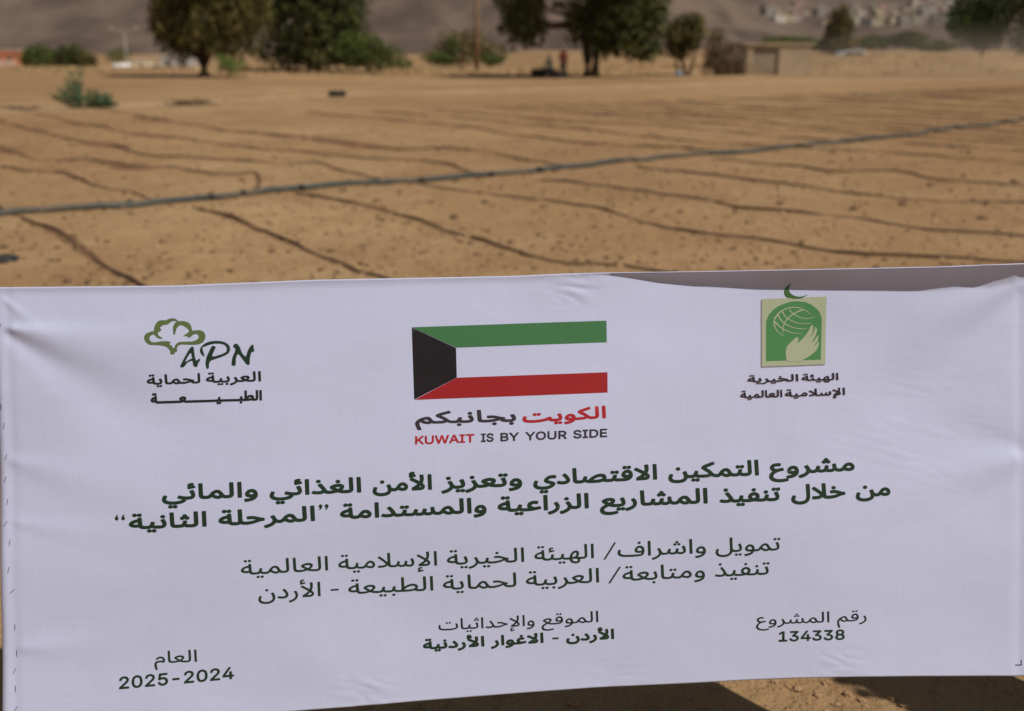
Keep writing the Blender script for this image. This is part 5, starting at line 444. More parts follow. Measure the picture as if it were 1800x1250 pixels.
def cloth(px, py):                 # millimetres off the plane, towards the viewer
    z = 0.0
    top = interp(TOP, px); d = py - top
    w = interp(LIP_W, px)
    if w > .5 and d < w: z += .86 * w * (1 - max(-.1, d) / w) ** 1.7       # the upper hem leans out over the print
    if d < 16: z += 3.0 * (1 - max(0, d) / 16) ** 2 * (1 - smooth(1000, 1100, px))
    z += 10 * math.sin(math.pi * min(1, max(0, (py - 465) / 760))) * math.sin(math.pi * min(1, max(0, px / 1838))) ** .6      # gentle billow
    z += 9 * noise.noise(Vector((px / 620, py / 360, 0))) + 5.0 * noise.noise(Vector((px / 260 + 7, py / 200, 2)))
    z += .7 * noise.noise(Vector((px / 90, py / 70, 5)))
    z += line_fold(px, py, 3, 577, R(14), 8, .18, 4.0, 420) - line_fold(px, py, 3, 577, R(32), 8, .18, 4.4, 420)
    z += line_fold(px, py, 3, 575, R(4), 5, .10, 2.0, 420)
    z += line_fold(px, py, 0, 520, R(38), 4, .10, 1.6, 90)
    z += line_fold(px, py, 1806, 490, R(152), 14, .16, 4.0, 420) - line_fold(px, py, 1806, 498, R(138), 12, .18, 3.5, 420)
    z += line_fold(px, py, 1806, 800, R(162), 14, .17, 3.6, 380) - line_fold(px, py, 1806, 790, R(196), 12, .18, 2.0, 260)
    z += line_fold(px, py, 3, 805, R(14), 8, .16, 2.0, 260) + line_fold(px, py, 12, 915, R(8), 6, .12, 1.2, 200)
    z += line_fold(px, py, 20, 1140, R(-3), 7, .15, 1.8, 300)
    z += .6 * crinkle(px, py, 1010, 505, 85) + .6 * crinkle(px, py, 640, 1225, 75) + .6 * crinkle(px, py, 1080, 1192, 65) + .6 * crinkle(px, py, 1480, 1172, 70)
    z += crinkle(px, py, 1610, 760, 230) * .16
    l = interp(LEFT, py); r = interp(RIGHT, py); RR = 15.0
    for e in (px - l, r - px):
        if e < RR: q = max(0, RR - e); z -= RR - math.sqrt(max(0, RR * RR - q * q))
    z -= 1.0 * gs(px - (l + 28), 9) ; z -= 1.2 * gs((r - 46) - px, 9)       # dip where the cloth leaves the pole
    return z
def on_cloth(px, py, off=0.0):
    return on_plane(px, py) + B_N * ((cloth(px, py) + off) * .001)

def vinyl(name, base, tint=(.97, .97, .99)):
    m, nt, b = new_mat(name, base, .55, .35)
    N, L = nt.nodes, nt.links
    tc = N.new('ShaderNodeTexCoord'); tot = None
    for st in ((420, 1, 10), (10, 1, 420), (2, 2, 2)):
        mp = N.new('ShaderNodeMapping'); mp.inputs['Scale'].default_value = st; L.new(tc.outputs['Object'], mp.inputs[0])
        n = N.new('ShaderNodeTexNoise'); n.inputs['Scale'].default_value = 1; n.inputs['Detail'].default_value = 2; L.new(mp.outputs[0], n.inputs['Vector'])
        if tot is None: tot = n.outputs[0]
        else:
            a = N.new('ShaderNodeMath'); a.operation = 'ADD'; L.new(tot, a.inputs[0]); L.new(n.outputs[0], a.inputs[1]); tot = a.outputs[0]
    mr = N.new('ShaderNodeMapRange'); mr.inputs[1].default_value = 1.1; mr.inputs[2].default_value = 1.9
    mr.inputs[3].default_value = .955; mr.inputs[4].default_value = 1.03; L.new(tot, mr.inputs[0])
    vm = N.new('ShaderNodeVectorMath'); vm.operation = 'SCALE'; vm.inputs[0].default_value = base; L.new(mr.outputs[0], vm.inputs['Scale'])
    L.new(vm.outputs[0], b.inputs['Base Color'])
    n2 = N.new('ShaderNodeTexNoise'); n2.inputs['Scale'].default_value = 34; n2.inputs['Detail'].default_value = 5; L.new(tc.outputs['Object'], n2.inputs['Vector'])
    bp = N.new('ShaderNodeBump'); bp.inputs['Strength'].default_value = 1; bp.inputs['Distance'].default_value = .0004; L.new(n2.outputs[0], bp.inputs['Height'])
    bp2 = N.new('ShaderNodeBump'); bp2.inputs['Strength'].default_value = .5; bp2.inputs['Distance'].default_value = .00012
    L.new(tot, bp2.inputs['Height']); L.new(bp.outputs[0], bp2.inputs['Normal']); L.new(bp2.outputs[0], b.inputs['Normal'])
    return m
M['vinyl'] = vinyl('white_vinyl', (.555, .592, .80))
INK = {'green_black': (.013, .036, .018), 'black_green': (.014, .020, .017), 'charcoal': (.038, .030, .038), 'red': (.40, .018, .025),
       'flag_green': (.055, .18, .07), 'flag_black': (.012, .008, .011), 'flag_red': (.33, .014, .018), 'leaf': (.105, .155, .055),
       'logo_green': (.07, .235, .08), 'pale': (.40, .44, .30), 'dark_leaf': (.045, .13, .03), 'black': (.018, .010, .018), 'shade': (.26, .22, .255)}
for k, c in INK.items(): M[k] = vinyl('print_' + k, c)

banner = empty('printed_banner', on_plane(900, 1210) * 1.0)
tag(banner, 'wide white vinyl banner printed with logos, a flag and dark green lettering, stretched between poles', 'banner')
org = banner.location.copy()
NXB, NYB = 760, 300
vs = []; fs = []
for j in range(NYB + 1):
    t = j / NYB
    for i in range(NXB + 1):
        s = i / NXB
        px = -10 + s * 1848; py = interp(TOP, px) * (1 - t) + interp(BOT, px) * t
        px = interp(LEFT, py) * (1 - s) + interp(RIGHT, py) * s
        py = interp(TOP, px) * (1 - t) + interp(BOT, px) * t
        vs.append(on_cloth(px, py) - org)
for j in range(NYB):
    for i in range(NXB):
        a = j * (NXB + 1) + i; fs.append((a, a + NXB + 1, a + NXB + 2, a + 1))
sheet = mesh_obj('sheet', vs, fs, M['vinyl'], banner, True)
sm_ = sheet.modifiers.new('thickness', 'SOLIDIFY'); sm_.thickness = .0012; sm_.offset = -1

def loops_of(entry):
    ox, oy, loops = entry
    return [[(ox + l[i] / 10, oy + l[i + 1] / 10) for i in range(0, len(l), 2)] for l in loops]
def print_on(name, entries, ink, off, step=12, label=None, shift=(0, 0)):
    V = []; Fc = []
    for e in entries:
        lp = loops_of(e)
        if shift != (0, 0): lp = [[(x + shift[0], y + shift[1]) for x, y in l] for l in lp]
        def area(l): return sum(a[0] * b[1] - b[0] * a[1] for a, b in zip(l, l[1:] + l[:1])) / 2
        ar = [area(l) for l in lp]; big = max(ar, key=abs); sgn = 1 if big > 0 else -1
        outer = [l for l, a in zip(lp, ar) if a * sgn > 0]; holes = [l for l, a in zip(lp, ar) if a * sgn <= 0]
        def inside(p, l):
            c = False
            for (x1, y1), (x2, y2) in zip(l, l[1:] + l[:1]):
                if (y1 > p[1]) != (y2 > p[1]) and p[0] < (x2 - x1) * (p[1] - y1) / (y2 - y1) + x1: c = not c
            return c
        bm = bmesh.new()
        for o_ in outer:
            hs = [h for h in holes if inside(h[0], o_)]
            if sum(1 for q in outer if q is not o_ and inside(o_[0], q)): hs = [h for h in hs if abs(area(h)) < abs(area(o_))]
            hs = [h for h in hs if abs(area(h)) < abs(area(o_))]
            pl = [[Vector((x, y, 0)) for x, y in o_]] + [[Vector((x, y, 0)) for x, y in h] for h in hs]
            flat = [p for l in pl for p in l]
            bv = [bm.verts.new(p) for p in flat]
            for tri in tessellate_polygon(pl):
                try: bm.faces.new([bv[i] for i in tri])
                except ValueError: pass
        xs = [v.co.x for v in bm.verts]; ys_ = [v.co.y for v in bm.verts]
        for lo, hi, no in ((min(xs), max(xs), Vector((1, 0, 0))), (min(ys_), max(ys_), Vector((0, 1, 0)))):
            k = math.floor(lo / step) + 1
            while k * step < hi:
                bmesh.ops.bisect_plane(bm, geom=bm.verts[:] + bm.edges[:] + bm.faces[:], plane_co=no * (k * step), plane_no=no); k += 1
        bm.verts.index_update(); n = len(V)
        for v in bm.verts: V.append(on_cloth(v.co.x, v.co.y, off) - org)
        for f in bm.faces:
            idx = [n + v.index for v in f.verts]
            a, b, c = (V[idx[0]], V[idx[1]], V[idx[2]])
            if (b - a).cross(c - a).dot(B_N) < 0: idx.reverse()
            Fc.append(tuple(idx))
        bm.free()
    o = mesh_obj(name, V, Fc, M[ink], banner, True)
    if label: o['label'] = label
    return o
A_ = ARTWORK
print_on('title_line', A_['title_1'], 'green_black', .35, label='bold first title line in dark green Arabic letters')
print_on('title_line', A_['title_2'], 'green_black', .35, label='bold second title line in dark green Arabic letters')
print_on('text_line', A_['fund'], 'green_black', .35, label='upper thin Arabic text line below the title')
print_on('text_line', A_['follow'], 'green_black', .35, label='lower thin Arabic text line below the title')
print_on('place_text', A_['place'], 'black_green', .35, label='thin Arabic text over the place name')
print_on('place_text', A_['place_2'], 'green_black', .35, label='bold Arabic place name near the bottom edge')
print_on('number_text', A_['number'], 'black_green', .35, label='thin Arabic text over the project number')
print_on('number_text', A_['number_2'], 'green_black', .35, label='bold project number')
print_on('year_text', A_['year'], 'green_black', .35, label='thin Arabic text over the years')
print_on('year_text', A_['year_2'], 'green_black', .35, label='bold printed years')
lg = print_on('tree_logo', A_['tree_emblem'], 'leaf', .35, label='green cauliflower-like tree outline logo')
for k, m_ in (('initials', 'green_black'), ('logo_1', 'black_green'), ('logo_2', 'black_green')):
    print_on('logo_lettering', A_[k], m_, .60).parent = lg
fl_ = print_on('flag', A_['flag_green'] , 'flag_green', .35, label='printed flag, green stripe over white over red with black hoist')
print_on('black_hoist', A_['flag_black'], 'flag_black', .35).parent = fl_
print_on('red_stripe', A_['flag_red'], 'flag_red', .35).parent = fl_
print_on('slogan', A_['slogan_red'], 'red', .35, label='red Arabic word under the flag')
print_on('slogan', A_['slogan_dark'], 'charcoal', .35, label='charcoal Arabic word under the flag')
print_on('slogan', A_['english_red'], 'red', .35, label='red capital word under the flag')
print_on('slogan', A_['english_dark'], 'charcoal', .35, label='charcoal capital words under the flag')
pq = print_on('globe_logo', A_['plaque_shade'], 'shade', .3, label='green arch logo with a globe over a hand')
for nm, key, ink, off in (('logo_plate', 'plaque', 'pale', .55), ('crescent', 'crescent', 'dark_leaf', .8), ('arch', 'arch', 'logo_green', .8), ('globe_lines', 'globe', 'pale', 1.05), ('hand_shape', 'hand', 'pale', 1.05)):
    print_on(nm, A_[key], ink, off, step=8).parent = pq
for key in ('charity_1', 'charity_2'):
    print_on('letter_shadow', A_[key], 'shade', .3, shift=(-1.3, 1.3)).parent = pq
    print_on('logo_lettering', A_[key], 'black', .6).parent = pq

# staples holding the cloth round the pole
ST = [(2, 574, -20), (0, 619, 0), (3, 714, 2), (8, 748, -14), (11, 803, -15), (9, 843, -18), (12, 880, -20), (13, 882, -12), (10, 921, -30), (18, 953, -8), (16, 1001, -12), (22, 1039, -45), (26, 1103, -4), (29, 1149, 3), (25, 1180, -25), (27, 1211, 2), (28, 1246, -35)]
for x, y, a in ST:
    if (x, y) == (12, 880): continue
    dx, dy = math.sin(R(-a)) * -5, math.cos(R(a)) * 5
    p = [on_cloth(x - dx, y - dy, -1) - org, on_cloth(x - dx * .96, y - dy * .96, .9) - org, on_cloth(x, y, .9) - org, on_cloth(x + dx * .96, y + dy * .96, .9) - org, on_cloth(x + dx, y + dy, -1) - org]
    MB().tube(p, .0006, 5).build('staple', M['steel'], banner)
# printed trimming corner
V = []; Fc = []
for x0, y0, x1, y1 in ((1785, 1168.6, 1796.5, 1170.2), (1795, 1160.5, 1796.5, 1168.5)):
    n = len(V)
    for x, y in ((x0, y0), (x0, y1), (x1, y1), (x1, y0)): V.append(on_cloth(x, y, .4) - org)
    Fc.append((n, n + 1, n + 2, n + 3))
mesh_obj('trim_mark', V, Fc, M['black_green'], banner)
# poles inside the end folds
for edge, lab in ((LEFT, 'wooden pole inside the staple-edged end of the banner'), (RIGHT, 'wooden pole inside the end of the banner beside the standing person')):
    sgn = 1 if edge is LEFT else -1
    pts = []
    for y in (480 if sgn < 0 else 525, 700, 900, 1100, 1280):
        x = interp(edge, y) + sgn * 14.5
        pts.append(on_plane(x, y) - B_N * .0160)
    d = (pts[-1] - pts[-2]).normalized(); e = pts[-1] + d * ((pts[-1].z + .08) / -d.z)
    pts.append((pts[-1] + e) / 2); pts.append(e)
    base = Vector((e.x, e.y, 0))
    o = MB().tube([p - base for p in pts], .0125, 12).build('wooden_pole', M['wood'], None, True); o.location = base
    tag(o, lab, 'pole')

# ------------------------------------------------------------------ irrigation
def gp(x, y, dz=0): return Vector((x, y, ground_z(x, y) + dz))
def dense(pts, step=.12):
    pts = [Vector((p[0], p[1], 0)) for p in pts]; out = []
    ext = [pts[0] * 2 - pts[1]] + pts + [pts[-1] * 2 - pts[-2]]
    for i in range(1, len(ext) - 2):
        a, b, c, d = ext[i - 1:i + 3]; n = max(2, int((c - b).length / step))
        for k in range(n):
            t = k / n; out.append(.5 * (2 * b + (c - a) * t + (2 * a - 5 * b + 4 * c - d) * t * t + (3 * b - a - 3 * c + d) * t ** 3))
    out.append(pts[-1]); return out
PIPE_PX = [(0, 380), (250, 362), (500, 338), (660, 323), (900, 305), (1060, 293), (1200, 277), (1330, 268), (1450, 255), (1600, 238), (1700, 224), (1800, 212)]
pp = [on_ground(*p) for p in PIPE_PX]
pp = [Vector((-16, 2.4, 0)), Vector((-11, 5.6, 0)), Vector((-7.5, 8.2, 0))] + pp + [Vector((16, 28.2, 0)), Vector((24, 36.5, 0)), Vector((38, 50, 0))]
pipe_line = dense(pp, .15)
pts = []
for i, p in enumerate(pipe_line):
    w = .012 * math.sin(i * .31) + .01 * math.sin(i * .11 + 1)
    pts.append(gp(p.x, p.y + w * 3, .030 + .02 * abs(noise.noise(p * .8)) ))
o = MB().tube(pts, .034, 10).build('main_pipe', M['pipe'], None, True)
tag(o, 'long grey irrigation main pipe lying diagonally across the field', 'pipe'); main_pipe = o
def pipe_y(x):
    for a, b in zip(pipe_line, pipe_line[1:]):
        if a.x <= x <= b.x: return a.y + (b.y - a.y) * (x - a.x) / max(1e-6, b.x - a.x)
    return None
# drip hoses: traced where they are clear, continued by the rows' own spacing elsewhere
TR = {-5.0: [(-20, 352), (30, 385), (80, 403), (130, 430), (190, 470), (240, 500)],
      -3.35: [(340, 366), (350, 372), (395, 380), (430, 395), (520, 430), (580, 455), (645, 480)],
      -2.3: [(520, 342), (590, 352), (660, 368), (750, 392), (850, 425), (930, 450), (1000, 466), (1060, 470), (1150, 480)],
      -1.1: [(735, 323), (830, 338), (950, 354), (1040, 366), (1150, 396), (1240, 413), (1320, 420), (1400, 433), (1500, 445), (1650, 453), (1800, 462)],
      .45: [(950, 314), (1050, 325), (1140, 338), (1240, 355), (1340, 374), (1480, 380), (1600, 397), (1800, 413)],
      1.85: [(1120, 297), (1200, 306), (1330, 317), (1430, 328), (1520, 340), (1650, 350), (1800, 356)],
      3.3: [(1255, 281), (1380, 290), (1470, 300), (1590, 303), (1660, 318), (1800, 326)]}
UP = {-3.95: [(262, 350), (235, 338), (170, 328), (120, 310), (100, 302), (50, 300), (0, 290), (-60, 280)],
      -2.4: [(455, 330), (454, 310), (440, 305), (385, 310), (300, 298), (240, 296), (160, 280), (60, 275), (-30, 250)],
      -.9: [(682, 322), (650, 308), (590, 296), (550, 286), (500, 290), (440, 285), (330, 277), (260, 272), (200, 255), (120, 245), (60, 230)],
      .8: [(865, 304), (830, 300), (790, 290), (740, 282), (640, 278), (560, 270), (440, 262), (330, 246), (240, 236)],
      2.2: [(985, 295), (960, 290), (900, 280), (860, 272), (780, 262), (700, 262), (600, 252), (480, 236), (380, 226)]}
lines = []
def dirn(): return Vector((.60, -.80, 0))
def wander(p0, d, length, seed, amp=.35):
    out = []; n = max(2, int(length / .5)); side = Vector((-d.y, d.x, 0))
    for i in range(n + 1):
        s = length * i / n
        out.append(p0 + d * s + side * amp * (noise.noise(Vector((s * .16, seed * 7.3, 0))) * smooth(0, 3, s) + .28 * noise.noise(Vector((s * .7, seed * 3.1, 4))) * smooth(0, 1, s)))
    return out
for k, px in TR.items():
    g_ = [on_ground(*p) for p in px]; d = (g_[-1] - g_[-2]).normalized() * .5 + dirn() * .5
    if g_[-1].y > 6.5: g_ += [g_[-1] + d.normalized() * s for s in (.8, 1.6, 2.4)]
    lines.append(('down', k, g_))
for k, px in UP.items():
    g_ = [on_ground(*p) for p in px]
    g_ += wander(g_[-1], -dirn(), 11, k, .5)[1:]
    lines.append(('up', k, g_))
k = 4.85; i = 0
while k < 37:
    lines.append(('down', k, wander(Vector((k, pipe_y(k), 0)), Vector((.70, -.71, 0)).normalized(), min(26, pipe_y(k) - 5), k + 40, .45))); k += (1.3 if k < 7 else .85) + .12 * math.sin(k * 3)
k = 3.5
while k < 36:
    lines.append(('up', k, wander(Vector((k, pipe_y(k), 0)), Vector((-.64, .77, 0)).normalized(), max(5, 15 - .28 * k), k, .5))); k += (1.4 if k < 7 else .9) + .12 * math.sin(k * 5)
for k in (-5.6, -7.2, -8.8, -10.4):
    lines.append(('up', k, wander(Vector((k, pipe_y(k), 0)), Vector((-.66, .75, 0)).normalized(), 16, k, .5)))
for k in (-6.8, -8.5):
    lines.append(('down', k, wander(Vector((k, pipe_y(k), 0)), Vector((.62, -.78, 0)).normalized(), 2.6, k, .3)))
dv = []; df = []; fit_n = 0
lines.sort(key=lambda l: l[1])
LAB = {('down', -5.0): 'black drip hose cutting the near corner of the field at the pipe\'s near end',
       ('down', -3.35): 'black drip hose running from the pipe towards the tree logo side of the banner',
       ('down', -2.3): 'black drip hose meeting the banner\'s top edge above the flag',
       ('down', -1.1): 'long black drip hose passing just above the crescent logo end of the banner',
       ('down', .45): 'second dark drip hose up from the banner\'s far top corner',
       ('down', 1.85): 'third dark drip hose up from the banner\'s far top corner',
       ('down', 3.3): 'fourth dark drip hose up from the banner\'s far top corner',
       ('up', -3.95): 'dark drip hose beyond the pipe on a wet brown streak near its near end',
       ('up', -2.4): 'dark drip hose beyond the pipe that bends down sharply into it',
       ('up', -.9): 'wavy drip hose beyond the pipe, third from the pipe\'s near end',
       ('up', .8): 'wavy drip hose beyond the pipe above the flag\'s left end',
       ('up', 2.2): 'wavy drip hose beyond the pipe above the flag\'s right end'}
ORD = 'first second third fourth fifth sixth seventh eighth ninth tenth eleventh twelfth thirteenth fourteenth fifteenth sixteenth seventeenth eighteenth nineteenth twentieth'.split()
counts = {'up': 0, 'down': 0}
for side, k, g_ in lines:
    pts = dense(g_, .16 if abs(k) < 8 else .3)
    pts = [p for p in pts if p.y > 4.2]
    if len(pts) < 3: continue
    base = gp(pts[0].x, pts[0].y)
    rad = .0102 if side == 'down' and k < 4 else .0098
    tp = [gp(p.x, p.y, .010 + .022 * noise.noise(p * 1.3)) - base for p in pts]
    rads = [rad * (1.55 if abs(k) < 9 and i % 4 == 2 and 0 < i < len(tp) - 1 and noise.noise(Vector((i, k, 0)) * 3.7) > -.1 else 1) for i in range(len(tp))]
    o = MB().tube(tp, rads, 6).build('drip_hose', M['hose'], None, True); o.location = base
    counts[side] += 1; lab = LAB.get((side, k))
    if not lab and counts[side] <= 20: lab = ORD[counts[side] - 1] + (' drip hose beyond the grey pipe' if side == 'up' else ' drip hose short of the grey pipe') + ', counted from the pipe\'s near end'
    tag(o, lab or ('one of the far dark drip hoses on the field beyond the grey pipe' if side == 'up' else 'one of the dark drip hoses on the field short of the grey pipe\'s far end'), 'hose', 'drip hoses laid in rows over the field')
    # the wetted strip of soil along the hose
    for i, p in enumerate(pts):
        a = pts[max(0, i - 1)]; b = pts[min(len(pts) - 1, i + 1)]; t_ = (b - a).normalized(); s_ = Vector((-t_.y, t_.x, 0))
        wet = noise.noise(Vector((p.x * .35 + k, p.y * .35, 3)))
        w = .030 + .05 * max(0, wet) * (1.8 if side == 'up' else 1.0) + (.22 * smooth(.05, .4, wet) if side == 'up' or k > 8 else 0) + .02 * noise.noise(p * 5) 
        w *= smooth(0, 4, i) * smooth(0, 4, len(pts) - 1 - i)
        for q in (-1, 1):
            v = p + s_ * q * w; dv.append(gp(v.x, v.y, .005))
        if i: n = len(dv); df.append((n - 4, n - 2, n - 1, n - 3))
damp = mesh_obj('damp_soil', dv, df, M['damp'], None, True); tag(damp, kind='stuff'); damp['label'] = 'damp brown streaks of soil along the hoses'
# take-off fittings on the pipe
for side, k, g_ in lines:
    if k < 14:
        p = g_[0]; c = gp(p.x, pipe_y(p.x) or p.y, .045)
        b = MB().box(c, (.05, .05, .05), .6); b.tube([c, c + (Vector((.08, -.1, -.02)) if side == 'down' else Vector((-.08, .1, -.02)))], .014, 6)
        b.build('take_off', M['fitting'], main_pipe)

# loose clods, crumbs and dry bits of plant
def clods(name, mat, specs, lab):
    bm0 = bmesh.new(); bmesh.ops.create_icosphere(bm0, subdivisions=1, radius=1)
    bv = [v.co.copy() for v in bm0.verts]; bf = [tuple(v.index for v in f.verts) for f in bm0.faces]; bm0.free()
    V = []; Fc = []
    for x, y, s, sd in specs:
        n = len(V); z = ground_z(x, y)
        for c in bv:
            kx = 1 + .45 * noise.noise(c * 1.4 + Vector((sd, 0, 0)))
            V.append(Vector((x + c.x * s * kx * 1.2, y + c.y * s * kx, z + s * .15 + c.z * s * kx * .7)))
        for f in bf: Fc.append(tuple(n + i for i in f))
    o = mesh_obj(name, V, Fc, mat, None, False); tag(o, lab, None, None, 'stuff'); return o
rnd = random.Random(3)
def field_pt(r, y0, y1):
    u = r.random(); y = y0 * (y1 / y0) ** u; return r.uniform(-.62, .62) * (y + 1.2), y
clods('clods', M['clod'], [(*field_pt(rnd, 4, 30), rnd.uniform(.006, .020) * (1 if rnd.random() < .85 else 1.7), rnd.random() * 50) for _ in range(5200)], 'sandy crumbs and clods of soil over the field')
clods('crumbs', M['clod'], [(rnd.uniform(-1.5, 2.2), rnd.uniform(1.7, 3.2), rnd.uniform(.001, .006) * (1 if rnd.random() < .9 else 1.5), rnd.random() * 50) for _ in range(5000)], 'fine soil crumbs on the ground under the banner')
near_hose = []
for side, k, g_ in lines:
    for p in dense(g_, .2):
        if p.y > 5 and p.y < 26 and rnd.random() < (.5 if p.y < 14 else .25): near_hose.append((p.x + rnd.gauss(0, .07), p.y + rnd.gauss(0, .07), rnd.uniform(.008, .026), rnd.random() * 50))
for p in pipe_line:
    if rnd.random() < .5 and p.y < 30: near_hose.append((p.x + rnd.gauss(0, .09), p.y + rnd.gauss(0, .09), rnd.uniform(.012, .04), rnd.random() * 50))
clods('debris', M['darkclod'], near_hose + [(*field_pt(rnd, 5, 34), rnd.uniform(.006, .024) * (1 if rnd.random() < .95 else 2), rnd.random() * 50) for _ in range(4200)], 'dark bits of dung and dry plant over the field')
near = [(1400, 1216, .016, 'palest sandy clod in the middle of the sunlit strip under the banner'), (1452, 1204, .017, 'sandy clod touching the banner\'s lower edge line in the sunlit strip'),
        (1436, 1225, .013, 'sandy clod just below the one at the banner\'s lower edge'), (1490, 1226, .016, 'large clod in the sunlit strip halfway to the person\'s shadow'),
        (1515, 1236, .012, 'small clod lower than its large neighbour in the sunlit strip'), (1567, 1234, .014, 'clod at the rim of the broad shadow under the project number'),
        (1588, 1247, .016, 'clod at the very bottom of the view beside the broad shadow'), (1360, 1202, .012, 'small clod at the narrow upper start of the sunlit strip'),
        (1470, 1243, .011, 'tiny clod at the bottom of the view within the sunlit strip'), (1010, 1238, .02, 'shaded clod under the banner below the place name')]
for x, y, s, lab in near:
    p = on_ground(x, y); s *= .62; v, f = blob((0, 0, s * .3), (s * 1.25, s, s * .7), x, 2, 1.1)
    o = mesh_obj('soil_clod', v, f, M['clod'], None, False); o.location = gp(p.x, p.y)
    tag(o, lab, 'clod', 'sandy clods below the banner')
# dark scraps on the field
def scrap(px, py, w, dpt, h, mat, name, lab, cat, seed):
    p = on_ground(px, py); v, f = blob((0, 0, h * .4), (w / 2, dpt / 2, h * .6), seed, 3, .6)
    o = mesh_obj(name, v, f, mat, None, True); o.location = gp(p.x, p.y); tag(o, lab, cat)
scrap(8, 461, .22, .16, .05, M['rubber'], 'rubber_scrap', 'flat black rubber scrap at the near edge of the field by the banner\'s corner', 'scrap', 1)
p = on_ground(593, 171); co_ = empty('hose_coil', gp(p.x, p.y))
tag(co_, 'small dark coil of hose lying alone on the middle of the field', 'hose coil')
for q in range(4):
    MB().tube([Vector((math.cos(t / 16 * 6.283) * (.26 + .03 * (q % 2)), math.sin(t / 16 * 6.283) * .26, .03 + q * .045)) for t in range(17)], .024, 6, False).build('loop', M['rubber'], co_)
p = on_ground(330, 184); b = MB()
rb = random.Random(5)
for _ in range(60):
    a = rb.uniform(0, 6.28); c = Vector((rb.gauss(0, .3), rb.gauss(0, .22), rb.uniform(0, .1))); b.tube([c, c + Vector((math.cos(a) * .35, math.sin(a) * .3, rb.uniform(-.02, .14)))], .012, 4)
o = b.build('brush_pile', M['brush']); o.location = gp(p.x, p.y); tag(o, 'low heap of dry twigs on the field below the willowy tree', 'brush pile')
p = on_ground(35, 192); b = MB()
for _ in range(50):
    a = rb.uniform(0, 6.28); c = Vector((rb.gauss(0, .35), rb.gauss(0, .15), rb.uniform(0, .05))); b.tube([c, c + Vector((math.cos(a) * .3, math.sin(a) * .2, rb.uniform(-.02, .08)))], .010, 4)
o = b.build('brush_pile', M['brush']); o.location = gp(p.x, p.y); tag(o, 'thin flat litter of dry twigs beside the blue-green bush', 'brush pile')
# pale worn track along the far side of the rows
tp_ = dense([on_ground(*q) for q in ((-120, 200), (150, 188), (420, 176), (650, 167), (900, 159), (1150, 151), (1400, 144), (1700, 141), (1950, 139))], .8)
vs = []; fs = []
for i, p in enumerate(tp_):
    a = tp_[max(0, i - 1)]; b = tp_[min(len(tp_) - 1, i + 1)]; t_ = (b - a).normalized(); s_ = Vector((-t_.y, t_.x, 0))
    w = (.022 + .008 * noise.noise(Vector((i * .15, 0, 0)))) * p.y
    for q in range(7):
        v = p + s_ * (q / 6 * 2 - 1) * w; vs.append(gp(v.x, v.y, .006))
    if i:
        for q in range(6): n = i * 7 + q; fs.append((n - 7, n - 6, n + 1, n))
M['track'] = noisy('worn_track', (.40, .275, .15), (.47, .33, .19), .8, 1, .01, 20)
tag(mesh_obj('dirt_path', vs, fs, M['track'], None, True), kind='structure')

# ------------------------------------------------------------------ trees and bushes
def leaf_cloud(V, F, lobes, n, size, rnd, droop=0.0, tuft=True):
    tot = sum(a * b * c for _, (a, b, c) in lobes)
    for (cx, cy, cz), (a, b, c) in lobes:
        m = int(n * a * b * c / tot)
        for _ in range(m):
            d = Vector((rnd.gauss(0, 1), rnd.gauss(0, 1), rnd.gauss(0, 1))).normalized()
            r = rnd.random() ** .38
            k = 1 + .38 * noise.noise(d * 2.2 + Vector((cx, cy, cz)))
            p = Vector((cx + d.x * a * r * k, cy + d.y * b * r * k, cz + d.z * c * r * k))
            if noise.noise(p * (1.6 / max(.6, a * .4)) + Vector((9, 0, 0))) < -.13: continue
            s = size * rnd.uniform(.5, 1.3)
            u = Vector((rnd.gauss(0, 1), rnd.gauss(0, 1), rnd.gauss(0, .6) - droop * 2)).normalized()
            w = u.cross(Vector((rnd.gauss(0, 1), rnd.gauss(0, 1), rnd.gauss(0, 1)))).normalized()
            i = len(V); L = s * (1 + droop * 1.5); W = s * (.5 - .25 * droop)
            V += [p - u * L * .5, p + w * W * .5, p + u * L * .5, p - w * W * .5]; F.append((i, i + 1, i + 2, i + 3))
def make_tree(name, base, lobes, leaf, label, trunk=None, n=4000, size=.25, droop=0, cat='tree', group=None, seed=1, bark='bark'):
    r_ = random.Random(seed); root = empty(name, base); tag(root, label, cat, group)
    V = []; F = []; leaf_cloud(V, F, lobes, n, size, r_, droop)
    mesh_obj('crown' if cat == 'tree' else 'foliage', V, F, M[leaf], root)
    if trunk:
        b = MB()
        for pts, rad in trunk:
            b.tube([Vector(p) for p in pts], rad, 8)
        for (c, (a, bb, cc)) in lobes:                        # limbs into each lobe
            tip = Vector(c); st = Vector(trunk[0][0][-1])
            mid = st * .5 + tip * .5 + Vector((r_.uniform(-.3, .3), 0, -.15 * cc))
            b.tube([st, mid, tip, tip + Vector((r_.uniform(-a, a) * .4, 0, cc * .5))], [trunk[0][1][-1] * .8, trunk[0][1][-1] * .5, .05, .02], 6)
        b.build('trunk', M[bark], root, True)
    return root
def gpos(px, d, dz=0):
    p = at(px, 120, d); return Vector((p.x, d, ground_z(p.x, d) + dz))
def Lb(base, px, py, d, rx, rz, ry=None, dy=0):       # a lobe centred where the photo shows it, in metres about the tree's base
    p = at(px, py, d) - base; k = d / 1700
    return ((p.x, dy, p.z), (rx * k, (ry or rx) * k, rz * k))
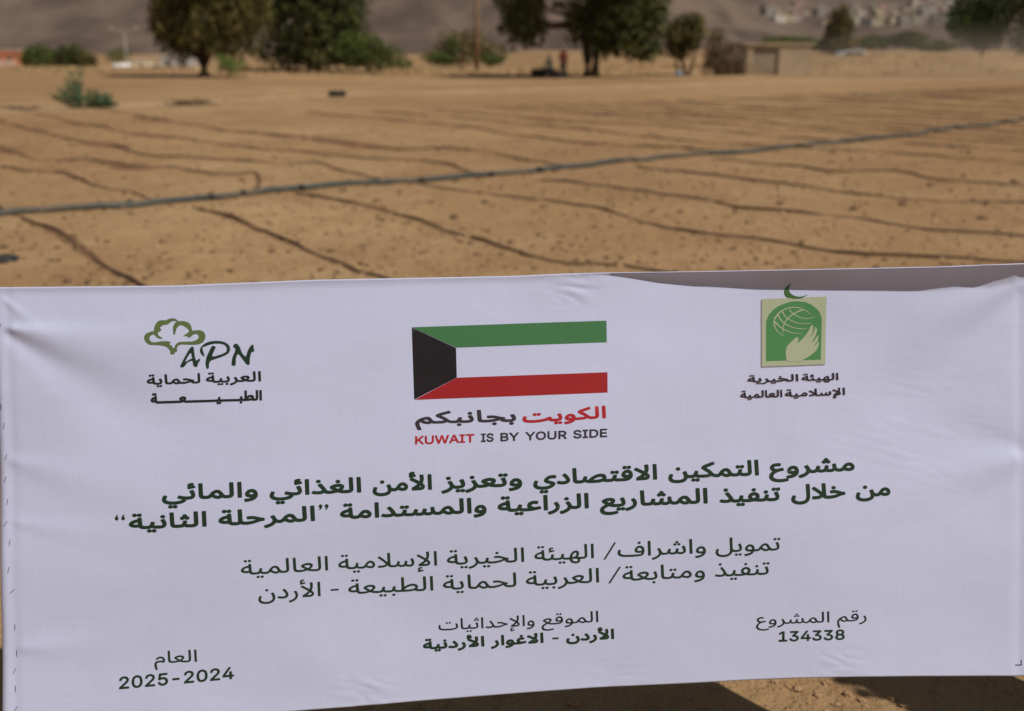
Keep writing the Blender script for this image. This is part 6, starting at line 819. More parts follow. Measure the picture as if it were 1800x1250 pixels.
# willowy olive tree
d = 60; b_ = gpos(358, d)
make_tree('willowy_tree', b_, [Lb(b_, 350, 40, d, 62, 52), Lb(b_, 310, 15, d, 42, 45), Lb(b_, 405, 10, d, 55, 50), Lb(b_, 300, 50, d, 32, 28), Lb(b_, 380, 70, d, 40, 28), Lb(b_, 350, -60, d, 95, 60), Lb(b_, 440, -20, d, 35, 45), Lb(b_, 285, 25, d, 24, 34), Lb(b_, 330, 75, d, 30, 26), Lb(b_, 395, 88, d, 20, 22), Lb(b_, 450, 15, d, 24, 26), Lb(b_, 298, 72, d, 20, 30), Lb(b_, 320, 92, d, 16, 22), Lb(b_, 425, 62, d, 26, 40), Lb(b_, 446, 70, d, 14, 30), Lb(b_, 275, 50, d, 14, 26), Lb(b_, 460, 30, d, 18, 30)], 'leaf_olive',
          'tall olive-brown willowy tree with drooping leaves and one thick trunk', [([(0, 0, 0), (.05, 0, .8), (-.1, 0, 1.7), (.1, .1, 2.6)], [.5, .34, .30, .24]), ([(.05, 0, .7), (.5, 0, 1.5), (.9, 0, 2.5)], [.2, .16, .12]), ([(-.05, 0, .8), (-.5, 0, 1.8), (-.9, 0, 2.7)], [.2, .15, .1])], 24000, .30, .8, seed=2)
d = 58; b_ = gpos(408, d)
make_tree('green_shrub', b_, [Lb(b_, 408, 116, d, 27, 14), Lb(b_, 396, 108, d, 14, 14)], 'leaf_bright', 'small bright green shrub beside the willowy tree\'s trunk', None, 900, .16, cat='shrub', seed=3)
# dense dark tree and the bush leaning on it
d = 74; b_ = gpos(545, d)
make_tree('dense_tree', b_, [Lb(b_, 550, 20, d, 82, 55), Lb(b_, 500, 85, d, 48, 32), Lb(b_, 560, 80, d, 70, 40), Lb(b_, 600, 50, d, 42, 45), Lb(b_, 560, -60, d, 85, 60), Lb(b_, 470, 98, d, 22, 18), Lb(b_, 520, 102, d, 40, 20), Lb(b_, 590, 98, d, 34, 20), Lb(b_, 540, -5, d, 80, 45), Lb(b_, 620, 20, d, 34, 50), Lb(b_, 625, 78, d, 34, 34), Lb(b_, 480, 45, d, 30, 40)], 'leaf_dark',
          'dense very dark green tree with its crown reaching the ground', [([(0, 0, 0), (.1, 0, 1), (0, 0, 2.2)], [.3, .26, .2]), ([(.6, 0, 0), (.5, 0, 1), (.2, 0, 2)], [.16, .14, .1])], 34000, .32, 0, seed=4)
d = 72; b_ = gpos(650, d)
make_tree('leaning_bush', b_, [Lb(b_, 640, 92, d, 48, 28), Lb(b_, 680, 103, d, 32, 17), Lb(b_, 620, 75, d, 25, 20), Lb(b_, 705, 112, d, 22, 9)], 'leaf_mid', 'sloping green bush leaning against the dense dark tree', None, 8000, .24, cat='bush', seed=5)
# bushes behind
d = 125; b_ = gpos(825, d)
make_tree('far_bush', b_, [Lb(b_, 800, 85, d, 38, 30), Lb(b_, 850, 92, d, 42, 22), Lb(b_, 770, 100, d, 28, 14), Lb(b_, 830, 66, d, 26, 16)], 'leaf_dry', 'pale dusty scrub bush behind the utility pole', None, 4200, .5, cat='bush', seed=6)
d = 122; b_ = gpos(790, d)
make_tree('far_bush', b_, [Lb(b_, 775, 102, d, 26, 10), Lb(b_, 866, 104, d, 20, 9), Lb(b_, 795, 82, d, 12, 16)], 'leaf_mid', 'low green growth in front of the pale dusty scrub bush', None, 2000, .45, cat='bush', seed=7)
d = 150
for px, w, h, lab, lf, sd in ((70, 31, 21, 'rounded bush beside the red building', 'leaf_mid', 8), (124, 28, 22, 'darker rounded bush next to the tall blue-green field bush', 'leaf_dark', 9), (152, 16, 12, 'smallest of the three bushes by the red building', 'leaf_olive', 10)):
    b_ = gpos(px, d); make_tree('round_bush', b_, [Lb(b_, px, 102 + (6 if w < 20 else 0), d, w, h), Lb(b_, px - w * .4, 110, d, w * .5, h * .5)], lf, lab, None, 3500, .5, cat='bush', seed=sd)
b_ = gpos(205, 170); make_tree('far_bush', b_, [Lb(b_, 205, 98, 170, 20, 13)], 'leaf_mid', 'small far bush behind the lamp post', None, 700, .4, cat='bush', seed=11)
# large tree over the resting people
d = 58; b_ = gpos(1036, d)
make_tree('spreading_tree', b_, [Lb(b_, 925, 30, d, 38, 46), Lb(b_, 915, -15, d, 46, 45), Lb(b_, 1030, 20, d, 34, 62), Lb(b_, 1085, 40, d, 55, 52), Lb(b_, 1130, 55, d, 38, 42), Lb(b_, 1110, 85, d, 36, 20), Lb(b_, 1030, -70, d, 130, 55), Lb(b_, 1060, 82, d, 34, 22), Lb(b_, 1145, 15, d, 34, 66), Lb(b_, 905, 45, d, 26, 38), Lb(b_, 935, 50, d, 26, 34), Lb(b_, 1010, 45, d, 20, 36), Lb(b_, 1095, 0, d, 60, 50), Lb(b_, 1140, 92, d, 26, 18), Lb(b_, 978, 10, d, 16, 8)], 'leaf_dark',
          'largest dark tree, forked low, with two people resting beside its trunk', [([(-.15, 0, 0), (-.1, 0, .9), (-.25, 0, 1.8), (-.1, 0, 3)], [.34, .24, .2, .18]), ([(.3, 0, 0), (.35, 0, .8), (.55, 0, 1.8), (.9, 0, 2.8)], [.3, .17, .15, .12])], 42000, .30, .2, seed=12)
d = 62; b_ = gpos(1205, d)
make_tree('thin_tree', b_, [Lb(b_, 1205, 62, d, 34, 34), Lb(b_, 1190, 82, d, 22, 22), Lb(b_, 1222, 40, d, 18, 18)], 'leaf_olive', 'smaller many-stemmed tree standing by the brushwood shelter', [([(0, 0, 0), (-.2, 0, .8), (-.1, 0, 1.6)], [.12, .1, .08]), ([(.2, 0, 0), (.45, 0, .8), (.6, 0, 1.6)], [.1, .08, .06]), ([(-.3, 0, 0), (-.6, 0, .7), (-.5, 0, 1.4)], [.09, .07, .05])], 5000, .25, 0, seed=13)
b_ = gpos(1262, 85); make_tree('far_bush', b_, [Lb(b_, 1262, 62, 85, 16, 12), Lb(b_, 1255, 72, 85, 14, 14)], 'leaf_olive', 'thin bush rising behind the brushwood shelter', None, 600, .25, cat='bush', seed=14)
# trees at the other side
d = 150; b_ = gpos(1722, d)
make_tree('pale_green_tree', b_, [Lb(b_, 1725, 20, d, 50, 55), Lb(b_, 1700, 40, d, 36, 38), Lb(b_, 1752, 30, d, 24, 48), Lb(b_, 1720, -60, d, 60, 50), Lb(b_, 1730, 68, d, 32, 20)], 'leaf_bright', 'bright green tree nearest the hillside town', [([(0, 0, 0), (.1, 0, 1.5), (0, 0, 3.5)], [.4, .3, .22])], 12000, .7, 0, seed=15)
b_ = gpos(1800, d - 6)
make_tree('shadowy_tree', b_, [Lb(b_, 1800, 20, d - 6, 26, 65), Lb(b_, 1815, 75, d - 6, 30, 22), Lb(b_, 1830, -30, d - 6, 50, 60)], 'leaf_dark', 'dark tree cut by the edge of the view behind the bright green tree', [([(0, 0, 0), (.1, 0, 1.5), (0, 0, 3.5)], [.4, .3, .22])], 8000, .65, 0, seed=16)
d = 240; b_ = gpos(1478, d)
make_tree('cone_tree', b_, [Lb(b_, 1478, 30, d, 17, 22), Lb(b_, 1476, 52, d, 24, 28), Lb(b_, 1474, 75, d, 30, 18)], 'leaf_olive', 'lone grey-green tapering tree in front of the hillside town', [([(0, 0, 0), (0, 0, 2), (0, 0, 4)], [.3, .25, .2])], 4500, 1.0, 0, seed=17)
for px, py, w, h, dd, lf, lab, sd in ((1385, 74, 45, 9, 260, 'leaf_mid', 'long low row of bushes above the mud hut', 18), (1535, 74, 28, 10, 262, 'leaf_mid', 'low dark bush just past the tapering tree', 19), (1595, 70, 30, 13, 258, 'leaf_dark', 'widest dark bush below the hillside town', 20), (1640, 80, 34, 9, 250, 'leaf_mid', 'low bush between the widest bush and the bright green tree', 21), (1440, 80, 25, 8, 255, 'leaf_mid', 'low bush at the foot of the tapering tree', 22)):
    b_ = gpos(px, dd); make_tree('low_bush', b_, [Lb(b_, px, py, dd, w, h), Lb(b_, px + w * .5, py + 4, dd, w * .5, h * .7)], lf, lab, None, 2600, .9, cat='bush', group='bushes in front of the hillside town', seed=sd)
# bushes in the field
def stem_bush(px, py, hpx, lab, n, seed, wide):
    p = on_ground(px, py); base = gp(p.x, p.y); k = p.y / 1700
    root = empty('field_bush', base); tag(root, lab, 'bush'); r_ = random.Random(seed)
    V = []; F = []; b = MB()
    for i in range(n):
        a = r_.uniform(-1, 1); h = hpx * k * r_.uniform(.3, 1) * (1 - .7 * abs(a) ** .8); x = a * wide * k; y = r_.uniform(-.6, .6) * wide * k
        st = Vector((x * .35, y * .35, 0)); tip = Vector((x * 1.15, y, h)); b.tube([st, (st + tip) / 2 + Vector((0, 0, h * .08)), tip], [.012, .008, .003], 4)
        for _ in range(38):
            t = r_.uniform(.15, 1) ** .8; q = st.lerp(tip, t) + Vector((r_.gauss(0, .035), r_.gauss(0, .035), r_.gauss(0, .03)))
            u = Vector((r_.gauss(0, 1), r_.gauss(0, 1), abs(r_.gauss(.8, .6)))).normalized(); w = u.cross(Vector((r_.gauss(0, 1), r_.gauss(0, 1), .1))).normalized()
            s = r_.uniform(.05, .11); j = len(V); V += [q, q + u * s * .5 + w * s * .2, q + u * s, q + u * s * .5 - w * s * .2]; F.append((j, j + 1, j + 2, j + 3))
    b.build('stems', M['leaf_blue'], root); mesh_obj('foliage', V, F, M['leaf_blue'], root)
stem_bush(142, 190, 80, 'blue-green wild bush with upright stems standing alone on the field', 42, 30, 42)
stem_bush(188, 189, 24, 'little blue-green bush beside the taller one on the field', 16, 31, 18)

# dry grass along the field's far edge
V = []; F = []; r_ = random.Random(9)
for _ in range(9000):
    px = r_.uniform(-120, 1950); d = r_.uniform(64, 98); p = at(px, 120, d)
    if noise.noise(Vector((p.x * .12, d * .2, 1))) < -.02: continue
    z = ground_z(p.x, d); h = r_.uniform(.08, .34); j = len(V); a = r_.uniform(0, 3.14); w = r_.uniform(.03, .10)
    V += [(p.x - math.cos(a) * w, d - math.sin(a) * w, z), (p.x + math.cos(a) * w, d + math.sin(a) * w, z), (p.x + r_.gauss(0, .1), d + r_.gauss(0, .1), z + h)]; F.append((j, j + 1, j + 2))
o = mesh_obj('dry_grass', V, F, M['straw']); tag(o, 'straw-coloured dry grass along the far edge of the field', kind='stuff')

# ------------------------------------------------------------------ poles
b_ = gpos(838, 75); root = empty('utility_pole', b_); tag(root, 'tall brown wooden utility pole standing between the dense tree and the largest tree', 'pole')
MB().tube([(0, 0, 0), (.02, 0, 4), (.05, 0, 8.5)], [.17, .15, .12], 10).build('post', M['wood'], root, True)
MB().box((.05, -.12, 7.9), (1.8, .1, .12)).build('crossbar', M['wood'], root)
for x in (-.7, 0, .7): MB().tube([(x + .05, -.12, 7.96), (x + .05, -.12, 8.05), (x + .05, -.12, 8.16)], [.03, .07, .03], 8).build('insulator', M['white'], root)
b_ = gpos(225, 165); root = empty('lamp_post', b_); tag(root, 'pale slim lamp post with a double arm in front of the hillside', 'lamp post')
MB().tube([(0, 0, 0), (0, 0, 2.5), (0, 0, 6.2)], [.11, .09, .07], 8).build('post', M['greyr'], root, True)
MB().tube([(-1.9, 0, 6.9), (-1, 0, 6.5), (0, 0, 6.2), (1, 0, 6.5), (1.9, 0, 6.9)], .05, 6).build('arm', M['greyr'], root)
for x in (-2, 2): MB().box((x, 0, 6.95), (.5, .2, .1)).build('lamp_head', M['white'], root)

# ------------------------------------------------------------------ buildings
def building(name, px, d, w, dp, h, wall, lab, cat='building', floors=1, bays=3, band=None, rz=0, dz=0):
    b_ = gpos(px, d, dz); root = empty(name, b_, rz); tag(root, lab, cat)
    fh = h / floors; bw = w / bays; win_w, win_h = bw * .38, fh * .42
    # front wall pieced round real openings
    m = MB()
    for f in range(floors):
        z0 = f * fh; zs = z0 + fh * .33; zt = zs + win_h
        m.box((0, -dp / 2, (z0 + zs) / 2), (w, .25, zs - z0)); m.box((0, -dp / 2, (zt + z0 + fh) / 2), (w, .25, z0 + fh - zt))
        for i in range(bays + 1):
            x0 = -w / 2 if i == 0 else -w / 2 + (i - .5) * bw + win_w / 2; x1 = w / 2 if i == bays else -w / 2 + (i + .5) * bw - win_w / 2
            m.box(((x0 + x1) / 2, -dp / 2, (zs + zt) / 2), (x1 - x0, .248, win_h))
    m.box((0, dp / 2, h / 2), (w, .25, h)); m.box((-w / 2 + .122, 0, h / 2), (.24, dp - .26, h)); m.box((w / 2 - .122, 0, h / 2), (.24, dp - .26, h))
    m.build('wall', M[wall], root)
    r = MB().box((0, 0, h + .08), (w + .3, dp + .5, .16)); r.build('roof', M['concrete'], root)
    for f in range(floors):
        z = f * fh + fh * .33 + win_h / 2
        for i in range(bays):
            x = -w / 2 + (i + .5) * bw
            wf = MB().box((x, -dp / 2 + .02, z), (.06, .06, win_h - .01)).build('window', M['white'], root)
            MB().box((x, -dp / 2 + .06, z), (win_w - .01, .02, win_h - .012)).build('pane', M['glass'], wf)
    if band: MB().box((0, -dp / 2 - .14, h * .28), (w + .02, .04, h * .5)).build('lower_wall', M[band], root)
    return root
building('red_building', 2, 200, 9.5, 7, 3.9, 'redbrick', 'low red building with a paler base at the foot of the hill', floors=1, bays=4, band='pinkwall')
building('tan_house', 246, 175, 3.4, 4, 2.0, 'cream', 'small tan house beside the lamp post', 'house', bays=2)
building('pale_house', 318, 150, 4.6, 4, 2.3, 'greyr', 'pale low house half hidden by the willowy tree', 'house', bays=2)
# water tank trailer by the lamp post
b_ = gpos(215, 160); root = empty('water_tank', b_); tag(root, 'white low water tank beside the lamp post', 'water tank')
MB().tube([(-1.4, 0, .9), (-1.3, 0, .9), (1.3, 0, .9), (1.4, 0, .9)], [.45, .62, .62, .45], 14).build('tank', M['white'], root, True)
for x in (-.9, .9): MB().box((x, 0, .2), (.25, 1.1, .4)).build('support', M['greyr'], root)
MB().tube([(0, 0, 1.5), (0, 0, 1.65)], .22, 10).build('lid', M['white'], root)

def car(px, d, lab, rz):
    b_ = gpos(px, d); root = empty('white_car', b_, rz); tag(root, lab, 'car')
    prof = [(-2.1, .35), (-2.1, .8), (-1.9, .92), (-1.5, .95), (-1.15, 1.42), (.55, 1.46), (1.15, .98), (1.95, .85), (2.1, .6), (2.1, .35)]
    MB().prism(prof, -.83, .83).build('body', M['white'], root)
    for s in (-1, 1):
        MB().prism([(-1.38, .98), (-1.08, 1.36), (.48, 1.39), (.98, .99)], s * .835 - .004, s * .835 + .004).build('side_window', M['glass'], root)
        for x in (-1.3, 1.3):
            w = MB().tube([(x, s * .70, .33), (x, s * .86, .33)], .33, 14).build('wheel', M['rubber'], root, True)
            MB().tube([(x, s * .855, .33), (x, s * .875, .33)], .19, 10).build('rim', M['steel'], w)
        MB().box((2.06, s * .6, .68), (.1, .3, .14)).build('headlight', M['glass'], root)
    MB().box((.88, 0, 1.22), (.03, 1.4, .52), 0, Matrix.Rotation(-.88, 3, 'Y')).build('windscreen', M['glass'], root)
car(281, 165, 'small white car parked below the lamp post\'s hillside, beside the willowy tree', R(25))
car(1497, 96, 'white car mostly hidden behind the low earth bank beyond the mud hut', R(5))

# mud hut, its doorway filled by a panel coloured as inner shade
b_ = gpos(1364, 63); root = empty('mud_hut', b_); tag(root, 'square tan mud hut with a wide dark doorway', 'hut')
k = 63 / 1700; X0, X1 = -54 * k, 56 * k; xd0, xd1 = -40 * k, 3 * k; H = 1.75
m = MB(); m.box(((X0 + xd0) / 2, 0, H / 2), (xd0 - X0, .25, H)).box(((xd1 + X1) / 2, 0, H / 2), (X1 - xd1, .25, H)).box(((xd0 + xd1) / 2, 0, H - .11), (xd1 - xd0, .248, .22))
m.box(((X0 + X1) / 2, 2.4, H / 2), (X1 - X0, .25, H)).box((X0 + .124, 1.2, H / 2), (.246, 2.14, H)).box((X1 - .124, 1.2, H / 2), (.246, 2.14, H))
m.build('wall', M['mud'], root); MB().box(((X0 + X1) / 2, 1.2, H + .06), (X1 - X0 + .3, 2.9, .12)).build('roof', M['mud'], root)
MB().box(((xd0 + xd1) / 2, .06, (H - .24) / 2), (xd1 - xd0 - .02, .04, H - .26)).build('doorway_shade_panel', M['doorway_dark'], root)  # flat panel standing for the dark inside, shade painted in its colour
# brushwood shelter
b_ = gpos(1274, 61); root = empty('brush_shelter', b_); tag(root, 'dark brown brushwood shelter between the many-stemmed tree and the mud hut', 'shelter')
b = MB(); rb = random.Random(21)
for _ in range(420):
    x = rb.uniform(-1.25, 1.25); z = rb.uniform(0, 1.9 - .35 * abs(x)); y = rb.uniform(-.5, .7); a = rb.gauss(1.57, .5)
    b.tube([(x, y, z), (x + math.cos(a) * .6, y + rb.gauss(0, .1), max(.03, min(2.1, z + math.sin(a) * .6 - .3)))], .018, 4)
b.build('brushwood', M['brush'], root)
m = MB()
for x in (-1.2, -.4, .4, 1.2): m.tube([(x, 0, 0), (x + .05, 0, 1.75)], .06, 6)
m.build('frame', M['wood'], root)
v, f = blob((0, .35, .8), (1.15, .45, .85), 4, 3, .4); mesh_obj('thatch', v, f, M['brush'], root)
# blue bundle beside the tree
p = gpos(1193, 59.5); v, f = blob((0, 0, .16), (.22, .16, .15), 7, 2, .5)
M['bluecloth'] = noisy('blue_cloth', (.14, .22, .32), (.20, .28, .38), 3, .9)
o = mesh_obj('blue_bundle', v, f, M['bluecloth'], None, True); o.location = p; tag(o, 'small blue cloth bundle at the foot of the many-stemmed tree', 'bundle')

# ------------------------------------------------------------------ hillside town
def house_mesh(kind, rr):
    w = rr.uniform(8, 13); dp = rr.uniform(8, 12); fl = rr.choice((1, 1, 2, 2)); h = fl * 3.1; m = MB()
    m.box((0, 0, h / 2 - 2), (w, dp, h + 4)); m.box((0, -dp / 2 + .15, h + .35), (w, .3, .7)).box((0, dp / 2 - .15, h + .35), (w, .3, .7)).box((-w / 2 + .15, 0, h + .35), (.3, dp - .6, .7)).box((w / 2 - .15, 0, h + .35), (.3, dp - .6, .7))
    m.box((rr.uniform(-2, 2), 1, h + 1.1), (3, 3, 2.2))
    g = MB(); nb = 3
    for f in range(fl):
        for i in range(nb): g.box((-w / 2 + (i + .5) * w / nb, -dp / 2 - .02, f * 3.1 + 1.7), (1.4, .12, 1.3))
    return m, g
rr = random.Random(77); protos = []
for i, (mt, wd) in enumerate((('town_pale', 'pale'), ('town_cream', 'cream'), ('town_grey', 'grey'), ('town_white', 'whitish'), ('town_rose', 'rose-coloured'), ('town_pale', 'pale'), ('town_cream', 'cream'))):
    protos.append((house_mesh(i, rr), mt, wd))
hn = 0; tries = 0; spots = []
cache = {}
while hn < 230 and tries < 16000:
    tries += 1
    px = rr.gauss(1510, 125); y = rr.uniform(1000, 2100)
    if rr.random() < .2: px = rr.uniform(1225, 1720)
    if px > 1790 or px < 1215: continue
    x = (px - 900) / 1688 * y; z = hill_z(x, y)
    py = 85 - (z - 1.6) / y * 1750
    lim = 40 if px > 1500 else 85 - (px - 1215) * .12 - 30
    if z < 0 or py < (-5 if px > 1540 else 22) or py > 80: continue
    if any((x - a) ** 2 + (y - b) ** 2 < 17 ** 2 for a, b in spots): continue
    spots.append((x, y)); i = rr.randrange(len(protos)); (m, g), mt, wd = protos[i]
    if i not in cache:
        o = m.build('town_house', M[mt]); w = g.build('windows', M['glass'], o); w['kind'] = 'stuff'; cache[i] = (o.data, w.data)
    else:
        o = bpy.data.objects.new('town_house', cache[i][0]); COL.objects.link(o)
        w = bpy.data.objects.new('windows', cache[i][1]); COL.objects.link(w); w.parent = o
        w['kind'] = 'stuff'
    o.location = (x, y, z + .5); o.rotation_euler = (0, 0, rr.uniform(-.5, .5)); hn += 1
    tag(o, 'one of the small %s flat-roofed houses scattered over the far hillside' % wd, 'house', wd + ' houses of the hillside town')

# ------------------------------------------------------------------ people
M['skin'] = noisy('skin', (.30, .16, .10), (.36, .20, .13), 12, .6)
M['hair'] = noisy('dark_hair', (.012, .009, .008), (.03, .02, .018), 60, .6)
M['cap'] = noisy('white_cotton', (.72, .72, .70), (.8, .8, .78), 20, .9)
M['redcloth'] = noisy('red_shirt_cloth', (.28, .06, .06), (.38, .10, .09), 9, .9)
M['bluecotton'] = noisy('light_blue_shirt', (.30, .40, .52), (.36, .46, .60), 14, .9, .002, 60)
M['trouser'] = noisy('dark_trousers', (.03, .03, .038), (.05, .05, .06), 14, .9, .002, 60)
M['greenshirt'] = noisy('dull_green_shirt', (.20, .24, .18), (.27, .31, .24), 9, .9)
M['leather'] = noisy('shoe_leather', (.05, .03, .02), (.08, .05, .03), 14, .6)
M['eye'] = new_mat('eye_dark', (.02, .015, .01), .2, .6)[0]
def skin_body(name, joints, bones, mat, parent, sub=1, root=0, ring=None):
    me = bpy.data.meshes.new(name); me.from_pydata([j[0] for j in joints], bones, [])
    o = bpy.data.objects.new(name, me); COL.objects.link(o)
    o.modifiers.new('skin', 'SKIN'); 
    if not me.skin_vertices: me.attributes  # the layer is made with the modifier below
    bm = bmesh.new(); bm.from_mesh(me); lay = bm.verts.layers.skin.verify(); bm.verts.ensure_lookup_table()
    for i, j in enumerate(joints):
        r = j[1]; bm.verts[i][lay].radius = (r if isinstance(r, tuple) else (r, r)); bm.verts[i][lay].use_root = (i == root)
    bm.to_mesh(me); bm.free()
    s = o.modifiers.new('sub', 'SUBSURF'); s.levels = s.render_levels = sub
    dg = bpy.context.evaluated_depsgraph_get(); dg.update()
    new = bpy.data.meshes.new_from_object(o.evaluated_get(dg)); new.name = name
    bpy.data.objects.remove(o); new.materials.clear(); new.materials.append(mat)
    new.polygons.foreach_set('use_smooth', [True] * len(new.polygons))
    r = bpy.data.objects.new(name, new); COL.objects.link(r); r.parent = parent
    return r
def person(root, P, shirt, trouser, headgear, detail=1, sleeve=1.0):
    """P: joint positions; pel, wai, che, nec, hea, and L/R: sho elb wri hip kne ank toe; facing -Y unless turned"""
    J = []; B = []
    def add(k, r): J.append((P[k], r)); return len(J) - 1
    pel = add('pel', (.105, .075)); wai = add('wai', (.095, .07)); che = add('che', (.105, .075)); nek = add('nec', .055); jaw = add('jaw', (.06, .07)); hea = add('hea', (.078, .095)); top = add('top', (.05, .06))
    B += [(pel, wai), (wai, che), (che, nek), (nek, jaw), (jaw, hea), (hea, top)]
    hands = []
    for s in 'LR':
        a = add('sho' + s, .048); b = add('elb' + s, .036); c = add('wri' + s, (.022, .03)); d = add('han' + s, (.018, .042))
        B += [(che, a), (a, b), (b, c), (c, d)]
        h = add('hip' + s, .075); k = add('kne' + s, .052); n = add('ank' + s, .038); t = add('toe' + s, (.035, .028)); B += [(pel, h), (h, k), (k, n), (n, t)]
    body = skin_body('body', J, B, M['skin'], root, 2 if detail > 1 else 1)
    if detail > 1:
        for s in 'LR':                       # five separate fingers closing round what the hand holds
            hp = Vector(P['han' + s]); wr = Vector(P['wri' + s]); f = (hp - wr).normalized(); side = Vector(P['palm' + s]).normalized(); curl = f.cross(side).normalized() * P['curl' + s]
            for i, (off, ln) in enumerate(((-.032, .070), (-.011, .078), (.011, .074), (.030, .060))):
                b0 = hp + side * off; pts = [b0 - f * .01, b0 + f * ln * .45, b0 + f * ln * .62 + curl * ln * .4, b0 + f * ln * .35 + curl * ln * .72]
                skin_body('finger', [(tuple(p), .0085 - .001 * q) for q, p in enumerate(pts)], [(0, 1), (1, 2), (2, 3)], M['skin'], root, 1)
            b0 = wr + f * .03 - side * .035; pts = [b0, b0 - side * .02 + f * .03 + curl * .02, b0 - side * .012 + f * .05 + curl * .05]
            skin_body('thumb', [(tuple(p), .0105 - .001 * q) for q, p in enumerate(pts)], [(0, 1), (1, 2)], M['skin'], root, 1)
        fc = Vector(P['face']).normalized(); hc = Vector(P['hea']); rt = fc.cross(Vector((0, 0, 1))).normalized(); up = Vector((0, 0, 1))
        def bead(n, c, r, mt):
            v, f_ = blob((0, 0, 0), r, 1, 2, 0); rot = Matrix((rt, fc, up)).transposed(); mesh_obj(n, [rot @ q + c for q in v], f_, mt, root, True)
        bead('nose', hc + fc * .098 - up * .018, (.014, .02, .024), M['skin'])
        bead('mouth', hc + fc * .088 - up * .055, (.025, .008, .006), M['redcloth'])
        for q in (-1, 1):
            bead('eye', hc + fc * .088 + rt * q * .032 + up * .012, (.013, .006, .007), M['eye']); bead('eyebrow', hc + fc * .090 + rt * q * .033 + up * .032, (.02, .006, .004), M['hair'])
            bead('ear', hc + rt * q * .083 - up * .01, (.01, .018, .03), M['skin'])
    # shirt
    J = []; B = []; g = 1.16
    J.append((tuple(Vector(P['pel']) - (Vector(P['wai']) - Vector(P['pel'])) * .55), (.185, .14))); B.append((0, 1)); pel = add('pel', (.175, .135)); wai = add('wai', (.158, .125)); che = add('che', (.155, .122)); nb = (Vector(P['che']) * .2 + Vector(P['nec']) * .8); J.append((tuple(nb), .062)); nk = len(J) - 1
    B += [(pel, wai), (wai, che), (che, nk)]
    for s in 'LR':
        a = add('sho' + s, .076); b = add('elb' + s, .060); w = Vector(P['elb' + s]).lerp(Vector(P['wri' + s]), .85 * sleeve); J.append((tuple(w), .046)); B += [(che, a), (a, b), (b, len(J) - 1)]
    skin_body('shirt', J, B, shirt, root, 2)
    J = []; B = []; J.append((tuple(Vector(P['pel']) * .7 + Vector(P['wai']) * .3), (.150, .115))); J.append((P['pel'], (.15, .118))); B.append((0, 1))
    for s in 'LR':
        h = add('hip' + s, .108); k = add('kne' + s, .080); w = Vector(P['kne' + s]).lerp(Vector(P['ank' + s]), .93); J.append((tuple(w), .068)); B += [(1, h), (h, k), (k, len(J) - 1)]
    skin_body('trousers', J, B, trouser, root, 2)
    for s in 'LR':
        a = Vector(P['ank' + s]) - Vector((0, 0, .03)); t = Vector(P['toe' + s]); back = a - (t - a) * .35
        skin_body('shoe', [(tuple(Vector((back.x, back.y, t.z + .005))), (.04, .04)), (tuple(Vector((a.x, a.y, t.z + .02))), (.046, .055)), (tuple(t), (.044, .034)), (tuple(t + (t - a) * .25), (.03, .02))], [(0, 1), (1, 2), (2, 3)], M['leather'], root, 1)
    hc = Vector(P['hea']); v, f_ = blob((hc.x, hc.y, hc.z + .036), (.083, .098, .085), 3, 3, .05)
    fcv = Vector(P.get('face', (0, -1, 0))).normalized()
    v = [q - fcv * .018 if (q - hc).dot(fcv) > .03 and q.z < hc.z + .05 else q for q in v]
    v = [Vector((q.x, q.y, max(q.z, hc.z + max(-.05, min(.055, (q - hc).dot(fcv) * 1.1 - .0))))) for q in v]
    mesh_obj('cap' if headgear == 'cap' else 'hair', v, f_, M['cap'] if headgear == 'cap' else M['hair'], root, True)
def standing(h=1.72, face=(0, -1, 0), arms=None):
    k = h / 1.72; f = Vector(face).normalized(); r = f.cross(Vector((0, 0, 1)))
    def p(x, y, z): return tuple(r * x * k + f * y * k + Vector((0, 0, z * k)))
    P = {'pel': p(0, 0, .94), 'wai': p(0, 0, 1.10), 'che': p(0, -.01, 1.32), 'nec': p(0, -.01, 1.475), 'jaw': p(0, .02, 1.535), 'hea': p(0, .015, 1.60), 'top': p(0, 0, 1.67), 'face': tuple(f)}
    for s, q in (('L', -1), ('R', 1)):
        P.update({'sho' + s: p(.165 * q, -.01, 1.385), 'elb' + s: p(.235 * q, -.02, 1.10), 'wri' + s: p(.245 * q, .07, .90), 'han' + s: p(.25 * q, .10, .83), 'hip' + s: p(.095 * q, 0, .88), 'kne' + s: p(.11 * q, .02, .48), 'ank' + s: p(.12 * q, -.02, .09), 'toe' + s: p(.135 * q, .12, .035)})
    return P
# the person holding the pole beside the frame's edge
hx, hy = 1.56, 1.93
rp = empty('person', gp(hx, hy)); tag(rp, 'person in a light blue shirt and dark trousers holding the banner\'s pole', 'person')
P = standing(1.74, (-.30, -.95, 0))
polep = on_plane(1838 - 14.5, 560) - B_N * .016 - rp.location
def reach(s, tgt, side):
    t = Vector(tgt); sh = Vector(P['sho' + s]); d = (t - sh); stop = t - d.normalized() * .05
    wr = t - d.normalized() * .11; mid = (sh + wr) / 2; L = (wr - sh).length; up = max(0, (.285 ** 2 - (L / 2) ** 2)) ** .5
    P['elb' + s] = tuple(mid + Vector(side).normalized() * up); P['wri' + s] = tuple(wr); P['han' + s] = tuple(wr + d.normalized() * .06)
    P['palm' + s] = (0, 0, -1); P['curl' + s] = 1
near_s = 'L' if (Vector(P['shoL']) - polep).length < (Vector(P['shoR']) - polep).length else 'R'
oth = 'R' if near_s == 'L' else 'L'
reach(near_s, polep + Vector((.012, .0, .12)), (0, .3, -1))
for s in (oth,):
    P['palm' + s] = (0, 1, 0); P['curl' + s] = 1
P['curl' + near_s] = 1
person(rp, P, M['bluecotton'], M['trouser'], 'hair', 2)
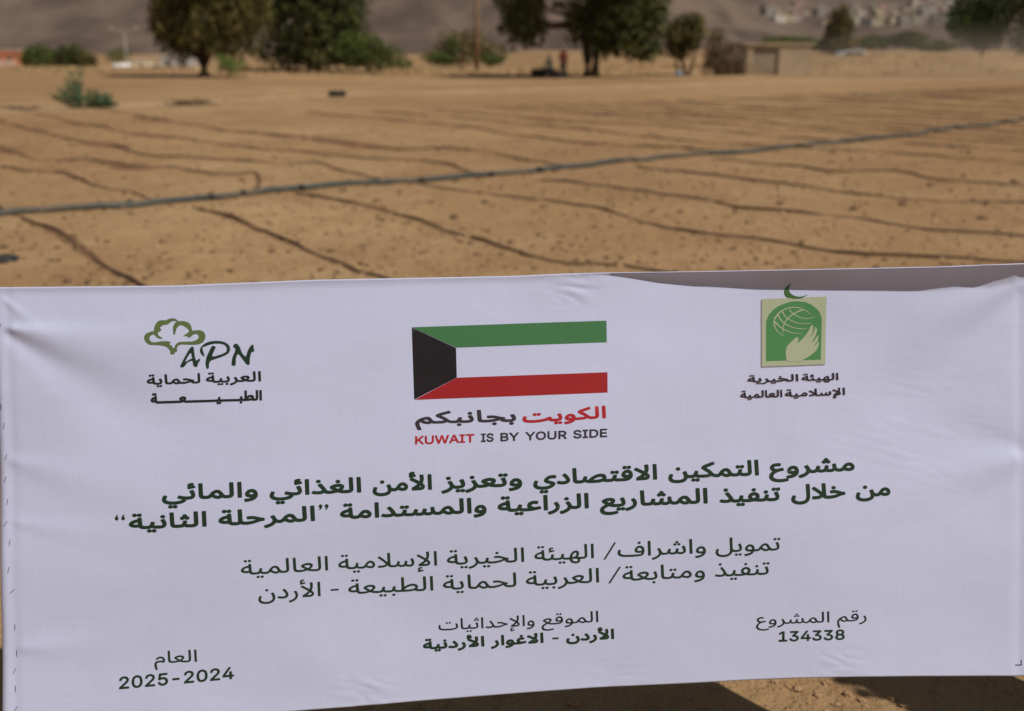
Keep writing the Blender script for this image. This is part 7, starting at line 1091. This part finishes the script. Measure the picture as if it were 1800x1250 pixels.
# a second person, out of view, added to widen the shadow under the banner
ry = empty('person', gp(2.02, 1.42)); tag(ry, 'unseen person in a dull green shirt, added to widen the shadow under the banner', 'person')
Q = standing(1.78, (-.55, -.83, 0))
for s in 'LR': Q['palm' + s] = (0, 1, 0); Q['curl' + s] = 1
person(ry, Q, M['greenshirt'], M['trouser'], 'hair', 2)
# two people resting by the largest tree
b_ = gpos(990, 57.5); r1 = empty('person', b_); tag(r1, 'standing person in a white cap and reddish shirt by the largest tree', 'person')
person(r1, standing(1.68, (.5, -.8, 0)), M['redcloth'], M['trouser'], 'cap', 1)
b_ = gpos(967, 57.3); r2 = empty('person', b_); tag(r2, 'person in a dull green shirt sitting on the black hose rolls', 'person')
P = standing(1.68, (-.7, -.7, 0)); f = Vector((-.7, -.7, 0)).normalized()
def lower(k, dz, fw=0): v = Vector(P[k]) + Vector((0, 0, dz)) + f * fw; P[k] = tuple(v)
for k_ in ('pel', 'wai', 'che', 'nec', 'jaw', 'hea', 'top', 'shoL', 'shoR'): lower(k_, -.40, .0 if k_ in ('pel', 'wai') else .08)
for s in 'LR':
    lower('hip' + s, -.38, .04); lower('kne' + s, .04, .42); lower('ank' + s, 0, .40); lower('toe' + s, 0, .40); lower('elb' + s, -.36, .18); lower('wri' + s, -.28, .32); lower('han' + s, -.24, .34)
person(r2, P, M['greenshirt'], M['trouser'], 'hair', 1)
def coil_stack(px, d, n, lab, rad=.45):
    root = empty('hose_roll', gpos(px, d)); tag(root, lab, 'hose roll')
    for i in range(n):
        MB().tube([Vector((math.cos(t / 20 * 6.2832) * (rad - .06 * (i % 2)), math.sin(t / 20 * 6.2832) * (rad - .06 * (i % 2)), .06 + i * .095)) for t in range(21)], .055, 7, False).build('loop', M['rubber'], root, True)
coil_stack(948, 57.6, 5, 'black hose roll with nobody on it, beside the seated person')
coil_stack(967, 57.4, 5, 'black hose roll under the seated person', .33)
coil_stack(984, 57.9, 3, 'low black hose roll by the standing person\'s feet')

# ------------------------------------------------------------------ air
hz = MB().box((0, 1990, 330), (9200, 4040, 668)).build('haze', None); tag(hz, kind='stuff')
mh = bpy.data.materials.new('haze_air'); mh.use_nodes = True; nt = mh.node_tree; nt.nodes.clear()
ov = nt.nodes.new('ShaderNodeOutputMaterial'); pv = nt.nodes.new('ShaderNodeVolumePrincipled')
pv.inputs['Color'].default_value = (.86, .81, .75, 1); pv.inputs['Density'].default_value = .00007; pv.inputs['Anisotropy'].default_value = .3
nt.links.new(pv.outputs[0], ov.inputs['Volume']); hz.data.materials.append(mh)

dust_mat = bpy.data.materials.new('dust_air'); dust_mat.use_nodes = True; nt = dust_mat.node_tree; nt.nodes.clear()
ov = nt.nodes.new('ShaderNodeOutputMaterial'); pv = nt.nodes.new('ShaderNodeVolumePrincipled')
pv.inputs['Color'].default_value = (.80, .66, .50, 1); pv.inputs['Density'].default_value = .0065
nt.links.new(pv.outputs[0], ov.inputs['Volume'])
for (cx, cy, cz), (a, b, c) in (((31, 57, .9), (17, 12, 2.0)), ((24, 55, .8), (12, 8, 1.8)), ((40, 60, .8), (14, 10, 1.9))):
    v, f = blob((0, 0, 0), (a, b, c), cx, 4, .35)
    o = mesh_obj('dust', v, f, dust_mat, None, True); o.location = (cx, cy, cz); tag(o, 'thin drifting dust over the field near the mud hut', kind='stuff')
